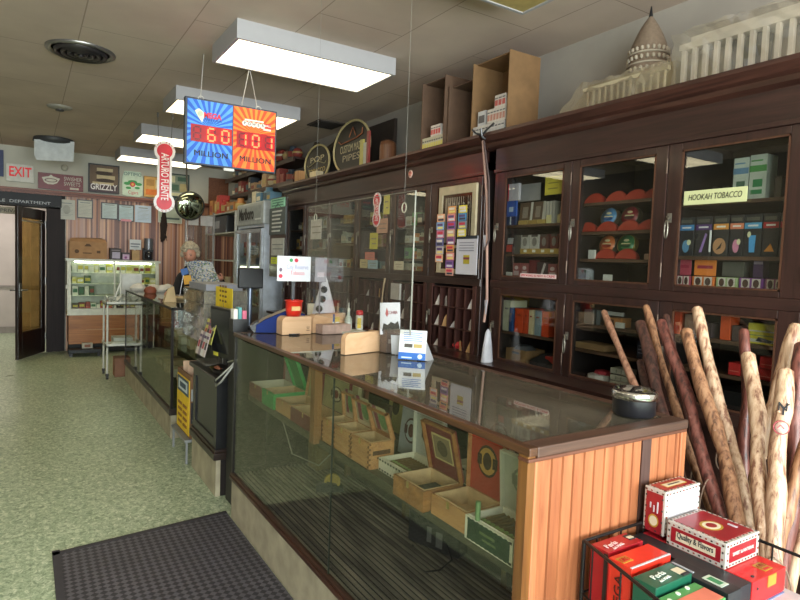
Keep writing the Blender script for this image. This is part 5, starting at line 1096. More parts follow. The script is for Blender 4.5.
# clear hanging screen
t = thing('acrylic_screen', 'large hazy clear acrylic screen hanging above the main counter', 'screen', (1.45, 2.8, 1.26))
a0, a1, z0, z1 = 2.195, 3.36, 1.235, 1.877
MB().box((1.45, a0, z0), (1.4545, a1, z1)).build('sheet', glass('fafaf8', 1.35, .0, haze=.035, hazec='bcb8ae'), t)
MB().box((1.449, a0-.001, z0), (1.4555, a0+.0025, z1)).box((1.449, a0, z1-.0015), (1.4555, a1, z1+.0005)).build('polished_edge', mat('8a8a82', .3), t)
for y in (a0+.09, a1-.1):
    MB().tube([(1.452, y, z1-.05), (1.452, y, H)], .0006, 5).build('fishing_line', mat('8c8a84', .3), t)
    MB().tube([(1.452, y+.018*math.cos(a), z1-.07+.022*math.sin(a)) for a in [2*PI*i/12 for i in range(12)]], .003, 6, closed=True).build('string_loop', mat('b8b4a4', .7), t)
# ================================================================ LONG WALL CABINETS
XC = 2.6
def cab_handle(parent, y, z):
    b = MB().box((XC-.014, y-.011, z-.022), (XC-.002, y+.011, z+.022)).tube([(XC-.01, y, z), (XC-.03, y, z+.005), (XC-.035, y-.012, z-.01)], .006, 6)
    b.tube([(XC-.028+.004*math.sin(a), y+.004+.011*math.sin(a), z-.055+.042*math.cos(a)) for a in [2*PI*i/14 for i in range(14)]], .0035, 6, closed=True)
    b.build('latch_with_ring', mat('8f8a80', .35, .7), parent)
CG = glass('f6f8f6', 1.5, gain=1.8)
def door(parent, y0, y1, z0, z1, gy0, gy1, gz0, gz1, handle='far', pane=CG, hinge=True, inner=None):
    b = MB().box((XC-.012, y0+.003, z0), (XC+.012, gy0, z1)).box((XC-.012, gy1, z0), (XC+.012, y1-.003, z1)).box((XC-.012, gy0, z0), (XC+.012, gy1, gz0)).box((XC-.012, gy0, gz1), (XC+.012, gy1, z1))
    d = b.build('door', CABW, parent, bev=.003)
    k = MB().box((XC-.013, gy0, gz0), (XC-.006, gy0+.008, gz1)).box((XC-.013, gy1-.008, gz0), (XC-.006, gy1, gz1)).box((XC-.013, gy0, gz0), (XC-.006, gy1, gz0+.008)).box((XC-.013, gy0, gz1-.008), (XC-.006, gy1, gz1)); k.build('bead', wood('3a2218', '5c3c2c', .4), d)
    if pane: MB().box((XC-.002, gy0, gz0), (XC+.001, gy1, gz1)).build('pane', pane, d)
    zc = z0+(z1-z0)*.5
    if handle: cab_handle(d, y1-.025 if handle == 'far' else y0+.025, zc)
    if hinge:
        for z in (z0+.1, z1-.1): MB().tube([(XC-.014, y0+.004, z-.035), (XC-.014, y0+.004, z+.035)], .005, 6).build('hinge', mat('5a4a40', .4, .6), d)
    return d
INT = mat('2a2624', .7); INT2 = wood('161112', '261c1a', .6, axis='y')
def cabinet(name, label, y0, y1, edges, glasses, ends):
    t = thing(name, label, 'cabinet', (2.87, (y0+y1)/2, 0))
    # body: back, top, floors, end walls, base
    b = MB().box((XR-.03, y0, .05), (XR-.01, y1, 2.3)).box((XC+.012, y0, .9), (XR-.03, y1, .935)).box((XC+.012, y0, 1.43), (XR-.03, y1, 1.485)).box((XC+.012, y0, 2.2), (XR-.03, y1, 2.25))
    for y in edges: b.box((XC+.012, y-.012, .935), (XR-.03, y+.012, 1.43)).box((XC+.012, y-.012, 1.485), (XR-.03, y+.012, 2.2))
    b.box((XC, y0, .1), (XR-.03, y0+.02, 2.25)).box((XC, y1-.02, .1), (XR-.03, y1, 2.25)).build('carcass', INT2, t)
    b = MB().box((XC-.01, y0, .0), (XC+.012, y1, .12)).box((XC-.004, y0, .12), (XC+.012, y1, .93)).box((XC-.014, y0, 1.42), (XC+.012, y1, 1.47))
    for y in edges: b.box((XC-.006, y-.022, .12), (XC+.01, y+.022, 2.2))
    b.box((XC-.02, y0, .9), (XC+.012, y1, .945))
    b.build('face_frame', CABY, t, bev=.003)
    for a, c in zip(edges[:-1], edges[1:]): MB().box((XC-.012, a+.07, .2), (XC-.004, c-.07, .82)).build('lower_panel', CABW, t, bev=.004)
    b = MB().box((XC-.01, y0, 2.17), (XC+.02, y1, 2.34)); b.box((XC-.022, y0, 2.165), (XC-.01, y1, 2.185)).build('frieze', CABY, t, bev=.002)
    pr = [(XC-.01, 2.32), (XC-.04, 2.335), (XC-.05, 2.355), (XC-.075, 2.365), (XC-.10, 2.395), (XC-.10, 2.415), (XR-.01, 2.415), (XR-.01, 2.32)]
    e0 = y0-(.03 if ends[0] else 0); e1 = y1+(.06 if ends[1] else 0)
    MB().prism([(p[0], p[1]) for p in pr], e0, e1, 0, Matrix(((1,0,0,0),(0,0,1,0),(0,1,0,0),(0,0,0,1)))).build('cornice', wood('2a1714', '503028', .35, axis='y', coat=.3), t)
    return t
def shelf(parent, y0, y1, z, th=.016): return MB().box((XC+.06, y0+.013, z-th), (XR-.035, y1-.013, z)).build('shelf', wood('3a2a22', '6a4e3c', .5, axis='y'), parent)
ne = [.5, 1.125, 1.745, 2.335, 2.965]
near = cabinet('wall_cabinet', 'dark wood wall cabinet with glass doors, the nearer and right hand one behind the canes', .48, 2.985, ne, None, (0, 1))
ng = [(.6, 1.04), (1.21, 1.675), (1.81, 2.28), (2.395, 2.88)]
for (a, c), (g0, g1) in zip(zip(ne[:-1], ne[1:]), ng):
    door(near, a, c, 1.47, 2.165, g0, g1, 1.497, 2.13); door(near, a, c, .945, 1.42, g0, g1, .965, 1.385)
fe = [3.105, 3.70, 4.27, 4.87, 5.48, 6.08, 6.70]
far = cabinet('wall_cabinet', 'dark wood wall cabinet with glass doors, the longer one running toward the back', 3.085, 6.72, fe, None, (1, 0))
fg = [(3.16, 3.62), (3.765, 4.215), (4.33, 4.83), (4.92, 5.46), (5.49, 6.03), (6.13, 6.58)]
for i, ((a, c), (g0, g1)) in enumerate(zip(zip(fe[:-1], fe[1:]), fg)):
    d = door(far, a, c, 1.47, 2.165, g0, g1, 1.497, 2.13, pane=CG if i else mat('20201c', .1))
    if i == 0: mirror_door = d
    # pigeon hole racks below
    b = MB(); n = 5
    for j in range(n+1): y = a+.055+(c-a-.11)*j/n; b.box((XC-.002, y-.005, .95), (XC+.25, y+.005, 1.40))
    for z in (.945, 1.10, 1.25, 1.395): b.box((XC-.002, a+.05, z), (XC+.25, c-.05, z+.008))
    b.box((XC+.25, a+.05, .945), (XC+.26, c-.05, 1.40)).box((XC-.01, a+.024, .945), (XC+.01, a+.06, 1.42)).box((XC-.01, c-.06, .945), (XC+.01, c-.024, 1.42))
    b.build('pigeonhole_rack', wood('2c1613', '52302a', .5), far)
    cab_handle(far, c-.03, 1.2)
random.seed(41)
def envelope(y, z, h, w, lean, c, lb):
    M_ = FR((XC+.016, y, z), (.35 if lean > 0 else -.35, -1, 0), (0, 0, 1)); k = lean*.03
    tag(MB().prism([(-.026, 0), (.024, 0), (.03+k, h*.8), (.012+k, h), (-.012+k, h*.7)], -.003, .0, 0, M_).build('envelope', mat(c, .7)), lb, 'papers', 'papers in the pigeonholes')
cw = {'d8d0cc': 'white', 'c49c6c': 'tan', 'b8b4b4': 'grey'}
for bi, (a, c) in enumerate(zip(fe[:-1], fe[1:])):
    for ri, (z, rn) in enumerate(((1.259, 'top'), (1.109, 'middle'), (.954, 'bottom'))):
        for j in range(5):
            if random.random() < (.62 if bi < 1 else .4):
                cc = random.choice(list(cw)); y = c-.055-(c-a-.11)*(j+.5)/5
                envelope(y, z, random.uniform(.06, .11), .06, random.uniform(-.8, .8), cc, '%s papers in pigeonhole %d of the %s row, rack %d from the cabinet gap' % (cw[cc], j+1, rn, bi+1))
# red crumpled cloth in bottom right pigeonholes
for j, (y, c, nm) in enumerate(((3.36, 'b02c30', 'red'), (3.30, 'a83030', 'dark red'), (3.27, 'b0b0b4', 'grey'))):
    tag(MB().lathe([(0, 0), (.035, .01), (.045, .03), (.025, .055), (0, .06)], 8, M=RZ(XC-.035 if j else XC+.04, y, .955 if not j else .955, j), smooth=False).build('wrapped_candy', mat(c, .5)), '%s crumpled wrapper at the bottom of the mirror door pigeonholes, %s' % (nm, ORD[j]), 'wrapper') if j == 0 else None
# mirror door frame (cream) with etched lines
g0, g1 = 3.145, 3.575
f = MB().box((XC-.03, g0, 1.50), (XC-.012, g0+.045, 2.12)).box((XC-.03, g1-.045, 1.50), (XC-.012, g1, 2.12)).box((XC-.03, g0+.045, 2.06), (XC-.012, g1-.045, 2.12)).box((XC-.03, g0+.045, 1.50), (XC-.012, g1-.045, 1.53)).box((XC-.03, g0+.045, 1.68), (XC-.02, g1-.045, 1.70))
t = thing('framed_mirror', 'cream framed mirror with etched vertical lines hung on the cabinet door behind the ticket strips', 'mirror', (XC-.02, 3.41, 1.5))
f.build('frame', mat('b4a68a', .6), t, bev=.003)
MB().box((XC-.02, g0+.045, 1.53), (XC-.013, g1-.045, 2.06)).build('mirror', mat('56483e', .12, .7, .1), t)
b = MB()
for i in range(12): b.box((XC-.022, g0+.07+i*.026, 1.72), (XC-.02, g0+.074+i*.024, 2.04))
for i in range(5): b.lathe([(0, 0), (.012, .001), (0, .002)], 8, 0, FR((XC-.022, g0+.09+i*.055, 1.99), (0, -1, 0), (0, 0, 1)))
b.build('etching', mat('8f8474', .4), t)
# ticket strips and white notice
strips = [(441, 214, 432, 262, ['e8b08c', '8cb0d8', 'c87c98', '6c6c9c', 'c8c0c0']), (452, 206, 441, 275, ['e0a060', 'e0908c', '8c5ca0', 'd8a490', '9c5c80']), (463, 205, 453, 237, ['e0d050', '4c90c0', '8890a0'])]
for i, (xa, ya, xb, yb_, cs) in enumerate(strips):
    xq = XC-.06-.01*i
    p = P(xa, ya, x=xq); q = P(xb-2, yb_, x=xq)
    y0_, y1_ = p.y-.045, p.y+.045
    t = thing('ticket_strip', 'hanging strip of colourful lottery tickets, %s of the three' % ['left', 'middle and longest', 'right and shortest'][i], 'ticket strip', (xq, p.y, q.z), 'ticket strips on the cabinet')
    n = max(4, int((p.z-q.z)/.052)); dz = (p.z-q.z)/n
    for j in range(n):
        z1_ = p.z-j*dz; off = .003*(j % 2)
        M_ = FX(xq-off, p.y, z1_-dz/2)
        tk = MB().box((-.045, -dz/2+.001, -.002), (.045, dz/2-.001, 0), 0, M_).box((-.035, .0, 0), (.03, dz*.3, .001), 1, M_).box((-.03, -dz*.35, 0), (.035, -dz*.1, .001), 2, M_)
        tk.build('ticket', [mat(cs[j % len(cs)], .4), mat(['e8dcd0', '5c4878', 'c83850'][j % 3], .4), mat(['3c3c50', 'e8d880', 'd8d8e0'][(j+i) % 3], .4)], t)
    MB().tube([(XC-.01, p.y, p.z-.02), (xq, p.y, p.z-.01)], .004, 6).build('clip', STEEL, t)
p = P(457, 236, x=XC-.06); q = P(476, 275, x=XC-.06)
t = thing('notice_sheet', 'white notice sheet with a dark heading and a small photo, below the cream framed mirror', 'notice', (XC-.06, (p.y+q.y)/2, q.z))
MB().box((XC-.06, q.y, q.z), (XC-.055, p.y, p.z)).build('sheet', mat('c8c6d0', .6, var=.03), t)
hw, hh = (p.y-q.y)/2, (p.z-q.z)/2
shapes_on(t, 'print', FX(XC-.06, (p.y+q.y)/2, (p.z+q.z)/2), [('r', -hw, hh-.022, hw, hh, 0), ('r', -.03, -.06, .035, -.0, 1), ('r', -.03, -.03, .035, -.015, 2)]+[('r', -hw*.7, hh-.05-.018*i, hw*.7, hh-.045-.018*i, 3) for i in range(4)], [mat('2c3038', .6), mat('b0a030', .6), mat('7c2c48', .6), mat('7c7c88', .6)])
MB().tube([(XC-.01, (p.y+q.y)/2, p.z), (XC-.058, (p.y+q.y)/2, p.z-.005)], .003, 6).build('pin', STEEL, t)
# stickers
t = thing('cornice_sticker', 'small round pink sticker with a swirl on the cabinet frieze', 'sticker', (XC-.012, P(410, 174, x=XC).y, 2.24))
c = P(410.5, 174, x=XC-.011)
MB().lathe([(.032, 0), (.032, .0015), (0, .0015)], 20, 0, FX(c.x, c.y, c.z)).build('disc', mat('d4b4a8', .5), t)
MB().tube([(c.x-.003, c.y-.02*math.cos(a)*(1-a/14), c.z+.02*math.sin(a)*(1-a/14)) for a in [i*.5 for i in range(18)]], .003, 5).build('swirl', mat('c05c50', .5), t)
def bone_sign(name, label, cx, cy, ztop, zbot, w, frame, facing_parent_strings=None, rnd=.5):
    """double ended sign: round ends, straight middle"""
    t = thing(name, label, 'sign', (cx, cy, zbot))
    hgt = ztop-zbot; r = w/2; mh = hgt/2
    def outl(r, hw, o):
        a0 = math.asin(min(1, hw/r)); pts = []
        cyt = mh-w/2
        for i in range(17): a = -PI/2+a0+(2*PI-2*a0)*i/16; pts.append((r*math.cos(a), cyt+r*math.sin(a)))
        for i in range(17): a = PI/2+a0+(2*PI-2*a0)*i/16; pts.append((r*math.cos(a), -cyt+r*math.sin(a)))
        return pts
    M_ = frame
    MB().prism(outl(r, w*.34, 0), -.006, 0, 0, M_).build('plate', mat('e6e0e2', .45, var=.02), t)
    MB().prism(outl(r*.74, w*.235, 0), 0, .001, 0, M_).build('red_field', mat('cc2438', .45), t)
    text('lettering', 'ARTURO FUENTE', w*.5, mat('f0e8e8', .5), t, M_ @ Matrix.Translation((0, 0, .0012)) @ Matrix.Rotation(-PI/2, 4, 'Z'), fitw=hgt*.66, bold=.001)
    R2 = r*.56
    for k, (s, cc) in enumerate((('THE BEST', 1), ('CIGARS', -1))):
        n = len(s)
        for i, ch in enumerate(s):
            if ch == ' ': continue
            a = PI/2-(i-(n-1)/2)*.34 if cc > 0 else -PI/2+(i-(n-1)/2)*.42
            rr = r*.86 if cc > 0 else r*.86
            text('lettering', ch, w*.13, mat('b01c30', .5), t, M_ @ Matrix.Translation((rr*math.cos(a), cc*(mh-w/2)+rr*math.sin(a), .0014)) @ Matrix.Rotation(a-PI/2 if cc > 0 else a+PI/2, 4, 'Z'))
    return t
a_ = P(377, 196, x=XC-.02); z_ = P(376, 227, x=XC-.02)
bone_sign('cigar_sign', 'red and white bone shaped sign stuck on the cabinet door', XC-.02, a_.y, a_.z+.03, z_.z, .135, FX(XC-.02, a_.y, (a_.z+.03+z_.z)/2))
# ribbons between the cabinets
t = thing('ribbon_cord', 'pair of long pinkish cords hanging from a hook between the two cabinets', 'cord', (2.48, 3.1, 1.0))
b = MB()
b.tube([P(483, 141, x=2.49), P(487, 200, x=2.49), P(487, 300, x=2.49), P(484, 322, x=2.49)], .009, 6, 0); b.tube([P(484, 141, x=2.485), P(489, 180, x=2.485), P(489, 240, x=2.485), P(484, 250, x=2.48)], .006, 6, 1)
b.build('cord', [mat('a88478', .6), mat('4c3c3c', .6)], t)
b = MB()
for p in ((484, 235), (485, 300)):
    for k in range(5): q = P(p[0]+k*.6, p[1], x=2.485); b.tube([q, q+Vector((0, .02*(k-2)*.3, -.09))], .004, 5)
b.build('tassel', mat('a8a4ac', .6), t)
hq = P(483, 137, x=2.49)
MB().tube([hq+Vector((.04, .02, .02)), hq+Vector((-.01, .06, .03)), hq+Vector((-.01, .1, .06))], .007, 6).tube([hq+Vector((0, 0, .02)), hq+Vector((-.01, -.05, .04)), hq+Vector((0, -.1, .07))], .007, 6).tube([hq+Vector((.02, 0, -.01)), hq+Vector((-.01, .0, .0)), hq+Vector((-.02, .0, .05))], .007, 6).build('hook', mat('5c5c60', .3, .8), t)
# folded white bag standing behind counter at the gap
q = P(481, 362, x=2.45)
b = MB().lathe([(.045, 0), (.035, .1), (.02, .19), (.006, .21)], 10, 0, RZ(2.47, q.y-.02, q.z, 0), sy=.6)
# ledge in front of cabinets behind counter that the bag stands on
for pr_, y0_, y1_ in ((near, .48, 3.03), (far, 3.035, 6.72)):
    MB().box((2.40, y0_, .925), (2.595, y1_, .95)).box((2.42, y0_, 0), (2.59, y1_, .06), 0).box((2.55, y0_, .06), (2.585, y1_, .925), 0).build('ledge', CABY, pr_)
b = MB().lathe([(.045, 0), (.035, .1), (.02, .19), (.006, .21)], 10, 0, RZ(2.48, q.y-.02, .951, 0), sy=.6)
tag(b.build('paper_cone', mat('b4b4bc', .6)), 'rolled pale paper cone standing at the gap between the two cabinets', 'paper cone')
# counter sign texts on door 1 and 3
p = P(684, 195.5, x=XC-.02); q = P(747, 196, x=XC-.02)
zc = (P(716, 196, x=XC-.02)).z; p = P(684, 198, x=XC-.02); q = P(747, 195, x=XC-.02); hw = (p.y-q.y)/2
t = thing('shelf_sign', 'cream sign reading hookah tobacco on the nearest glass door', 'sign', (XC-.02, (p.y+q.y)/2, zc-.03))
M_ = FX(XC-.02, (p.y+q.y)/2, zc)
MB().box((-hw, -.032, -.003), (hw, .032, 0), 0, M_).build('card', mat('c8cb9c', .6, var=.03), t)
text('lettering', 'HOOKAH TOBACCO', .038, mat('2c2c24', .6), t, M_, fitw=hw*1.7, sh=.2)
p = P(520, 275, x=XC-.015); q = P(556, 277, x=XC-.015); hw = (p.y-q.y)/2
t = thing('door_sticker', 'white sticker with red letters along the bottom of the left glass door', 'sticker', (XC-.015, (p.y+q.y)/2, 1.47))
M_ = FX(XC-.0145, (p.y+q.y)/2, (p.z+q.z)/2)
MB().box((-hw, -.012, -.001), (hw, .012, 0), 0, M_).build('card', mat('dcc8c8', .5), t)
text('lettering', 'SMOKING IS NOT A CRIME', .02, mat('b42c38', .6), t, M_, fitw=hw*1.9)
# --------------------------------------------------------------- contents of the near cabinet
D1, D2, D3, D4 = (2.355, 2.94), (1.77, 2.32), (1.15, 1.72), (.52, 1.10)
for z in (1.83, 1.645): shelf(near, *D1, z)
for z in (1.93, 1.77, 1.62): shelf(near, *D2, z)
for z in (1.89, 1.64): shelf(near, *D3, z)
shelf(near, *D1, 1.14)
for z in (1.255, 1.11): shelf(near, *D2, z)
for z in (1.262, 1.11): shelf(near, *D3, z)
shelf(near, *D4, 1.89); shelf(near, *D4, 1.64); shelf(near, *D4, 1.2)
SX = 2.68
def pk(kind, label, pxl, pxr, z, h, c, depth=.06, x=SX, deco=None, dm=None, cat='package', group=None, lean=0, py=230, bev=.002):
    yl = P(pxl, py, x=x).y; yr = P(pxr, py, x=x).y; cy = (yl+yr)/2; hw = abs(yl-yr)/2
    t = thing(kind, label, cat, (x, cy, z), group)
    M_ = FR((x, cy, z), (0, -1, 0), (lean, 0, 1))
    MB().box((-hw, 0, -depth), (hw, h, 0), 0, M_).build('body', mat(c, .45) if isinstance(c, str) else c, t, bev=bev)
    if deco:
        S_ = Matrix.Diagonal((hw, h, 1, 1))
        shapes_on(t, 'label', M_ @ S_, deco, [mat(q, .5) for q in dm])
    return t
G1 = 'goods on the pipe tobacco shelves'
# D1 upper shelf
pk('hanging_sign', 'red and white packet at the top left inside the left glass door', 506, 519, 1.99, .11, 'c8c0c8', .02, deco=[('r', -1, 0, -.5, 1, 0)], dm=['c82030'], py=190)
pk('blue_card', 'blue card with a white stripe hanging inside the left glass door', 506, 517, 1.885, .1, '2c58b0', .01, deco=[('r', -.3, .3, .4, .6, 0)], dm=['c0d0e8'], py=200, x=2.65)
pk('blue_pen_pack', 'dark blue upright packet with a white pen on the top shelf, leftmost', 505, 516, 1.831, .1, '18305c', .03, deco=[('r', .0, .05, .2, .9, 0)], dm=['d0d8e0'], py=212)
pk('grey_sheet', 'pale grey sheet standing high behind the left glass door', 517, 540, 1.99, .11, 'a8a4a4', .01, x=2.75, py=190)
pk('yellow_note', 'yellow paper note at the top right inside the left glass door', 545, 562, 2.0, .11, 'd8c848', .01, x=2.66, deco=[('r', -.6, .3, .5, .36, 0), ('r', -.6, .6, .6, .66, 0)], dm=['8c8440'], py=185)
for i, (a, c_) in enumerate(((519, 532), (532, 544))):
    pk('tobacco_box', '%s brown pipe tobacco box with an engraved figure on the top shelf' % ['left', 'right'][i], a, c_, 1.831, .14, '5c4838', .07, deco=[('r', -.8, .05, .8, .2, 0), ('r', -.5, .3, .3, .8, 1), ('r', .7, 0, 1, 1, 2)], dm=['b09c6c', '8c8074', 'c8c4bc'], py=212, lean=.08, group=G1)
for i in range(4):
    pk('slim_booklet', 'slim white edged booklet on the top shelf, %s of the four' % ORD[i], 543.5+i*3, 545.3+i*3, 1.831, .135, 'b8b4ac', .08, py=212, group=G1)
for i, a in enumerate((546, 557)):
    pk('price_tag', 'small cream price card on the top shelf, %s' % ['left one', 'right one by the door edge'][i], a, a+5, 1.831, .05, 'd8cc98', .004, x=2.665, py=220)
for i, (a, w, c_, n_) in enumerate(((518, 9, 'a88c4c', 'gold'), (528, 8, '9c8040', 'brass'), (537, 8, 'ac9450', 'straw'))):
    pk('shelf_tray', 'low %s coloured tray front on the top shelf' % n_, a, a+w, 1.831, .025, c_, .02, x=2.663, py=222)
# D1 second
pk('magazine', 'black red and white magazine leaning at the left end of the second shelf', 505, 514, 1.646, .13, '201c20', .02, deco=[('r', -.7, .1, .5, .45, 0), ('r', -.6, .5, .6, .8, 1)], dm=['b83c34', 'b0b0b0'], py=245, lean=.1)
pk('glass_jar_pack', 'clear grey packet on the second shelf beside the leaning magazine', 514, 520, 1.646, .12, '5c5854', .04, py=245)
for i, (a, c_, cc, nm) in enumerate(((521, 529, 'b0aea8', 'white'), (530, 539, 'b4b2ac', 'pale'), (540, 548, '5a3430', 'dark red'), (550, 558, '6c2c28', 'maroon'))):
    pk('tobacco_pouch', '%s tobacco pouch above the gold strip on the second shelf' % nm, a, c_, 1.676, .09, cc, .03, deco=[('o', 0, .5, .5, .3, 0), ('r', -.7, .85, .7, 1, 1)], dm=['7c7874', '4c4440'], py=240, group=G1)
t = pk('price_rail', 'gold coloured rail with four white price tags on the second shelf', 520, 560, 1.646, .032, 'a88c44', .04, deco=[('r', -.8+.45*i, .3, -.65+.45*i, .8, 0) for i in range(4)], dm=['d8d8d0'], py=250, x=2.664)
# D1 bottom
pk('price_tag', 'white card at the left end of the bottom shelf in the left door', 506, 512, 1.487, .04, 'c8c4bc', .01, py=270)
for i, (a, c_) in enumerate(((513, 520), (521, 528), (548, 557))):
    pk('cigarillo_pack', 'dusty red pack with a grey face on the bottom shelf, %s' % ORD[i], a, c_, 1.487, .1, '8c4c4c', .03, deco=[('r', -.7, .2, .7, .5, 0), ('o', 0, .7, .5, .12, 1)], dm=['b4a0a0', 'c4b4b4'], py=268, group=G1)
pk('cigarillo_pack', 'deep red pack third along the bottom shelf of the left door', 529, 536, 1.487, .12, '5c1420', .03, deco=[('r', -.8, .1, .8, .2, 0)], dm=['b09090'], py=268)
pk('leaning_packet', 'dark packet with a diagonal white stripe on the bottom shelf', 537, 547, 1.487, .11, '3c2c30', .03, deco=[('p', [(-.5, .0), (-.1, .0), (.8, .9), (.4, .95)], 0)], dm=['b8b4b4'], py=268)
# D2 tins
tin0 = None
def tin(px, z, face, lb, dark=False, r=.056, x=2.7, up=0):
    y = P(px, 230 if not up else 225, x=x).y
    t = thing('tobacco_tin', lb, 'tin', (x, y, z), 'round tins behind the middle glass door')
    M_ = FR((x, y, z+r*math.cos(.25)), (0, -1, 0), (.25, 0, 1))
    MB().lathe([(r, -.03), (r, 0), (r*.96, .003), (r*.9, .001)], 32, 0, M_).build('tin', mat('5c5448', .35, .6) if not dark else mat('9c8c50', .3, .6), t)
    MB().lathe([(r*.9, 0), (r*.9, .002), (0, .003)], 32, 0, M_).build('lid_face', mat(face, .4), t)
    shapes_on(t, 'lid_art', M_ @ Matrix.Translation((0, 0, .003)), [('o', 0, -.01, r*.55, r*.2, 0), ('o', 0, .02, r*.3, r*.12, 1), ('r', -r*.5, -.002, r*.5, .004, 1)], [mat({'4c84b4': '1c4c84', '8c2430': '3c1018', 'c46c3c': '8c3424', '3c7c4c': '1c4c2c'}[face], .5), mat('d0c49c', .5)])
    return t
def red_tray(px, z, lb, w=19):
    global tin0
    x = 2.685; y = P(px, 225, x=x).y; r = .062
    if tin0 is None:
        tin0 = thing('red_tin', lb, 'tin', (x, y, z), 'round red tins on the shelves')
        # a low round red tin tilted forward on its rest
        M_ = FR((x, y, z+.003), (0, -1, 0), (.35, 0, 1))
        MB().prism([(r*1.08*math.cos(a), r*.95*math.sin(a)) for a in [PI*i/18 for i in range(19)]], -.03, 0, 0, M_).build('red_lid', mat('8e2c24', .5), tin0)
        MB().prism([(r*.98*math.cos(a), r*.85*math.sin(a)) for a in [PI*i/18 for i in range(19)]], 0, .002, 0, M_).build('lid_rim', mat('a43828', .45), tin0)
    else: dup(tin0, (x, y, z), label=lb)
for px, z, lb in ((592, 1.931, 'red half round tin on the top tin shelf, leftmost of four'), (614, 1.931, 'red half round tin on the top tin shelf, second of four'), (633, 1.931, 'red half round tin on the top tin shelf, third of four'), (652, 1.931, 'red half round tin on the top tin shelf, rightmost beside the door stile'),
    (586, 1.771, 'red half round tin at the left end of the middle tin shelf'), (606, 1.771, 'red half round tin below the blue faced tin'), (628, 1.771, 'red half round tin below the maroon faced tin'), (648, 1.771, 'red half round tin at the right end of the middle tin shelf'),
    (606, 1.621, 'red half round tin below the orange faced tin'), (627, 1.621, 'red half round tin below the green faced tin')): red_tray(px, z, lb)
tin(608, 1.80, '4c84b4', 'round tin with a light blue face on the middle tin shelf', x=2.725); tin(629, 1.80, '8c2430', 'round tin with a maroon face on the middle tin shelf', x=2.725)
tin(608, 1.65, 'c46c3c', 'round tin with an orange face on the lower tin shelf', x=2.725); tin(627, 1.65, '3c7c4c', 'round tin with a green face on the lower tin shelf', True, x=2.725)
for a, c_, z, h, cc, lb in ((588, 595, 1.621, .05, 'c4c4c0', 'small white card at the left of the lower tin shelf'), (644, 654, 1.621, .03, 'b49484', 'small tan tag at the right of the lower tin shelf'), (587, 594, 1.487, .07, '6c7478', 'grey packet at the bottom left below the tin shelves'), (604, 613, 1.487, .05, 'c8c8c4', 'tilted white card on the floor below the tin shelves')):
    pk('price_tag', lb, a, c_, z, h, cc, .01, py=255)
# D3
for i, (a, c_) in enumerate(((733, 748), (749, 766))):
    pk('tea_box', ['tall white box with blue and green print, left one of the top shelf pair', 'tall white box with broad green band, right one of the top shelf pair'][i], a, c_, 1.891, .19+.005*i, 'b4bcb4', .09,
       deco=[('r', -1, .62, 1, .76, 0), ('r', -.7, .12, .6, .22, 1), ('r', -.5, .28, .6, .45, 1), ('r', -.8, .85, .5, .88, 0)], dm=[['5c80a0', '4c8c4c'][i], ['3c5c4c', '2c7c4c'][i]], py=180, x=2.7)
pk('small_white_box', 'small white box on the top right shelf behind the hookah sign', 690, 707, 1.891, .065, 'b0acb0', .1, py=190, x=2.75)
pk('dark_jar', 'dark small jar at the right end of the top right shelf', 775, 782, 1.891, .09, '4c4440', .05, py=180)
for i, a in enumerate((712, 722)): pk('dark_figurine', 'dark low bottle on the top right shelf, %s of two' % ['left', 'right'][i], a, a+7, 1.891, .09, '26201e', .04, py=190, x=2.8)
hk = [(680, 694.5, '3c80b8', 'light blue banded', '5c8cb0'), (696, 712, '4c2c6c', 'purple banded', '9c7cc0'), (714, 729, 'd08c3c', 'orange banded', 'b08460'), (730.5, 744, 'd07c5c', 'salmon banded', 'c880a0'), (745, 762, '4c98c8', 'sky blue banded', '4ca0e0'), (763.5, 779, 'a82830', 'red banded', 'd08830'), (780.5, 795, '9c2434', 'dark red banded', 'b84858')]
for i, (a, c_, cc, nm, pc_) in enumerate(hk):
    de = [('r', -1, .66, 1, .8, 0), ('r', -.6, .71, .6, .75, 1), ('r', -.8, .85, .7, .93, 3)]
    if i == 4: de += [('p', [(-.3, .1), (.3, .1), (.4, .5), (-.4, .5)], 2), ('o', -.4, .52, .2, .07, 4)]
    elif i == 1: de += [('p', [(-.4, .1), (-.1, .1), (.5, .55), (.3, .58)], 2)]
    elif i == 5: de += [('p', [(-.7, .12), (.6, .12), (.1, .3)], 2)]
    elif i == 2: de += [('o', -.1, .25, .85, .2, 2), ('p', [(-.5, .15), (.1, .2), (.3, .35), (-.1, .25)], 5)]
    else: de += [('o', 0, .25, .45, .16, 2), ('o', .4, .35, .25, .07, 4)]
    pk('hookah_tobacco_box', 'black hookah tobacco box, %s, in the row on the second right shelf' % nm, a, c_, 1.641, .185, '2c2c30', .1, deco=de, dm=[cc, 'd8d8d8', pc_, '54544c', 'd8d8b0', '1a1210'], py=225, group='hookah tobacco boxes')
pk('white_stick', 'thin white strip between the purple and orange banded boxes', 709, 711, 1.66, .1, 'd8d8dc', .003, py=240, x=2.665)
bt = [(676, 690, 'a03c58', 'pink'), (692, 714, 'd07030', 'orange'), (716, 737, '9cb080', 'pale green'), (739, 763, '7c3c90', 'purple'), (765, 785, '8c4c74', 'mauve')]
for i, (a, c_, cc, nm) in enumerate(bt):
    pk('jar_carton', '%s open carton holding small jars on the bottom right shelf' % nm, a, c_, 1.487, .06, cc, .1, deco=[('r', -.8, .3, -.1, .95, 0), ('r', .1, .3, .8, .95, 0), ('o', -.45, .6, .25, .3, 1), ('o', .45, .6, .25, .3, 1)], dm=['d0c8c0', '4c342c'], py=282, group='jar cartons')
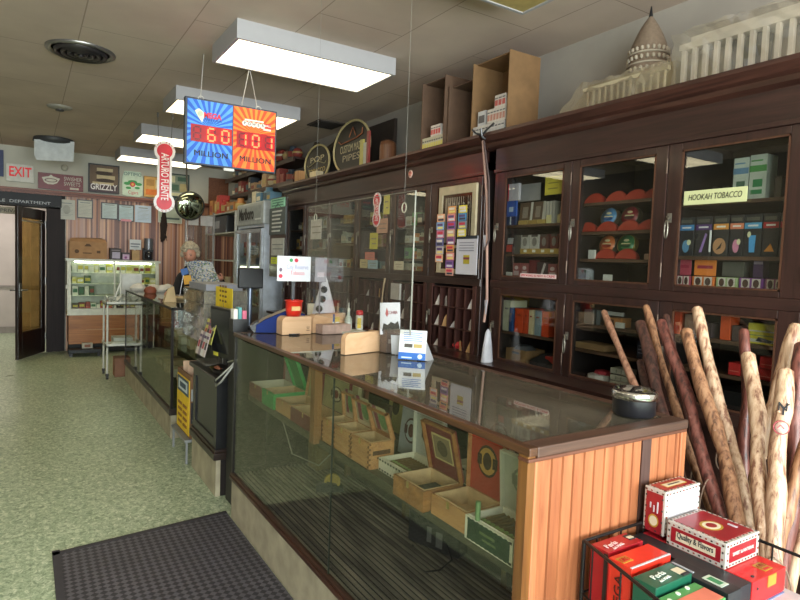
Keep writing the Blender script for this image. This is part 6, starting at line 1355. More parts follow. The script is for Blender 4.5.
for i, (a, c_, cc, nm) in enumerate(((676, 691, 'b04858', 'pink'), (694, 716, 'e08438', 'orange'))):
    pk('display_card', '%s raised carton lid card above the bottom right shelf' % nm, a, c_, 1.55, .075, cc, .004, x=2.72, deco=[('r', -.7, .45, .7, .65, 0)], dm=['9c2c44'], py=270)
pk('purple_tin', 'tall purple tin standing on the bottom right shelf', 753, 763, 1.55, .085, '5c4470', .05, x=2.75, deco=[('r', -.9, .7, .9, .85, 0)], dm=['b4a8c0'], py=270)
pk('small_bottles', 'clear plastic tray of small bottles behind the green carton', 722, 744, 1.55, .07, '6c6c64', .05, x=2.78, py=270)
# lower doors
for i, (a, c_, cc, nm) in enumerate(((503, 510, 'b8b49c', 'cream'), (509, 513, '2c4c80', 'blue'), (515, 523, 'c44824', 'orange'), (524, 528, 'b84424', 'dark orange'), (529, 533, 'c8b894', 'cream and orange'), (535, 541, '7c8c94', 'grey and orange'), (542, 549, 'c04420', 'deep orange'))):
    pk('binder', '%s upright volume on the upper shelf of the lower left door' % nm, a, c_, 1.141, .155 if i else .2, cc, .15, py=315, deco=[('r', -.5, .7, .5, .76, 0)], dm=['8c3420' if i > 1 else '6c6c6c'], group='volumes behind the lower left door')
t = carton('cardboard_box', 'open brown cardboard box with plastic inside, on the lowest shelf of the lower left door', 2.68, 2.85, 2.72, 2.9, .936, 1.03, mat('8c6c48', .8), flaps=False)
tag(MB().lathe([(0, 0), (.07, .02), (.09, .06), (.05, .1), (0, .11)], 9, M=RZ(2.76, 2.81, .95, 0), smooth=False).build('plastic_bag', mat('5c5c60', .4)), 'crumpled grey plastic in the cardboard box', 'bag')
tag(MB().lathe([(0, 0), (.13, .0), (.12, .05), (.05, .09), (0, .1)], 10, M=RZ(2.75, 2.58, .936, 0), smooth=False).build('dark_cloth', mat('1a1a1e', .9)), 'dark cloth heap on the lowest shelf of the lower left door', 'cloth')
pk('red_box', 'small red box above a yellow one near the lower left door edge', 545, 556, .985, .04, 'a02c24', .06, py=360); pk('yellow_box', 'small yellow box at the bottom right of the lower left door', 548, 556, .936, .045, 'c8a830', .06, py=368)
# lower middle
pk('small_orange_box', 'orange and brown small box on the upper shelf of the lower middle door', 600, 622, 1.256, .05, 'a8703c', .08, py=320, deco=[('r', -.5, .2, .3, .8, 0)], dm=['5c3424'])
pk('price_card', 'white price card in front of the orange box', 615, 624, 1.256, .03, 'c4c4c0', .01, x=2.664, py=325)
pk('paper_label', 'pale label card above the orange box', 607, 622, 1.315, .02, 'b0b0ac', .02, py=315, x=2.7)
for i, a in enumerate((584, 596)): pk('glass_jar', 'murky glass jar on the upper shelf behind the lower middle door, %s' % ['left', 'right'][i], a, a+9, 1.256, .08, '4c5458', .06, py=318)
pk('wooden_tray', 'shallow light wood tray on the middle shelf behind the lower middle door', 573, 604, 1.111, .035, '8c7050', .12, py=345)
tag(MB().lathe([(0, 0), (.07, .01), (.06, .04), (0, .05)], 9, M=RZ(2.72, 2.18, .936, 0), smooth=False).lathe([(0, .0), (.05, .035), (.045, .06), (0, .07)], 8, 1, M=RZ(2.74, 2.17, .936, 1), smooth=False).build('folded_cloth', [mat('c4c0c0', .8), mat('a02c3c', .8)]), 'white and red crumpled cloth at the bottom of the lower middle door', 'cloth')
for i in range(3):
    pk('white_packet', 'small white packet in a stack at the bottom of the lower middle door, %s' % ['bottom one', 'middle one', 'top one'][i], 610, 627, .936+.035*i, .03, 'b4b0a4', .08, py=375, deco=[('r', -.3, .2, -.25, .8, 0), ('r', .3, .2, .35, .8, 0)], dm=['5c5c54'], group='stacked white packets')
pk('blue_notice', 'dark blue notice card with pale lines at the right of the lower middle door', 637, 646, 1.111, .09, '1c2440', .01, py=345, deco=[('r', -.6, .3, .5, .35, 0), ('r', -.6, .5, .5, .55, 0), ('r', -.6, .7, .5, .75, 0)], dm=['8c90a8'])
# lower right
for i, (a, c_, h, cc, nm) in enumerate(((672, 680, .12, 'c0401c', 'orange'), (684, 694, .1, '8c6c5c', 'brown'), (698, 712, .07, '3c3034', 'dark'), (720, 730, .12, 'd05020', 'bright orange'), (732, 743, .07, '4c3c3c', 'charcoal'))):
    pk('box', '%s box on the upper shelf behind the lower right door' % nm, a, c_, 1.263, h, cc, .08, py=330, group='boxes behind the lower right door')
pk('yellow_box', 'yellow and white box with dark line drawing behind the lower right door', 748, 777, 1.263, .09, 'c4b83c', .06, py=330, deco=[('r', -.9, .1, .9, .25, 0), ('r', -.9, .4, .9, .45, 1), ('r', -.9, .6, .9, .66, 0), ('p', [(-.4, .15), (.6, .1), (.8, .2), (-.2, .35)], 2)], dm=['b8b8b0', '7c8c5c', '2c3c4c'])
for i, (a, c_, z, h) in enumerate(((728, 740, 1.111, .055), (741, 757, 1.111, .045), (758, 775, 1.111, .05), (759, 775, 1.163, .05))):
    pk('red_box', 'red box on the middle shelf behind the lower right door, %s' % ['leftmost', 'second', 'third', 'the one on top'][i], a, c_, z, h, 'b02828', .08, py=370, deco=[('r', -.8, .3, .8, .36, 0)], dm=['d07c6c'], group='red boxes behind the lower right door')
pk('black_case', 'flat black case at the bottom of the lower right door', 712, 760, .936, .1, '151518', .2, py=400)
# D4 mostly out of frame
itemrow(SX, .6, 1.08, 1.891, {'7c4c3c': 'brown', 'b0a890': 'cream'}, (.08, .12), (.08, .12), .08, '%s %s on top shelf at the right photo edge, %s', 'box', 'goods at the right edge')
# --------------------------------------------------------------- contents of the far cabinet
for (a, c), zz in zip(list(zip(fe[:-1], fe[1:]))[1:], ((1.87, 1.73, 1.60), (1.9, 1.70), (1.93, 1.74), (1.9, 1.68), (1.9, 1.68))):
    for z in zz: shelf(far, a, c, z)
bays = [(3.76, 4.22), (4.33, 4.83), (4.92, 5.45), (5.5, 6.03), (6.13, 6.58)]
lv = [((1.871, .11), (1.731, .09), (1.601, .1), (1.487, .08)), ((1.901, .12), (1.701, .12), (1.487, .12)), ((1.931, .1), (1.741, .13), (1.487, .13)), ((1.901, .14), (1.681, .12), (1.487, .12)), ((1.901, .16), (1.681, .16), (1.487, .14))]
pal = [{'4c4c4c': 'black', 'd0d0c8': 'grey', 'e8c83c': 'yellow', 'c87c3c': 'orange', '6ca870': 'green', 'b8b49c': 'cream'}, {'c8c05c': 'olive yellow', 'd0a890': 'tan', '5c8080': 'teal', 'c07c6c': 'pink'}, {'d0b06c': 'gold', '8c7868': 'brown', 'b0b8b0': 'grey green'}, {'d0d0c8': 'grey', '907868': 'brown', 'a4ac9c': 'sage'}, {'d8d8d4': 'white', 'd0ac5c': 'gold', '6c6460': 'dark'}]
random.seed(77)
for bi, ((a, c), L_) in enumerate(zip(bays, lv)):
    for si, (z, h) in enumerate(L_):
        itemrow(SX+.02, a, c, z, pal[bi], (h*.6, h), (.055, .1), .07, '%s %s behind long cabinet glass door '+str(bi+1)+', shelf '+str(si+1)+', %s', 'goods', 'goods in the far cabinet', gap=.008)
# papers taped to the doors
for i, (xa, ya, xb, yb_, cc, lb) in enumerate(((384, 195, 389, 214, 'b8b060', 'yellow green paper taped beside the bone shaped sign on the cabinet'), (377, 219, 387, 233, 'b48c78', 'tan paper taped below the bone shaped sign'), (370, 233, 377, 249, 'b4ac48', 'olive yellow slip taped to the glass below the tan paper'),
    (365, 252, 374, 260, 'c07468', 'salmon pink card near the bottom of the glass door'), (360, 259, 367, 268, 'b8ac84', 'cream card at the lower left of that glass door'), (368, 260, 377, 269, '8ca4ac', 'pale blue card at the bottom of that glass door'),
    (311, 220, 321, 239, 'b8b4b0', 'white printed sheet taped on the glass near the far end'), (394, 261, 403, 270, 'bcb49c', 'pale card at the lower left of the glass door beside the mirror door'))):
    p = P(xa, ya, x=XC-.018); q = P(xb, yb_, x=XC-.018)
    tag(MB().box((XC-.018, q.y, q.z), (XC-.014, p.y, p.z)).box((XC-.0185, q.y+.02, q.z+(p.z-q.z)*.6), (XC-.018, p.y-.02, q.z+(p.z-q.z)*.66), 1).box((XC-.0185, q.y+.02, q.z+(p.z-q.z)*.3), (XC-.018, p.y-.04, q.z+(p.z-q.z)*.36), 1).build('taped_paper', [mat(cc, .7), mat('7c746c', .7)]), lb, 'paper')
q = P(391, 283, x=XC-.03); q2 = P(399, 300, x=XC-.03)
tag(MB().box((XC-.03, q2.y, q2.z), (XC-.012, q.y, q.z)).build('wall_switch', mat('b0aca8', .5)), 'white paper pad hung over the pigeonholes beside the second door', 'pad')
# long handled brush hanging by the pigeonholes
t = thing('long_stick', 'thin long handled stick leaning against the pigeonholes', 'stick', (2.5, 4.6, 1.0))
MB().tube([(2.52, P(379, 330, x=2.52).y, .952), P(383, 290, x=2.55), P(385, 278, x=2.56)], [.008, .007, .01], 8).build('handle', mat('9c8468', .6), t)
# ================================================================ hanging signs
tp = P(165, 141, y=6.38); bt_ = P(165.5, 212.5, y=6.38)
t = bone_sign('hanging_cigar_sign', 'red and white bone shaped cigar sign hanging on two wires from a light fixture', tp.x, 6.38, tp.z, bt_.z, .2, FR((tp.x, 6.38, (tp.z+bt_.z)/2), (1, -.12, 0), (0, 0, 1)))
b = MB()
for s in (-1, 1): b.tube([(tp.x+s*.06, 6.385, tp.z-.03), (tp.x+s*.07, 6.38, 2.965)], .003, 5).box((tp.x+s*.07-.008, 6.37, 2.92), (tp.x+s*.07+.008, 6.39, 2.965))
b.build('wire', mat('3a3430', .5), t)
# jackpot sign
y = 4.62
q0 = P(187, 97, y=y); q1 = P(276, 113, y=y); q2 = P(233, 168, y=y); q3 = P(186.5, 162, y=y)
sw = q1.x-q0.x; sx0 = q0.x; sz1 = (q0.z+q1.z)/2; sz0 = q3.z
t = thing('jackpot_sign', 'hanging two panel lottery jackpot sign, blue left half and orange right half, red digits', 'sign', (sx0+sw/2, y, sz0))
MB().box((sx0-.012, y, sz0-.01), (sx0+sw+.008, y+.05, sz1+.01)).build('housing', mat('343a48', .5), t, bev=.003)
MB().box((sx0+.28, y+.0, sz0-.03), (sx0+.36, y+.03, sz0-.01)).build('sensor', mat('c8c8c8', .4), t)
hw = sw/4; hh = (sz1-sz0)/2; zc = (sz0+sz1)/2
def ray_panel(cx, c1, c2, name, cy_):
    M_ = FY(cx, y, zc); b = MB(); b.box((-hw+.004, -hh+.003, 0), (hw-.004, hh-.003, .001), 0, M_)
    n = 26; W2, H2 = hw-.004, hh-.003
    def edge(a):
        dx, dy = math.cos(a), math.sin(a); ts = []
        if dx > 1e-6: ts.append(W2/dx)
        if dx < -1e-6: ts.append(-W2/dx)
        if dy > 1e-6: ts.append((H2-cy_)/dy)
        if dy < -1e-6: ts.append((-H2-cy_)/dy)
        k = min(ts); return (dx*k, cy_+dy*k)
    for i in range(n):
        a = 2*PI*i/n; p, q = edge(a), edge(a+PI/n); b.prism([(0, cy_), p, q], .001, .002, 1, M_)
    return b.build(name, [c1, c2], t)
ray_panel(sx0+hw, mat('1458c4', .5, emit=PANEL), mat('4c92dc', .5, emit=PANEL), 'blue_panel', .04)
ray_panel(sx0+3*hw, mat('dc4014', .5, emit=PANEL), mat('ec7c28', .5, emit=PANEL), 'orange_panel', .04)
SEG = {'0': 'abcdef', '1': 'bc', '6': 'acdefg', '8': 'abcdefg'}
LEDON = emitter('ff3820', LED); LEDC = mat('9c0a16', .4, emit=.12); LEDOFF = mat('6a1420', .4, emit=.1)
def digit(ch, cx, cz, w, h, on, off):
    r = .006
    g = {'a': (-w/2+r, h/2-r, w/2-r, h/2+r), 'd': (-w/2+r, -h/2-r, w/2-r, -h/2+r), 'g': (-w/2+r, -r, w/2-r, r), 'f': (-w/2-r, 0+r, -w/2+r, h/2-r), 'e': (-w/2-r, -h/2+r, -w/2+r, -r), 'b': (w/2-r, r, w/2+r, h/2-r), 'c': (w/2-r, -h/2+r, w/2+r, -r)}
    for k, q in g.items(): (on if k in SEG.get(ch, '') else off).box((q[0], q[1], 0), (q[2], q[3], .003), 0, FY(cx, y-.006, cz))
for side, s, nm in ((0, ' 60', 'left'), (1, '101', 'right')):
    cx = sx0+hw+side*2*hw
    MB().box((cx-hw+.03, y-.006, zc-.075), (cx+hw-.006, y, zc+.05)).build('digit_window', LEDC, t)
    for i, ch in enumerate(s):
        on, off = MB(), MB(); digit(ch, cx-hw+.075+i*.105, zc-.013, .05, .09, on, off)
        if on.v: on.build('lit_digit', LEDON, t)
        if off.v: off.build('unlit_digit', LEDOFF, t)
    for dx in (-.0012, 0, .0012): text('lettering', 'MILLION', .058, mat('14141c', .5), t, FY(cx+.01+dx, y-.004-dx*.2, zc-hh*.68), fitw=hw*1.45)
cx = sx0+hw
text('lettering', 'MEGA', .055, mat('d82838', .5), t, FY(cx+.015, y-.005, zc+.125), fitw=.13, bold=.002)
text('lettering', 'MILLIONS', .022, mat('1c3c9c', .5), t, FY(cx+.02, y-.005, zc+.095), fitw=.13)
text('lettering', 'JACKPOT', .013, mat('1c5cb0', .5), t, FY(cx+.02, y-.005, zc+.075), fitw=.09)
shapes_on(t, 'ball', FY(cx-.075, y-.003, zc+.12), [('p', [(-.04, .03), (-.01, .05), (.02, .03), (.03, 0), (.015, -.05), (-.01, -.02)], 0), ('o', 0, .012, .02, .02, 1)], [mat('d8e4c8', .5), mat('b8c0a8', .5)])
cx = sx0+3*hw
M_ = FY(cx+.01, y-.002, zc+.115)
shapes_on(t, 'balls', M_, [('o', -.09+.036*i, -.0-.001*i, .02, .02, 0) for i in range(5)]+[('r', .07, -.015, .12, .02, 1), ('r', .06, -.035, .12, -.02, 0), ('r', -.09, .022, .06, .034, 0)], [mat('dcd8d4', .5), mat('d02c30', .5)])
for i, ch in enumerate('POWER'): text('lettering', ch, .03, mat('2a2a30', .5), t, M_ @ Matrix.Translation((-.09+.036*i, -.0, .004)))
text('lettering', 'BALL', .022, mat('f0ecec', .5), t, M_ @ Matrix.Translation((.095, .002, .004)))
wr = MB()
e1 = P(245, 72, y=4.5)
wr.tube([(sx0+.41, y+.02, sz1+.0), (sx0+.42, 4.5, 2.965)], .004, 6).tube([(sx0+.54, y+.02, sz1), (sx0+.43, 4.5, 2.965)], .003, 6).tube([(sx0+.1, y+.02, sz1), (sx0+.14, y+.1, 3.088)], .003, 6)
for x in (.1, .54): wr.tube([(sx0+x+.02*math.cos(a), y+.0, sz1+.005+.02*math.sin(a)) for a in [PI*i/6 for i in range(7)]], .004, 6)
wr.build('cord', mat('b4b0ac', .5), t)
# ================================================================ on top of the wall cabinets
CZ = 2.416
def open_carton(label, ya, yb, x0, x1, z0, z1, m, z1b=None):
    """tall carton lying with its mouth to the aisle: two sides, back, bottom and top"""
    t = thing('cardboard_box', label, 'box', ((x0+x1)/2, (ya+yb)/2, z0), 'cartons on the cabinet top'); e = .007
    b = MB().box((x0, ya, z0), (x1, ya+e, z1)).box((x0, yb-e, z0), (x1, yb, z1)).box((x1-e, ya+e, z0), (x1, yb-e, z1)).box((x0, ya+e, z0), (x1-e, yb-e, z0+e)).box((x0+.03, ya+e, z1-e), (x1-e, yb-e, z1))
    b.build('carton_body', m, t)
    return t
KB = mat('80603f', .8, bump=.1); KB2 = mat('604838', .8, bump=.1)
open_carton('largest brown carton on the cabinet top, nearest, holding cigarette packs', 2.93, 3.3, 2.62, 2.89, CZ, 2.95, KB)
open_carton('middle dark brown carton on the cabinet top between the two others', 3.31, 3.60, 2.64, 2.9, CZ, 2.87, KB2)
open_carton('farthest brown carton on the cabinet top, holding striped packs', 3.62, 3.92, 2.62, 2.9, CZ, 2.96, KB2)
pk0 = None
def packs(y0, n, x, z, c1, c2, lb, w=.028, h=.09):
    global pk0
    for i in range(n):
        y = y0-i*(w+.002)
        pk0 = thing('cigarette_carton', lb % ORD[i], 'carton', (x, y, z), 'packs in the cabinet top cartons')
        MB().box((x, y-w, z), (x+.12, y, z+h)).build('pack', mat(c1, .45), pk0)
        MB().box((x-.001, y-w+.003, z+h*.15), (x, y-.003, z+h*.6)).box((x-.001, y-w+.003, z+h*.7), (x, y-.003, z+h*.8), 1).build('label', [mat(c2, .45), mat('5c5c60', .5)], pk0)
packs(3.285, 10, 2.63, CZ+.008, 'c4c0bc', 'b8b8b8', 'white cigarette pack in the bottom row of the largest carton, %s', .03, .09)
packs(3.14, 6, 2.63, CZ+.1, 'c4bcb4', 'b07868', 'white and tan pack in the second row of the largest carton, %s', .028, .09)
packs(3.07, 3, 2.63, CZ+.19, 'c0b8b0', 'b04c48', 'white and red pack on top in the largest carton, %s', .034, .08)
tag(MB().box((2.64, 3.17, CZ+.1), (2.74, 3.25, CZ+.2)).box((2.638, 3.18, CZ+.12), (2.64, 3.24, CZ+.17), 1).build('dark_pack', [mat('b4b4b8', .4), mat('2c3040', .4)]), 'white and dark blue block pack stacked at the left in the largest carton', 'pack')
packs(3.91, 9, 2.63, CZ+.008, 'b8b4a0', 'c8c060', 'pale striped pack in the farthest carton, %s', .028, .11)
packs(3.80, 4, 2.63, CZ+.12, 'c4bcb8', 'b84848', 'white and pink pack in the upper row of farthest carton, %s', .03, .08)
# oval signs
def oval(name, label, ya, yb, z0, z1, x, l1, l2, boat):
    t = thing(name, label, 'sign', (x, (ya+yb)/2, z0)); cy, cz = (ya+yb)/2, (z0+z1)/2; ry, rz = abs(yb-ya)/2, (z1-z0)/2
    M_ = FX(x, cy, cz)
    MB().prism([(ry*math.cos(2*PI*i/40), rz*math.sin(2*PI*i/40)) for i in range(40)], -.015, 0, 0, M_).build('backing', mat('24201c', .5), t)
    MB().tube([M_ @ Vector((ry*math.cos(2*PI*i/40), rz*math.sin(2*PI*i/40), .005)) for i in range(40)], .012, 8, closed=True).build('tube_border', mat('b4a478', .4), t)
    text('lettering', l1, rz*.42, mat('b8ac8c', .5), t, M_ @ Matrix.Translation((0, rz*.25 if not boat else -rz*.02, .003)), fitw=ry*1.25 if boat else ry*1.1)
    text('lettering', l2, rz*.36, mat('b8a05c' if not boat else 'a89c84', .5), t, M_ @ Matrix.Translation((0, -rz*.38, .003)), fitw=ry*(1.35 if not boat else .95))
    b = MB()
    if boat: b.tube([M_ @ Vector(v) for v in ((-ry*.7, rz*.35, .01), (-ry*.55, rz*.22, .01), (ry*.3, rz*.3, .01), (ry*.6, rz*.4, .01), (ry*.62, rz*.6, .01))], .006, 6).tube([M_ @ Vector(v) for v in ((-ry*.1, rz*.4, .01), (ry*.1, rz*.75, .01), (ry*.25, rz*.4, .01))], .005, 6)
    else: b.tube([M_ @ Vector((ry*.75*math.cos(a), rz*.02+rz*.1*math.sin(a*3), .01)) for a in [PI+PI*i/10 for i in range(11)]], .004, 6)
    b.build('tube_drawing', mat('9c5c3c' if boat else '8c8460', .4), t)
    for s in (-1, 1): MB().box((-.01+s*ry*.4, -rz-.0, -.06), (.01+s*ry*.4, -rz*.7, -.015), 0, M_).build('foot', BLACK, t)
    return t
oval('oval_sign', 'smaller oval dark sign with cream tube border and two words, on the cabinet top', 5.95, 6.62, CZ+.03, 2.86, 2.8, 'POP', 'TOBACCO', False)
oval('oval_sign', 'larger oval dark sign with cream tube border and a pipe drawing, on the cabinet top', 5.02, 5.80, CZ+.03, 2.97, 2.78, 'CUSTOM MADE', 'PIPES', True)
random.seed(19)
tag(MB().box((2.95, 5.9, CZ+.001), (2.99, 6.7, 2.8)).build('dark_sheet', mat('141a2c', .5)), 'dark blue panel standing behind the smaller oval sign', 'panel')
tag(MB().box((3.0, 4.95, CZ+.001), (3.03, 5.88, 2.95)).build('dark_board', mat('332a26', .6)), 'dark board standing behind the larger oval sign', 'board')
tag(MB().box((2.66, 6.48, CZ+.001), (2.74, 6.6, CZ+.17)).build('wood_block', wood('a8784c', 'c09468', .6)), 'light tan upright wood block left of the smaller oval sign', 'block')
tag(MB().box((2.60, 5.85, CZ+.001), (2.68, 6.02, CZ+.09)).build('cream_box', mat('c4b494', .6)), 'small cream box in front of the gap between the oval signs', 'box')
for (ya_, yb_2, hh_, cc, nm) in ((5.0, 5.06, .3, 'b4a85c', 'yellow'), (4.94, 4.99, .26, 'a8a89c', 'pale grey'), (4.89, 4.93, .36, '8c3c38', 'red')):
    tag(MB().box((2.69, ya_, CZ+.001), (2.71, yb_2, CZ+hh_)).build('narrow_board', mat(cc, .5)), 'narrow %s board standing beside the larger oval sign' % nm, 'board')
b = MB().lathe([(.08, 0), (.08, .2), (.07, .24), (.03, .26), (0, .26)], 20, 0, Matrix.Translation((2.8, 4.72, CZ+.001)), sy=.9)
tag(b.build('wooden_box', wood('4a2c1c', '7a5036', .5)), 'round topped brown wooden canister on the cabinet top beside the slats', 'canister')
# driftwood along wall top behind ovals
b = MB(); pts = [(3.06, 7.0-.12*i, 2.93+.06*math.sin(i*1.3)) for i in range(12)]
b.tube(pts, [.03+.02*math.sin(i*2.1) for i in range(12)], 8); tag(b.build('driftwood', wood('3a3028', '6a5c4c', .8)), 'gnarled brown driftwood branch resting behind the oval signs near the ceiling', 'driftwood')
# wrapped scale models
BM = mat('a59678', .7, scale=6); FILM = glass('f4f0e8', 1.6, .16, haze=.42, hazec='b8ab94', gain=2.5); FILM2 = glass('f4f0ec', 1.6, .12, haze=.22, hazec='c8c0b0', gain=2.0)
def crumple(parent, name, pts_fn, nu, nv, amp, m, seed):
    random.seed(seed); g = [[Vector(pts_fn(i/nu, j/nv))+Vector((random.uniform(-amp, amp)*.5, random.uniform(-amp, amp), random.uniform(-amp, amp))) for j in range(nv+1)] for i in range(nu+1)]
    b = MB()
    for i in range(nu):
        for j in range(nv): b.quad(g[i][j], g[i+1][j], g[i+1][j+1], g[i][j+1])
    return b.build(name, m, parent)
t = thing('building_model', 'long beige scale model of a colonnaded building wrapped in clear plastic, under the domed tower', 'model', (2.85, 2.2, CZ))
y0, y1 = 1.84, 2.56
def box_along(b, x0, x1, ya, yb, z0, z1, m=0): b.box((x0, ya, z0), (x1, yb, z1), m)
b = MB(); b.box((2.66, y0, CZ+.001), (3.0, y1, CZ+.03)); b.add([(2.74, y0, CZ+.03), (3.0, y0, CZ+.03), (3.0, y1, CZ+.03), (2.74, y1, CZ+.03), (2.74, y0, CZ+.2), (3.0, y0, CZ+.2), (3.0, y1-.18, CZ+.2), (2.74, y1-.18, CZ+.2)], [(0,3,2,1),(4,5,6,7),(0,1,5,4),(1,2,6,5),(2,3,7,6),(3,0,4,7)])
b.build('main_block', BM, t)
b = MB()
for i in range(13): y = y0+.03+i*.04; b.cyl(.008, CZ+.03, CZ+.15, 8, M=Matrix.Translation((2.70, y, 0)))
b.box((2.69, y0+.01, CZ+.15), (2.715, y0+.54, CZ+.17)); b.build('colonnade', mat('b4a68a', .7), t)
crumple(t, 'plastic_film', lambda u, v: (2.65+.05*v, y0+(y1-y0)*(u)-(.15*v*u), CZ+.005+.2*v), 16, 5, .012, FILM, 4)
t = thing('domed_tower_model', 'beaded wicker like domed tower model with a dark spire, standing behind the beige building model', 'model', (2.85, 2.08, CZ+.2))
M_ = Matrix.Translation((2.85, 2.08, 0)); z = CZ+.2
MB().lathe([(.105, z), (.105, z+.05), (.098, z+.055), (.1, z+.11), (.09, z+.16), (.07, z+.21), (.045, z+.26), (.02, z+.30), (.006, z+.32)], 28, 0, M_).build('dome', mat('7c6a5a', .7, bump=.3, scale=60), t)
b = MB()
for zz, rr in ((z+.02, .108), (z+.08, .104), (z+.125, .1)):
    for k in range(22):
        a = 2*PI*k/22; b.lathe([(0, -.013), (.009, -.007), (.009, .007), (0, .013)], 6, 0, Matrix.Translation((2.85+rr*math.cos(a), 2.08+rr*math.sin(a), zz)))
for zz, rr in ((z+.005, .107), (z+.05, .107), (z+.105, .104)): b.tube([(2.85+rr*math.cos(2*PI*k/24), 2.08+rr*math.sin(2*PI*k/24), zz) for k in range(24)], .005, 6, closed=True)
b.build('beading', mat('a89c8c', .6), t)
MB().tube([(2.85, 2.08, z+.31), (2.85, 2.08, z+.37)], [.012, .003], 8).build('spire', BLACK, t)
t = thing('pergola_model', 'white slatted balustrade model wrapped in glossy clear plastic at the top right', 'model', (2.8, 1.4, CZ))
y0, y1 = .9, 1.80; b = MB()
PW = mat('d4ccc0', .6)
b.box((2.68, y0, CZ+.001), (2.98, y1, CZ+.035)); b.box((2.70, y0, CZ+.22), (2.76, y1, CZ+.25)).box((2.73, y0+.0, CZ+.25), (2.96, y1-.04, CZ+.285)); b.build('frame_beams', PW, t)
b = MB()
n = 17
for i in range(n): yy_ = y0+.02+i*(y1-y0-.04)/(n-1); b.box((2.705, yy_-.009, CZ+.035), (2.73, yy_+.009, CZ+.22))
b.build('slats', PW, t)
b = MB().box((2.80, y0+.02, CZ+.035), (2.96, y1-.03, CZ+.22)); b.build('inner_block', mat('b0a698', .7), t)
b = MB()
for k in (5, 6, 7): yy_ = y1-.02-(k-.5)*(y1-y0-.04)/(n-1)+.0; b.box((2.735, yy_-.018, CZ+.05), (2.798, yy_+.018, CZ+.215))
b.build('opening_shade', mat('2c2a34', .6), t)  # solid dark blocks between the slats, coloured as the shade inside openings
crumple(t, 'plastic_film', lambda u, v: (2.66+.02*math.sin(v*3), y0+(y1-y0+.02)*u, CZ-.005+.3*v), 18, 6, .012, FILM2, 6)
crumple(t, 'plastic_film', lambda u, v: (2.67+.3*v, y0+(y1-y0)*u, CZ+.295+.02*math.sin(v*4)), 18, 5, .01, FILM2, 7)
# ================================================================ canes
def canemat(h1, h2, h3): 
    key = ('c', h1)
    if key in _M: return _M[key]
    m, nt, out = newmat('cane_'+h1); L = nt.links.new
    tc = N(nt, 'ShaderNodeTexCoord'); mp = N(nt, 'ShaderNodeMapping'); mp.inputs['Scale'].default_value = (34, 34, 1.6); L(tc.outputs['Object'], mp.inputs[0])
    n1 = N(nt, 'ShaderNodeTexNoise', i_Scale=2.0, i_Detail=6.0, i_Roughness=.6, i_Distortion=.25); L(mp.outputs[0], n1.inputs[0])
    cr = N(nt, 'ShaderNodeValToRGB'); L(n1.outputs[0], cr.inputs[0]); e = cr.color_ramp.elements
    e[0].position = .38; e[0].color = hexc(h3)+(1,); e[1].position = .6; e[1].color = hexc(h1)+(1,); x = e.new(.47); x.color = hexc(h2)+(1,)
    b = N(nt, 'ShaderNodeBsdfPrincipled', i_Roughness=.42); L(cr.outputs[0], b.inputs['Base Color'])
    bp = N(nt, 'ShaderNodeBump', i_Strength=.35, i_Distance=.005); L(n1.outputs[0], bp.inputs['Height']); L(bp.outputs[0], b.inputs['Normal'])
    L(b.outputs[0], out.inputs[0]); _M[key] = m; return m
CR_ = canemat('d0b49a', 'b59378', '7e5644'); TN = canemat('a87e60', '8c6248', '5c3c2c'); DKC = canemat('5c3c34', '472c28', '2c1c1a'); RDC = canemat('7c4a42', '64362f', '3c211e'); PK_ = canemat('a07864', '8c6450', '6a4838')
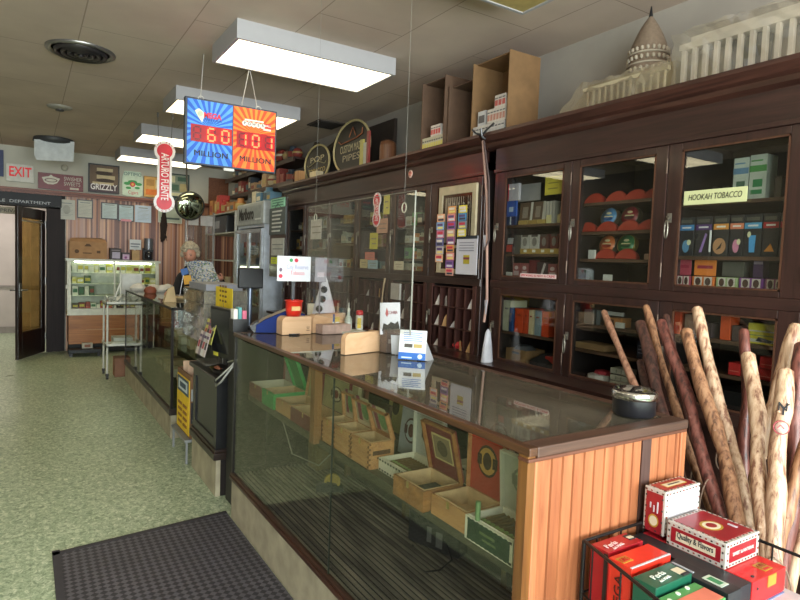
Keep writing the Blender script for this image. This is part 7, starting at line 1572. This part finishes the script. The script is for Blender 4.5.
def cane(px0, py0, px1, py1, r, m, label, x0=2.1, x1=1.98, knob=None, r1=None, mid=None, strap=None, floor=.012, badge=False):
    a = P(px0, py0, x=x0); b_ = P(px1, py1, x=x1); d = (b_-a)
    k = (a.z-floor)/(a.z-b_.z); end = a+d*k
    t = thing('walking_cane', label, 'cane', (end.x, end.y, 0), 'wooden walking canes')
    r *= .84; n = 22; pts = []; rad = []; random.seed(int(px0*7+py0))
    perp = Vector((d.y, -d.x, 0)).normalized(); ph = random.uniform(0, 6)
    r1 = r1 or r
    for i in range(n+1):
        s = i/n; p = a.lerp(end, s)
        wv = .011*math.sin(s*9+ph)+.005*math.sin(s*23+ph*2); p = p+perp*wv*min(1, s*6)*(1-.5*s)
        pts.append(p); q = r+(r1-r)*s+r*.10*math.sin(s*31+ph)+r*.08*math.sin(s*57+ph*3)
        if i == n: q *= .8
        rad.append(q)
    dd = d.normalized()
    pts = [a-dd*.004*2, a]+pts[1:]; rad = [r*.55, r*.93]+rad[1:]
    MB().tube(pts, rad, 12).build('shaft', m, t)
    bm = MB(); pr_ = 0
    for i in range(3, n-5, 3):
        if random.random() < .75:
            w = random.uniform(0, 2*PI); side = perp*math.cos(w)+Vector((-1, -.4, 0))*abs(math.sin(w))*.8
            c = pts[i]+side.normalized()*rad[i]*.82; bm.lathe([(0, -r*.35), (r*.42, 0), (0, r*.35)], 8, 0, Matrix.Translation(c), sx=1, sy=1)
            pr_ = 1
    if pr_: bm.build('knots', m, t)
    if strap:
        c = a.lerp(end, strap[0]); pr = []
        for i in range(15):
            s = i/14; ang = PI*2*s
            pr.append(c+Vector((-r*1.25-.01*math.sin(ang), -.01, 0))+perp*(strap[1]*math.sin(ang)*(.6+.4*math.sin(PI*s)))+Vector((0, 0, -strap[2]*(1-math.cos(ang))/2)))
        MB().tube(pr, .0025, 5).build('wrist_cord', mat('8c7464', .7), t)
    if badge:
        zz = P(785, 412, x=x0-.03).z; k = min(range(len(pts)-1), key=lambda i: abs(pts[i].z-zz)); c = pts[k]+(pts[k+1]-pts[k])*((zz-pts[k].z)/(pts[k+1].z-pts[k].z))
        tc_ = Vector((-c.x, -c.y, 0)).normalized(); M_ = FR(c+tc_*(rad[k]*1.02), (-tc_.y, tc_.x, 0), d*-1)
        text('monogram', 'N', .036, mat('17171f', .5), t, M_ @ Matrix.Translation((0, .018, 0)), ext=.0006); text('monogram', 'Y', .05, mat('17171f', .5), t, M_ @ Matrix.Translation((.002, .010, .001)), ext=.0006)
        MB().tube([M_ @ Vector((.0195*math.cos(2*PI*i/20), -.042+.0195*math.sin(2*PI*i/20), .002)) for i in range(20)], .0014, 6, closed=True).lathe([(.016, .001), (.016, .0025), (0, .0025)], 16, 1, M_ @ Matrix.Translation((0, -.042, 0))).tube([M_ @ Vector((-.01, -.045, .003)), M_ @ Vector((-.002, -.035, .003)), M_ @ Vector((.008, -.045, .003))], .0015, 5).build('round_badge', [mat('b04858', .5), mat('d8b8b0', .5)], t)
    return t
cane(604, 312, 640, 397, .0165, PK_, 'smooth pinkish brown cane leaning farthest left over the counter corner', x0=2.12, x1=1.98)
cane(640, 362, 652, 406, .018, DKC, 'short dark brown cane low between the left cane and the thick dark ones', x0=2.2, x1=2.12)
cane(640, 323, 668, 425, .026, DKC, 'thick dark brown cane second from the left', x0=2.14, x1=2.0)
cane(646, 307, 684, 430, .018, TN, 'straight tan cane rising above the dark ones', x0=2.2, x1=2.08, strap=(.33, .03, .2))
cane(666, 316, 692, 430, .017, DKC, 'slim grey brown cane with a knobbed head behind the purple brown one', x0=2.24, x1=2.12)
cane(661, 322, 702, 452, .024, RDC, 'glossy purple brown knotty cane with a hanging wrist cord', x0=2.06, x1=1.92, strap=(.35, -.035, .18))
cane(686, 331, 722, 462, .027, TN, 'thick tan brown barked cane just left of the tallest cream one', x0=2.04, x1=1.90)
cane(697, 309, 731, 455, .024, CR_, 'tallest cream cane with knots, left of the gap', x0=2.12, x1=1.99, strap=(.3, .03, .1))
cane(744, 331, 745, 447, .022, RDC, 'reddish brown cane behind the cream one in the middle of the gap', x0=2.24, x1=2.16)
cane(748, 355, 759, 460, .0265, CR_, 'cream cane with brown flecks in front of the gap', x0=1.98, x1=1.88)
cane(796, 326, 762, 455, .025, CR_, 'long cream cane slanting down to the left behind the badged one', x0=2.14, x1=2.04, strap=(.35, .04, .15))
cane(785, 371, 780, 470, .029, CR_, 'thick pale cane with a black monogram and a red round badge', x0=1.93, x1=1.86, badge=True, strap=(.4, .05, .2))
cane(802, 345, 790, 480, .026, RDC, 'red brown cane at the right photo edge', x0=2.08, x1=1.98)
cane(812, 430, 776, 555, .024, TN, 'tan knotted cane low at the right photo edge slanting left', x0=1.95, x1=1.85)
cane(826, 350, 806, 480, .022, CR_, 'pale cane just at the right photo edge', x0=2.12, x1=2.02)
# ================================================================ wire basket of boxes
BZ = .845
bx0, bx1, by0, by1 = 1.238, 1.67, .48, 1.008
lx = lambda y: 1.238-(1.008-y)*.3
t = thing('wire_basket', 'black wire basket rack full of cigar boxes beside the beadboard case end', 'basket', (1.4, .75, 0))
Wm = mat('17181a', .35, .3)
def loop(z, e=0): return [(lx(by0), by0+e, z), (bx1-e, by0+e, z), (bx1-e, by1-e, z), (bx0+e, by1-e, z)]
b = MB(); q = loop(BZ); 
for i in range(4): b.tube([q[i], q[(i+1) % 4]], .0045, 8)
b.build('rim', Wm, t)
b = MB()
for z in (BZ-.14, BZ-.27):
    q = loop(z)
    for i in range(4): b.tube([q[i], q[(i+1) % 4]], .003, 6)
x = bx0+.05
while x < bx1: b.tube([(x, by0, BZ), (x, by0, BZ-.27), (x, by1, BZ-.27), (x, by1, BZ)], .0025, 6); x += .1
y_ = by0+.05
while y_ < by1: b.tube([(lx(y_), y_, BZ), (lx(y_), y_, BZ-.27), (bx1, y_, BZ-.27), (bx1, y_, BZ)], .0025, 6); y_ += .11
b.build('wire_mesh', Wm, t)
for x in (bx0, bx1):
    for y_ in (by0, by1): MB().tube([(x if x > 1.5 else lx(y_), y_, BZ), (x if x > 1.5 else lx(y_), y_, .004)], .006, 8).build('leg', Wm, t)
BOT = BZ-.266
def giftbox(name, label, x0, x1, y0, y1, z0, z1, m, top=None, topm=None, left=None, front=None, rot=0, border=None):
    t = thing(name, label, 'cigar box', ((x0+x1)/2, (y0+y1)/2, z0), 'cigar boxes in the wire basket')
    MB().box((x0, y0, z0), (x1, y1, z1)).build('body', mat(m, .4, coat=.3) if isinstance(m, str) else m, t, bev=.0015)
    cx, cy, cz = (x0+x1)/2, (y0+y1)/2, (z0+z1)/2; hx_, hy_, hz_ = (x1-x0)/2, (y1-y0)/2, (z1-z0)/2
    D = Matrix.Diagonal
    fm = topm or []
    if top: shapes_on(t, 'top_label', FU(cx, cy, z1) @ D((hx_, hy_, 1, 1)), top, fm)
    if left: shapes_on(t, 'side_label', FX(x0, cy, cz) @ D((hy_, hz_, 1, 1)), left, fm)
    if front: shapes_on(t, 'front_label', FY(cx, y0, cz) @ D((hx_, hz_, 1, 1)), front, fm)
    if border:
        b = MB(); 
        def strip(M_, hu, hv):
            n = max(3, int(hu*2/.014)); m_ = max(2, int(hv*2/.014)); s = .0065
            for i in range(n):
                u = -hu+.006+(2*hu-.012)*i/(n-1)
                for sg in (-1, 1): b.box((u-.0035, sg*(hv-.007)-.002, .0012), (u+.0015, sg*(hv-.007)+.002, .002), i % 2, M_)
            for i in range(m_):
                v = -hv+.006+(2*hv-.012)*i/(m_-1)
                for sg in (-1, 1): b.box((sg*(hu-.007)-.002, v-.0035, .0012), (sg*(hu-.007)+.002, v+.0015, .002), i % 2, M_)
        strip(FU(cx, cy, z1), hx_, hy_); strip(FX(x0, cy, cz), hy_, hz_); strip(FY(cx, y0, cz), hx_, hz_)
        b.build('edge_pattern', border, t)
    return t
CM = [mat('8c1824', .4, coat=.3), mat('cfc6ae', .5), mat('b8943c', .4, .3), mat('2c2c30', .5), mat('bcb8c0', .5), mat('c02028', .4)]
BORD = [mat('34302c', .5), mat('8c4038', .5)]
WBX = mat('b8b4ae', .5, coat=.2)
A_ = giftbox('cigar_box', 'dark red and white bordered box standing upright beside the beadboard, highest in the basket', 1.478, 1.642, .94, 1.004, .831, .955, WBX,
  top=[('r', -.86, -.72, .86, .72, 0), ('r', -.55, -.36, .6, .36, 2), ('r', -.5, -.28, .55, .28, 1), ('r', -.3, -.08, .35, .08, 3)], topm=CM,
  front=[('r', -.8, -.85, .9, .85, 4)], left=[('r', -.8, -.98, .8, .82, 0), ('o', 0, -.45, .5, .3, 2), ('o', 0, -.45, .38, .22, 1), ('r', -.4, .1, -.28, .35, 4), ('r', -.05, -.05, .05, .25, 4), ('r', .3, -.05, .4, .45, 4)], border=BORD)
B_ = giftbox('cigar_box', 'dark red and white bordered box lying flat with a gold oval on its lid', 1.47, 1.628, .765, .925, .822, .887, WBX,
  top=[('r', -.86, -.86, .86, .86, 0), ('o', -.1, .0, .42, .34, 2), ('o', -.1, .0, .34, .26, 1), ('o', -.1, 0, .2, .16, 0), ('r', .5, -.5, .6, -.2, 4)], topm=CM,
  left=[('r', -.84, -.62, .84, .62, 0), ('r', -.66, -.36, .68, .36, 1)], front=[('r', -.8, -.6, .8, .6, 0)], border=BORD)
text('lettering', 'Quality & Flavors', .022, mat('26303a', .5), B_, FX(1.4685, .845, .858), fitw=.098)
text('lettering', 'SWEET & NATURAL', .013, mat('d8ccc8', .5), B_, FY(1.549, .7635, .8545), fitw=.1)
C_ = giftbox('cigar_box', 'glossy scarlet box with a gold label, partly under the flat bordered box', 1.475, 1.635, .70, .80, .757, .82, 'c41c20', top=[('r', .05, -.75, .5, -.1, 2), ('r', .1, -.68, .45, -.55, 5), ('o', -.65, -.7, .06, .08, 3)], topm=CM, front=[('r', -.1, .0, .4, .9, 2), ('o', -.7, .3, .05, .12, 3)], left=[('r', -.9, -.8, .9, -.6, 5)])
text('lettering', 'ORO', .02, mat('8c3c20', .5), C_, FU(1.577, .731, .8225), fitw=.034)
R1 = giftbox('cigar_box', 'deep red upright box with white lettering, beside the beadboard in the basket', 1.25, 1.39, .94, .995, .585, .84, 'a01824', top=[('r', .6, -.3, .95, .6, 3), ('r', .62, -.1, .93, .3, 1)], topm=CM, left=[('r', .55, -.98, .95, .95, 3)])
text('lettering', 'Perla', .022, mat('dcc0c0', .5), R1, FU(1.29, .965, .8415, .15), fitw=.05); text('lettering', 'del MAR', .013, mat('dcc0c0', .5), R1, FU(1.3, .95, .8415, .15), fitw=.05)
R2 = giftbox('cigar_box', 'orange red upright box with gold square lettering on its top and a white edge', 1.222, 1.378, .852, .918, .585, .845, 'd02c1c', top=[('r', -.92, -.2, -.45, .55, 2), ('r', -.98, -1, .98, -.85, 4)], topm=CM, left=[('r', -.9, -.9, -.85, .9, 5)])
text('lettering', 'ORO', .024, mat('b02818', .5), R2, FU(1.245, .888, .847, .1), fitw=.03)
text('lettering', 'ORTEGA', .03, mat('3c1410', .5), R2, FX(1.2205, .885, .74) @ Matrix.Rotation(PI/2, 4, 'Z'), fitw=.15)
R3 = giftbox('cigar_box', 'dark green upright box with white script and a silver tab on its top', 1.205, 1.345, .775, .835, .585, .84, '12503c', top=[('r', .55, -.6, .92, .2, 1), ('r', .58, -.9, .95, -.62, 3)], topm=CM)
text('lettering', 'Perla', .022, mat('d0d8d0', .5), R3, FU(1.26, .808, .8415, .1), fitw=.05); text('lettering', 'del MAR', .012, mat('d0d8d0', .5), R3, FU(1.26, .79, .8415, .1), fitw=.045)
R4 = giftbox('cigar_box', 'green and salmon patterned box with white rings, at the bottom edge of the photo', 1.2, 1.34, .69, .765, .585, .825, '4c8c50', top=[('r', -.6, -.9, .95, .3, 0), ('o', -.8, .5, .08, .15, 1), ('o', -.2, .7, .08, .15, 1), ('o', .4, .8, .08, .15, 1)], topm=[mat('c8705c', .5), mat('d8e0d4', .5)])
R5 = giftbox('cigar_box', 'black upright box with a small green white emblem facing up', 1.35, 1.405, .69, .85, .585, .83, '1c2024', top=[('r', -.5, -.7, .6, -.1, 0), ('r', -.3, -.6, .4, -.2, 1), ('r', -.4, .2, -.2, .9, 2)], topm=[mat('b4c0b4', .5), mat('3c7c54', .5), mat('9aa0a8', .5)])
tag(MB().box((1.41, .70, .585), (1.468, 1.0, .822)).build('black_tray', mat('212126', .35)), 'long black tray between the coloured boxes and the bordered boxes in the basket', 'tray')
giftbox('cigar_box', 'white box with blue printing under the scarlet box in the basket', 1.475, 1.655, .54, .80, .64, .755, 'c4c4cc', top=[('r', -.8, -.5, .8, -.4, 0), ('r', -.8, -.2, .6, -.1, 0), ('r', -.8, .2, .7, .26, 0)], topm=[mat('6c84b0', .5)], left=[('r', -.8, .2, .8, .4, 0)])
giftbox('cigar_box', 'pale carton at the bottom of the basket under the bordered boxes', 1.475, 1.655, .81, 1.0, .585, .755, 'b4aea4')
giftbox('cigar_box', 'red carton directly under the two bordered boxes', 1.475, 1.65, .815, 1.0, .757, .82, '9c1c28')
giftbox('cigar_box', 'brown carton at the very bottom of the basket below the white box', 1.475, 1.655, .54, .80, .585, .638, '8c6c50')
# doormat
def matmat():
    m, nt, out = newmat('rubber_mat'); L = nt.links.new
    tc = N(nt, 'ShaderNodeTexCoord'); mp = N(nt, 'ShaderNodeMapping'); mp.inputs['Rotation'].default_value = (0, 0, .785); mp.inputs['Scale'].default_value = (1, 1, 1); L(tc.outputs['Object'], mp.inputs[0])
    ck = N(nt, 'ShaderNodeTexChecker', i_Scale=38.0); L(mp.outputs[0], ck.inputs[0]); ck.inputs[1].default_value = hexc('34323a')+(1,); ck.inputs[2].default_value = hexc('64616a')+(1,)
    no = N(nt, 'ShaderNodeTexNoise', i_Scale=6.0, i_Detail=5.0); L(tc.outputs['Object'], no.inputs[0])
    mx = N(nt, 'ShaderNodeMix', data_type='RGBA', blend_type='MULTIPLY'); mx.inputs[0].default_value = .5; L(ck.outputs[0], mx.inputs[6]); L(no.outputs['Fac'], mx.inputs[7])
    b = N(nt, 'ShaderNodeBsdfPrincipled', i_Roughness=.6); L(mx.outputs[2], b.inputs['Base Color'])
    bp = N(nt, 'ShaderNodeBump', i_Strength=.5, i_Distance=.004); L(ck.outputs['Fac'], bp.inputs['Height']); L(bp.outputs[0], b.inputs['Normal']); L(b.outputs[0], out.inputs[0]); return m
a0 = P(52, 553, z=.008); a1 = P(228, 511, z=.008); a2 = P(60, 600, z=.008)
t = thing('floor_mat', 'dark grey rubber entrance mat beside the main glass case', 'mat', (.6, 2.4, 0))
dn = Vector((0.01, -1, 0))
poly = [(a0.x, a0.y), (1.033, 3.53), (1.033, .3), (a0.x+.02, .3)]
MB().prism(list(reversed(poly)), .0015, .008).build('mat_field', matmat(), t)
b = MB(); w = .035
b.box((a0.x+.0, .3, .0015), (a0.x+w, 3.44, .0095)); b.add([(a0.x, a0.y-w, .0015), (1.033, 3.53-w, .0015), (1.033, 3.53, .0015), (a0.x, a0.y, .0015), (a0.x, a0.y-w, .0095), (1.033, 3.53-w, .0095), (1.033, 3.53, .0095), (a0.x, a0.y, .0095)], [(0,3,2,1),(4,5,6,7),(0,1,5,4),(1,2,6,5),(2,3,7,6),(3,0,4,7)])
b.build('mat_border', mat('35333a', .6), t)
# ================================================================ camera, light
cam = bpy.data.cameras.new('camera'); co = bpy.data.objects.new('camera', cam); COL.objects.link(co); SC.camera = co
cam.sensor_fit = 'HORIZONTAL'; cam.sensor_width = 36; cam.lens = FPX/800*36; cam.clip_start = .05; cam.clip_end = 100
Mc = Matrix(((CR.x, CU.x, -_f.x, EYE.x), (CR.y, CU.y, -_f.y, EYE.y), (CR.z, CU.z, -_f.z, EYE.z), (0, 0, 0, 1))); co.matrix_world = Mc
w = bpy.data.worlds.new('world'); SC.world = w; w.use_nodes = True; nt = w.node_tree; nt.nodes.clear()
o = nt.nodes.new('ShaderNodeOutputWorld'); bg = nt.nodes.new('ShaderNodeBackground'); sk = nt.nodes.new('ShaderNodeTexSky')
sk.sky_type = 'HOSEK_WILKIE'; sk.sun_direction = (.3, .6, .7); sk.turbidity = 4
mixn = nt.nodes.new('ShaderNodeMix'); mixn.data_type = 'RGBA'; mixn.inputs[0].default_value = .6; nt.links.new(sk.outputs[0], mixn.inputs[6]); mixn.inputs[7].default_value = (.9, .93, 1, 1)
nt.links.new(mixn.outputs[2], bg.inputs[0]); bg.inputs[1].default_value = SKY; nt.links.new(bg.outputs[0], o.inputs[0])
def area(name, loc, rot, sx, sy, e, c):
    l = bpy.data.lights.new(name, 'AREA'); l.shape = 'RECTANGLE'; l.size = sx; l.size_y = sy; l.energy = e; l.color = c
    ob = bpy.data.objects.new(name, l); COL.objects.link(ob); ob.location = loc; ob.rotation_euler = rot; return ob
# daylight entering through the two shop windows
for i, (a, c) in enumerate(((-2.35, .1), (.4, 2.85))):
    area('window_daylight', ((a+c)/2, YF-.2, 1.72), (PI/2, 0, 0), c-a, 1.9, DAY, (.97, .97, 1))
# ceiling lamp in the room beyond the back door
area('back_room_lamp', (-.6, 12, 2.85), (0, 0, 0), 1.2, .6, 25, (1, .93, .85))
V = SC.view_settings; SC.display_settings.display_device = 'sRGB'; V.view_transform = 'Standard'; V.look = 'None'; V.gamma = 1; V.use_curve_mapping = False; V.exposure = EXPO
try:
    SC.cycles.max_bounces = 8; SC.cycles.transparent_max_bounces = 24; SC.cycles.diffuse_bounces = 4; SC.cycles.glossy_bounces = 4; SC.cycles.sample_clamp_indirect = 6; SC.cycles.caustics_reflective = False; SC.cycles.caustics_refractive = False
except Exception: pass
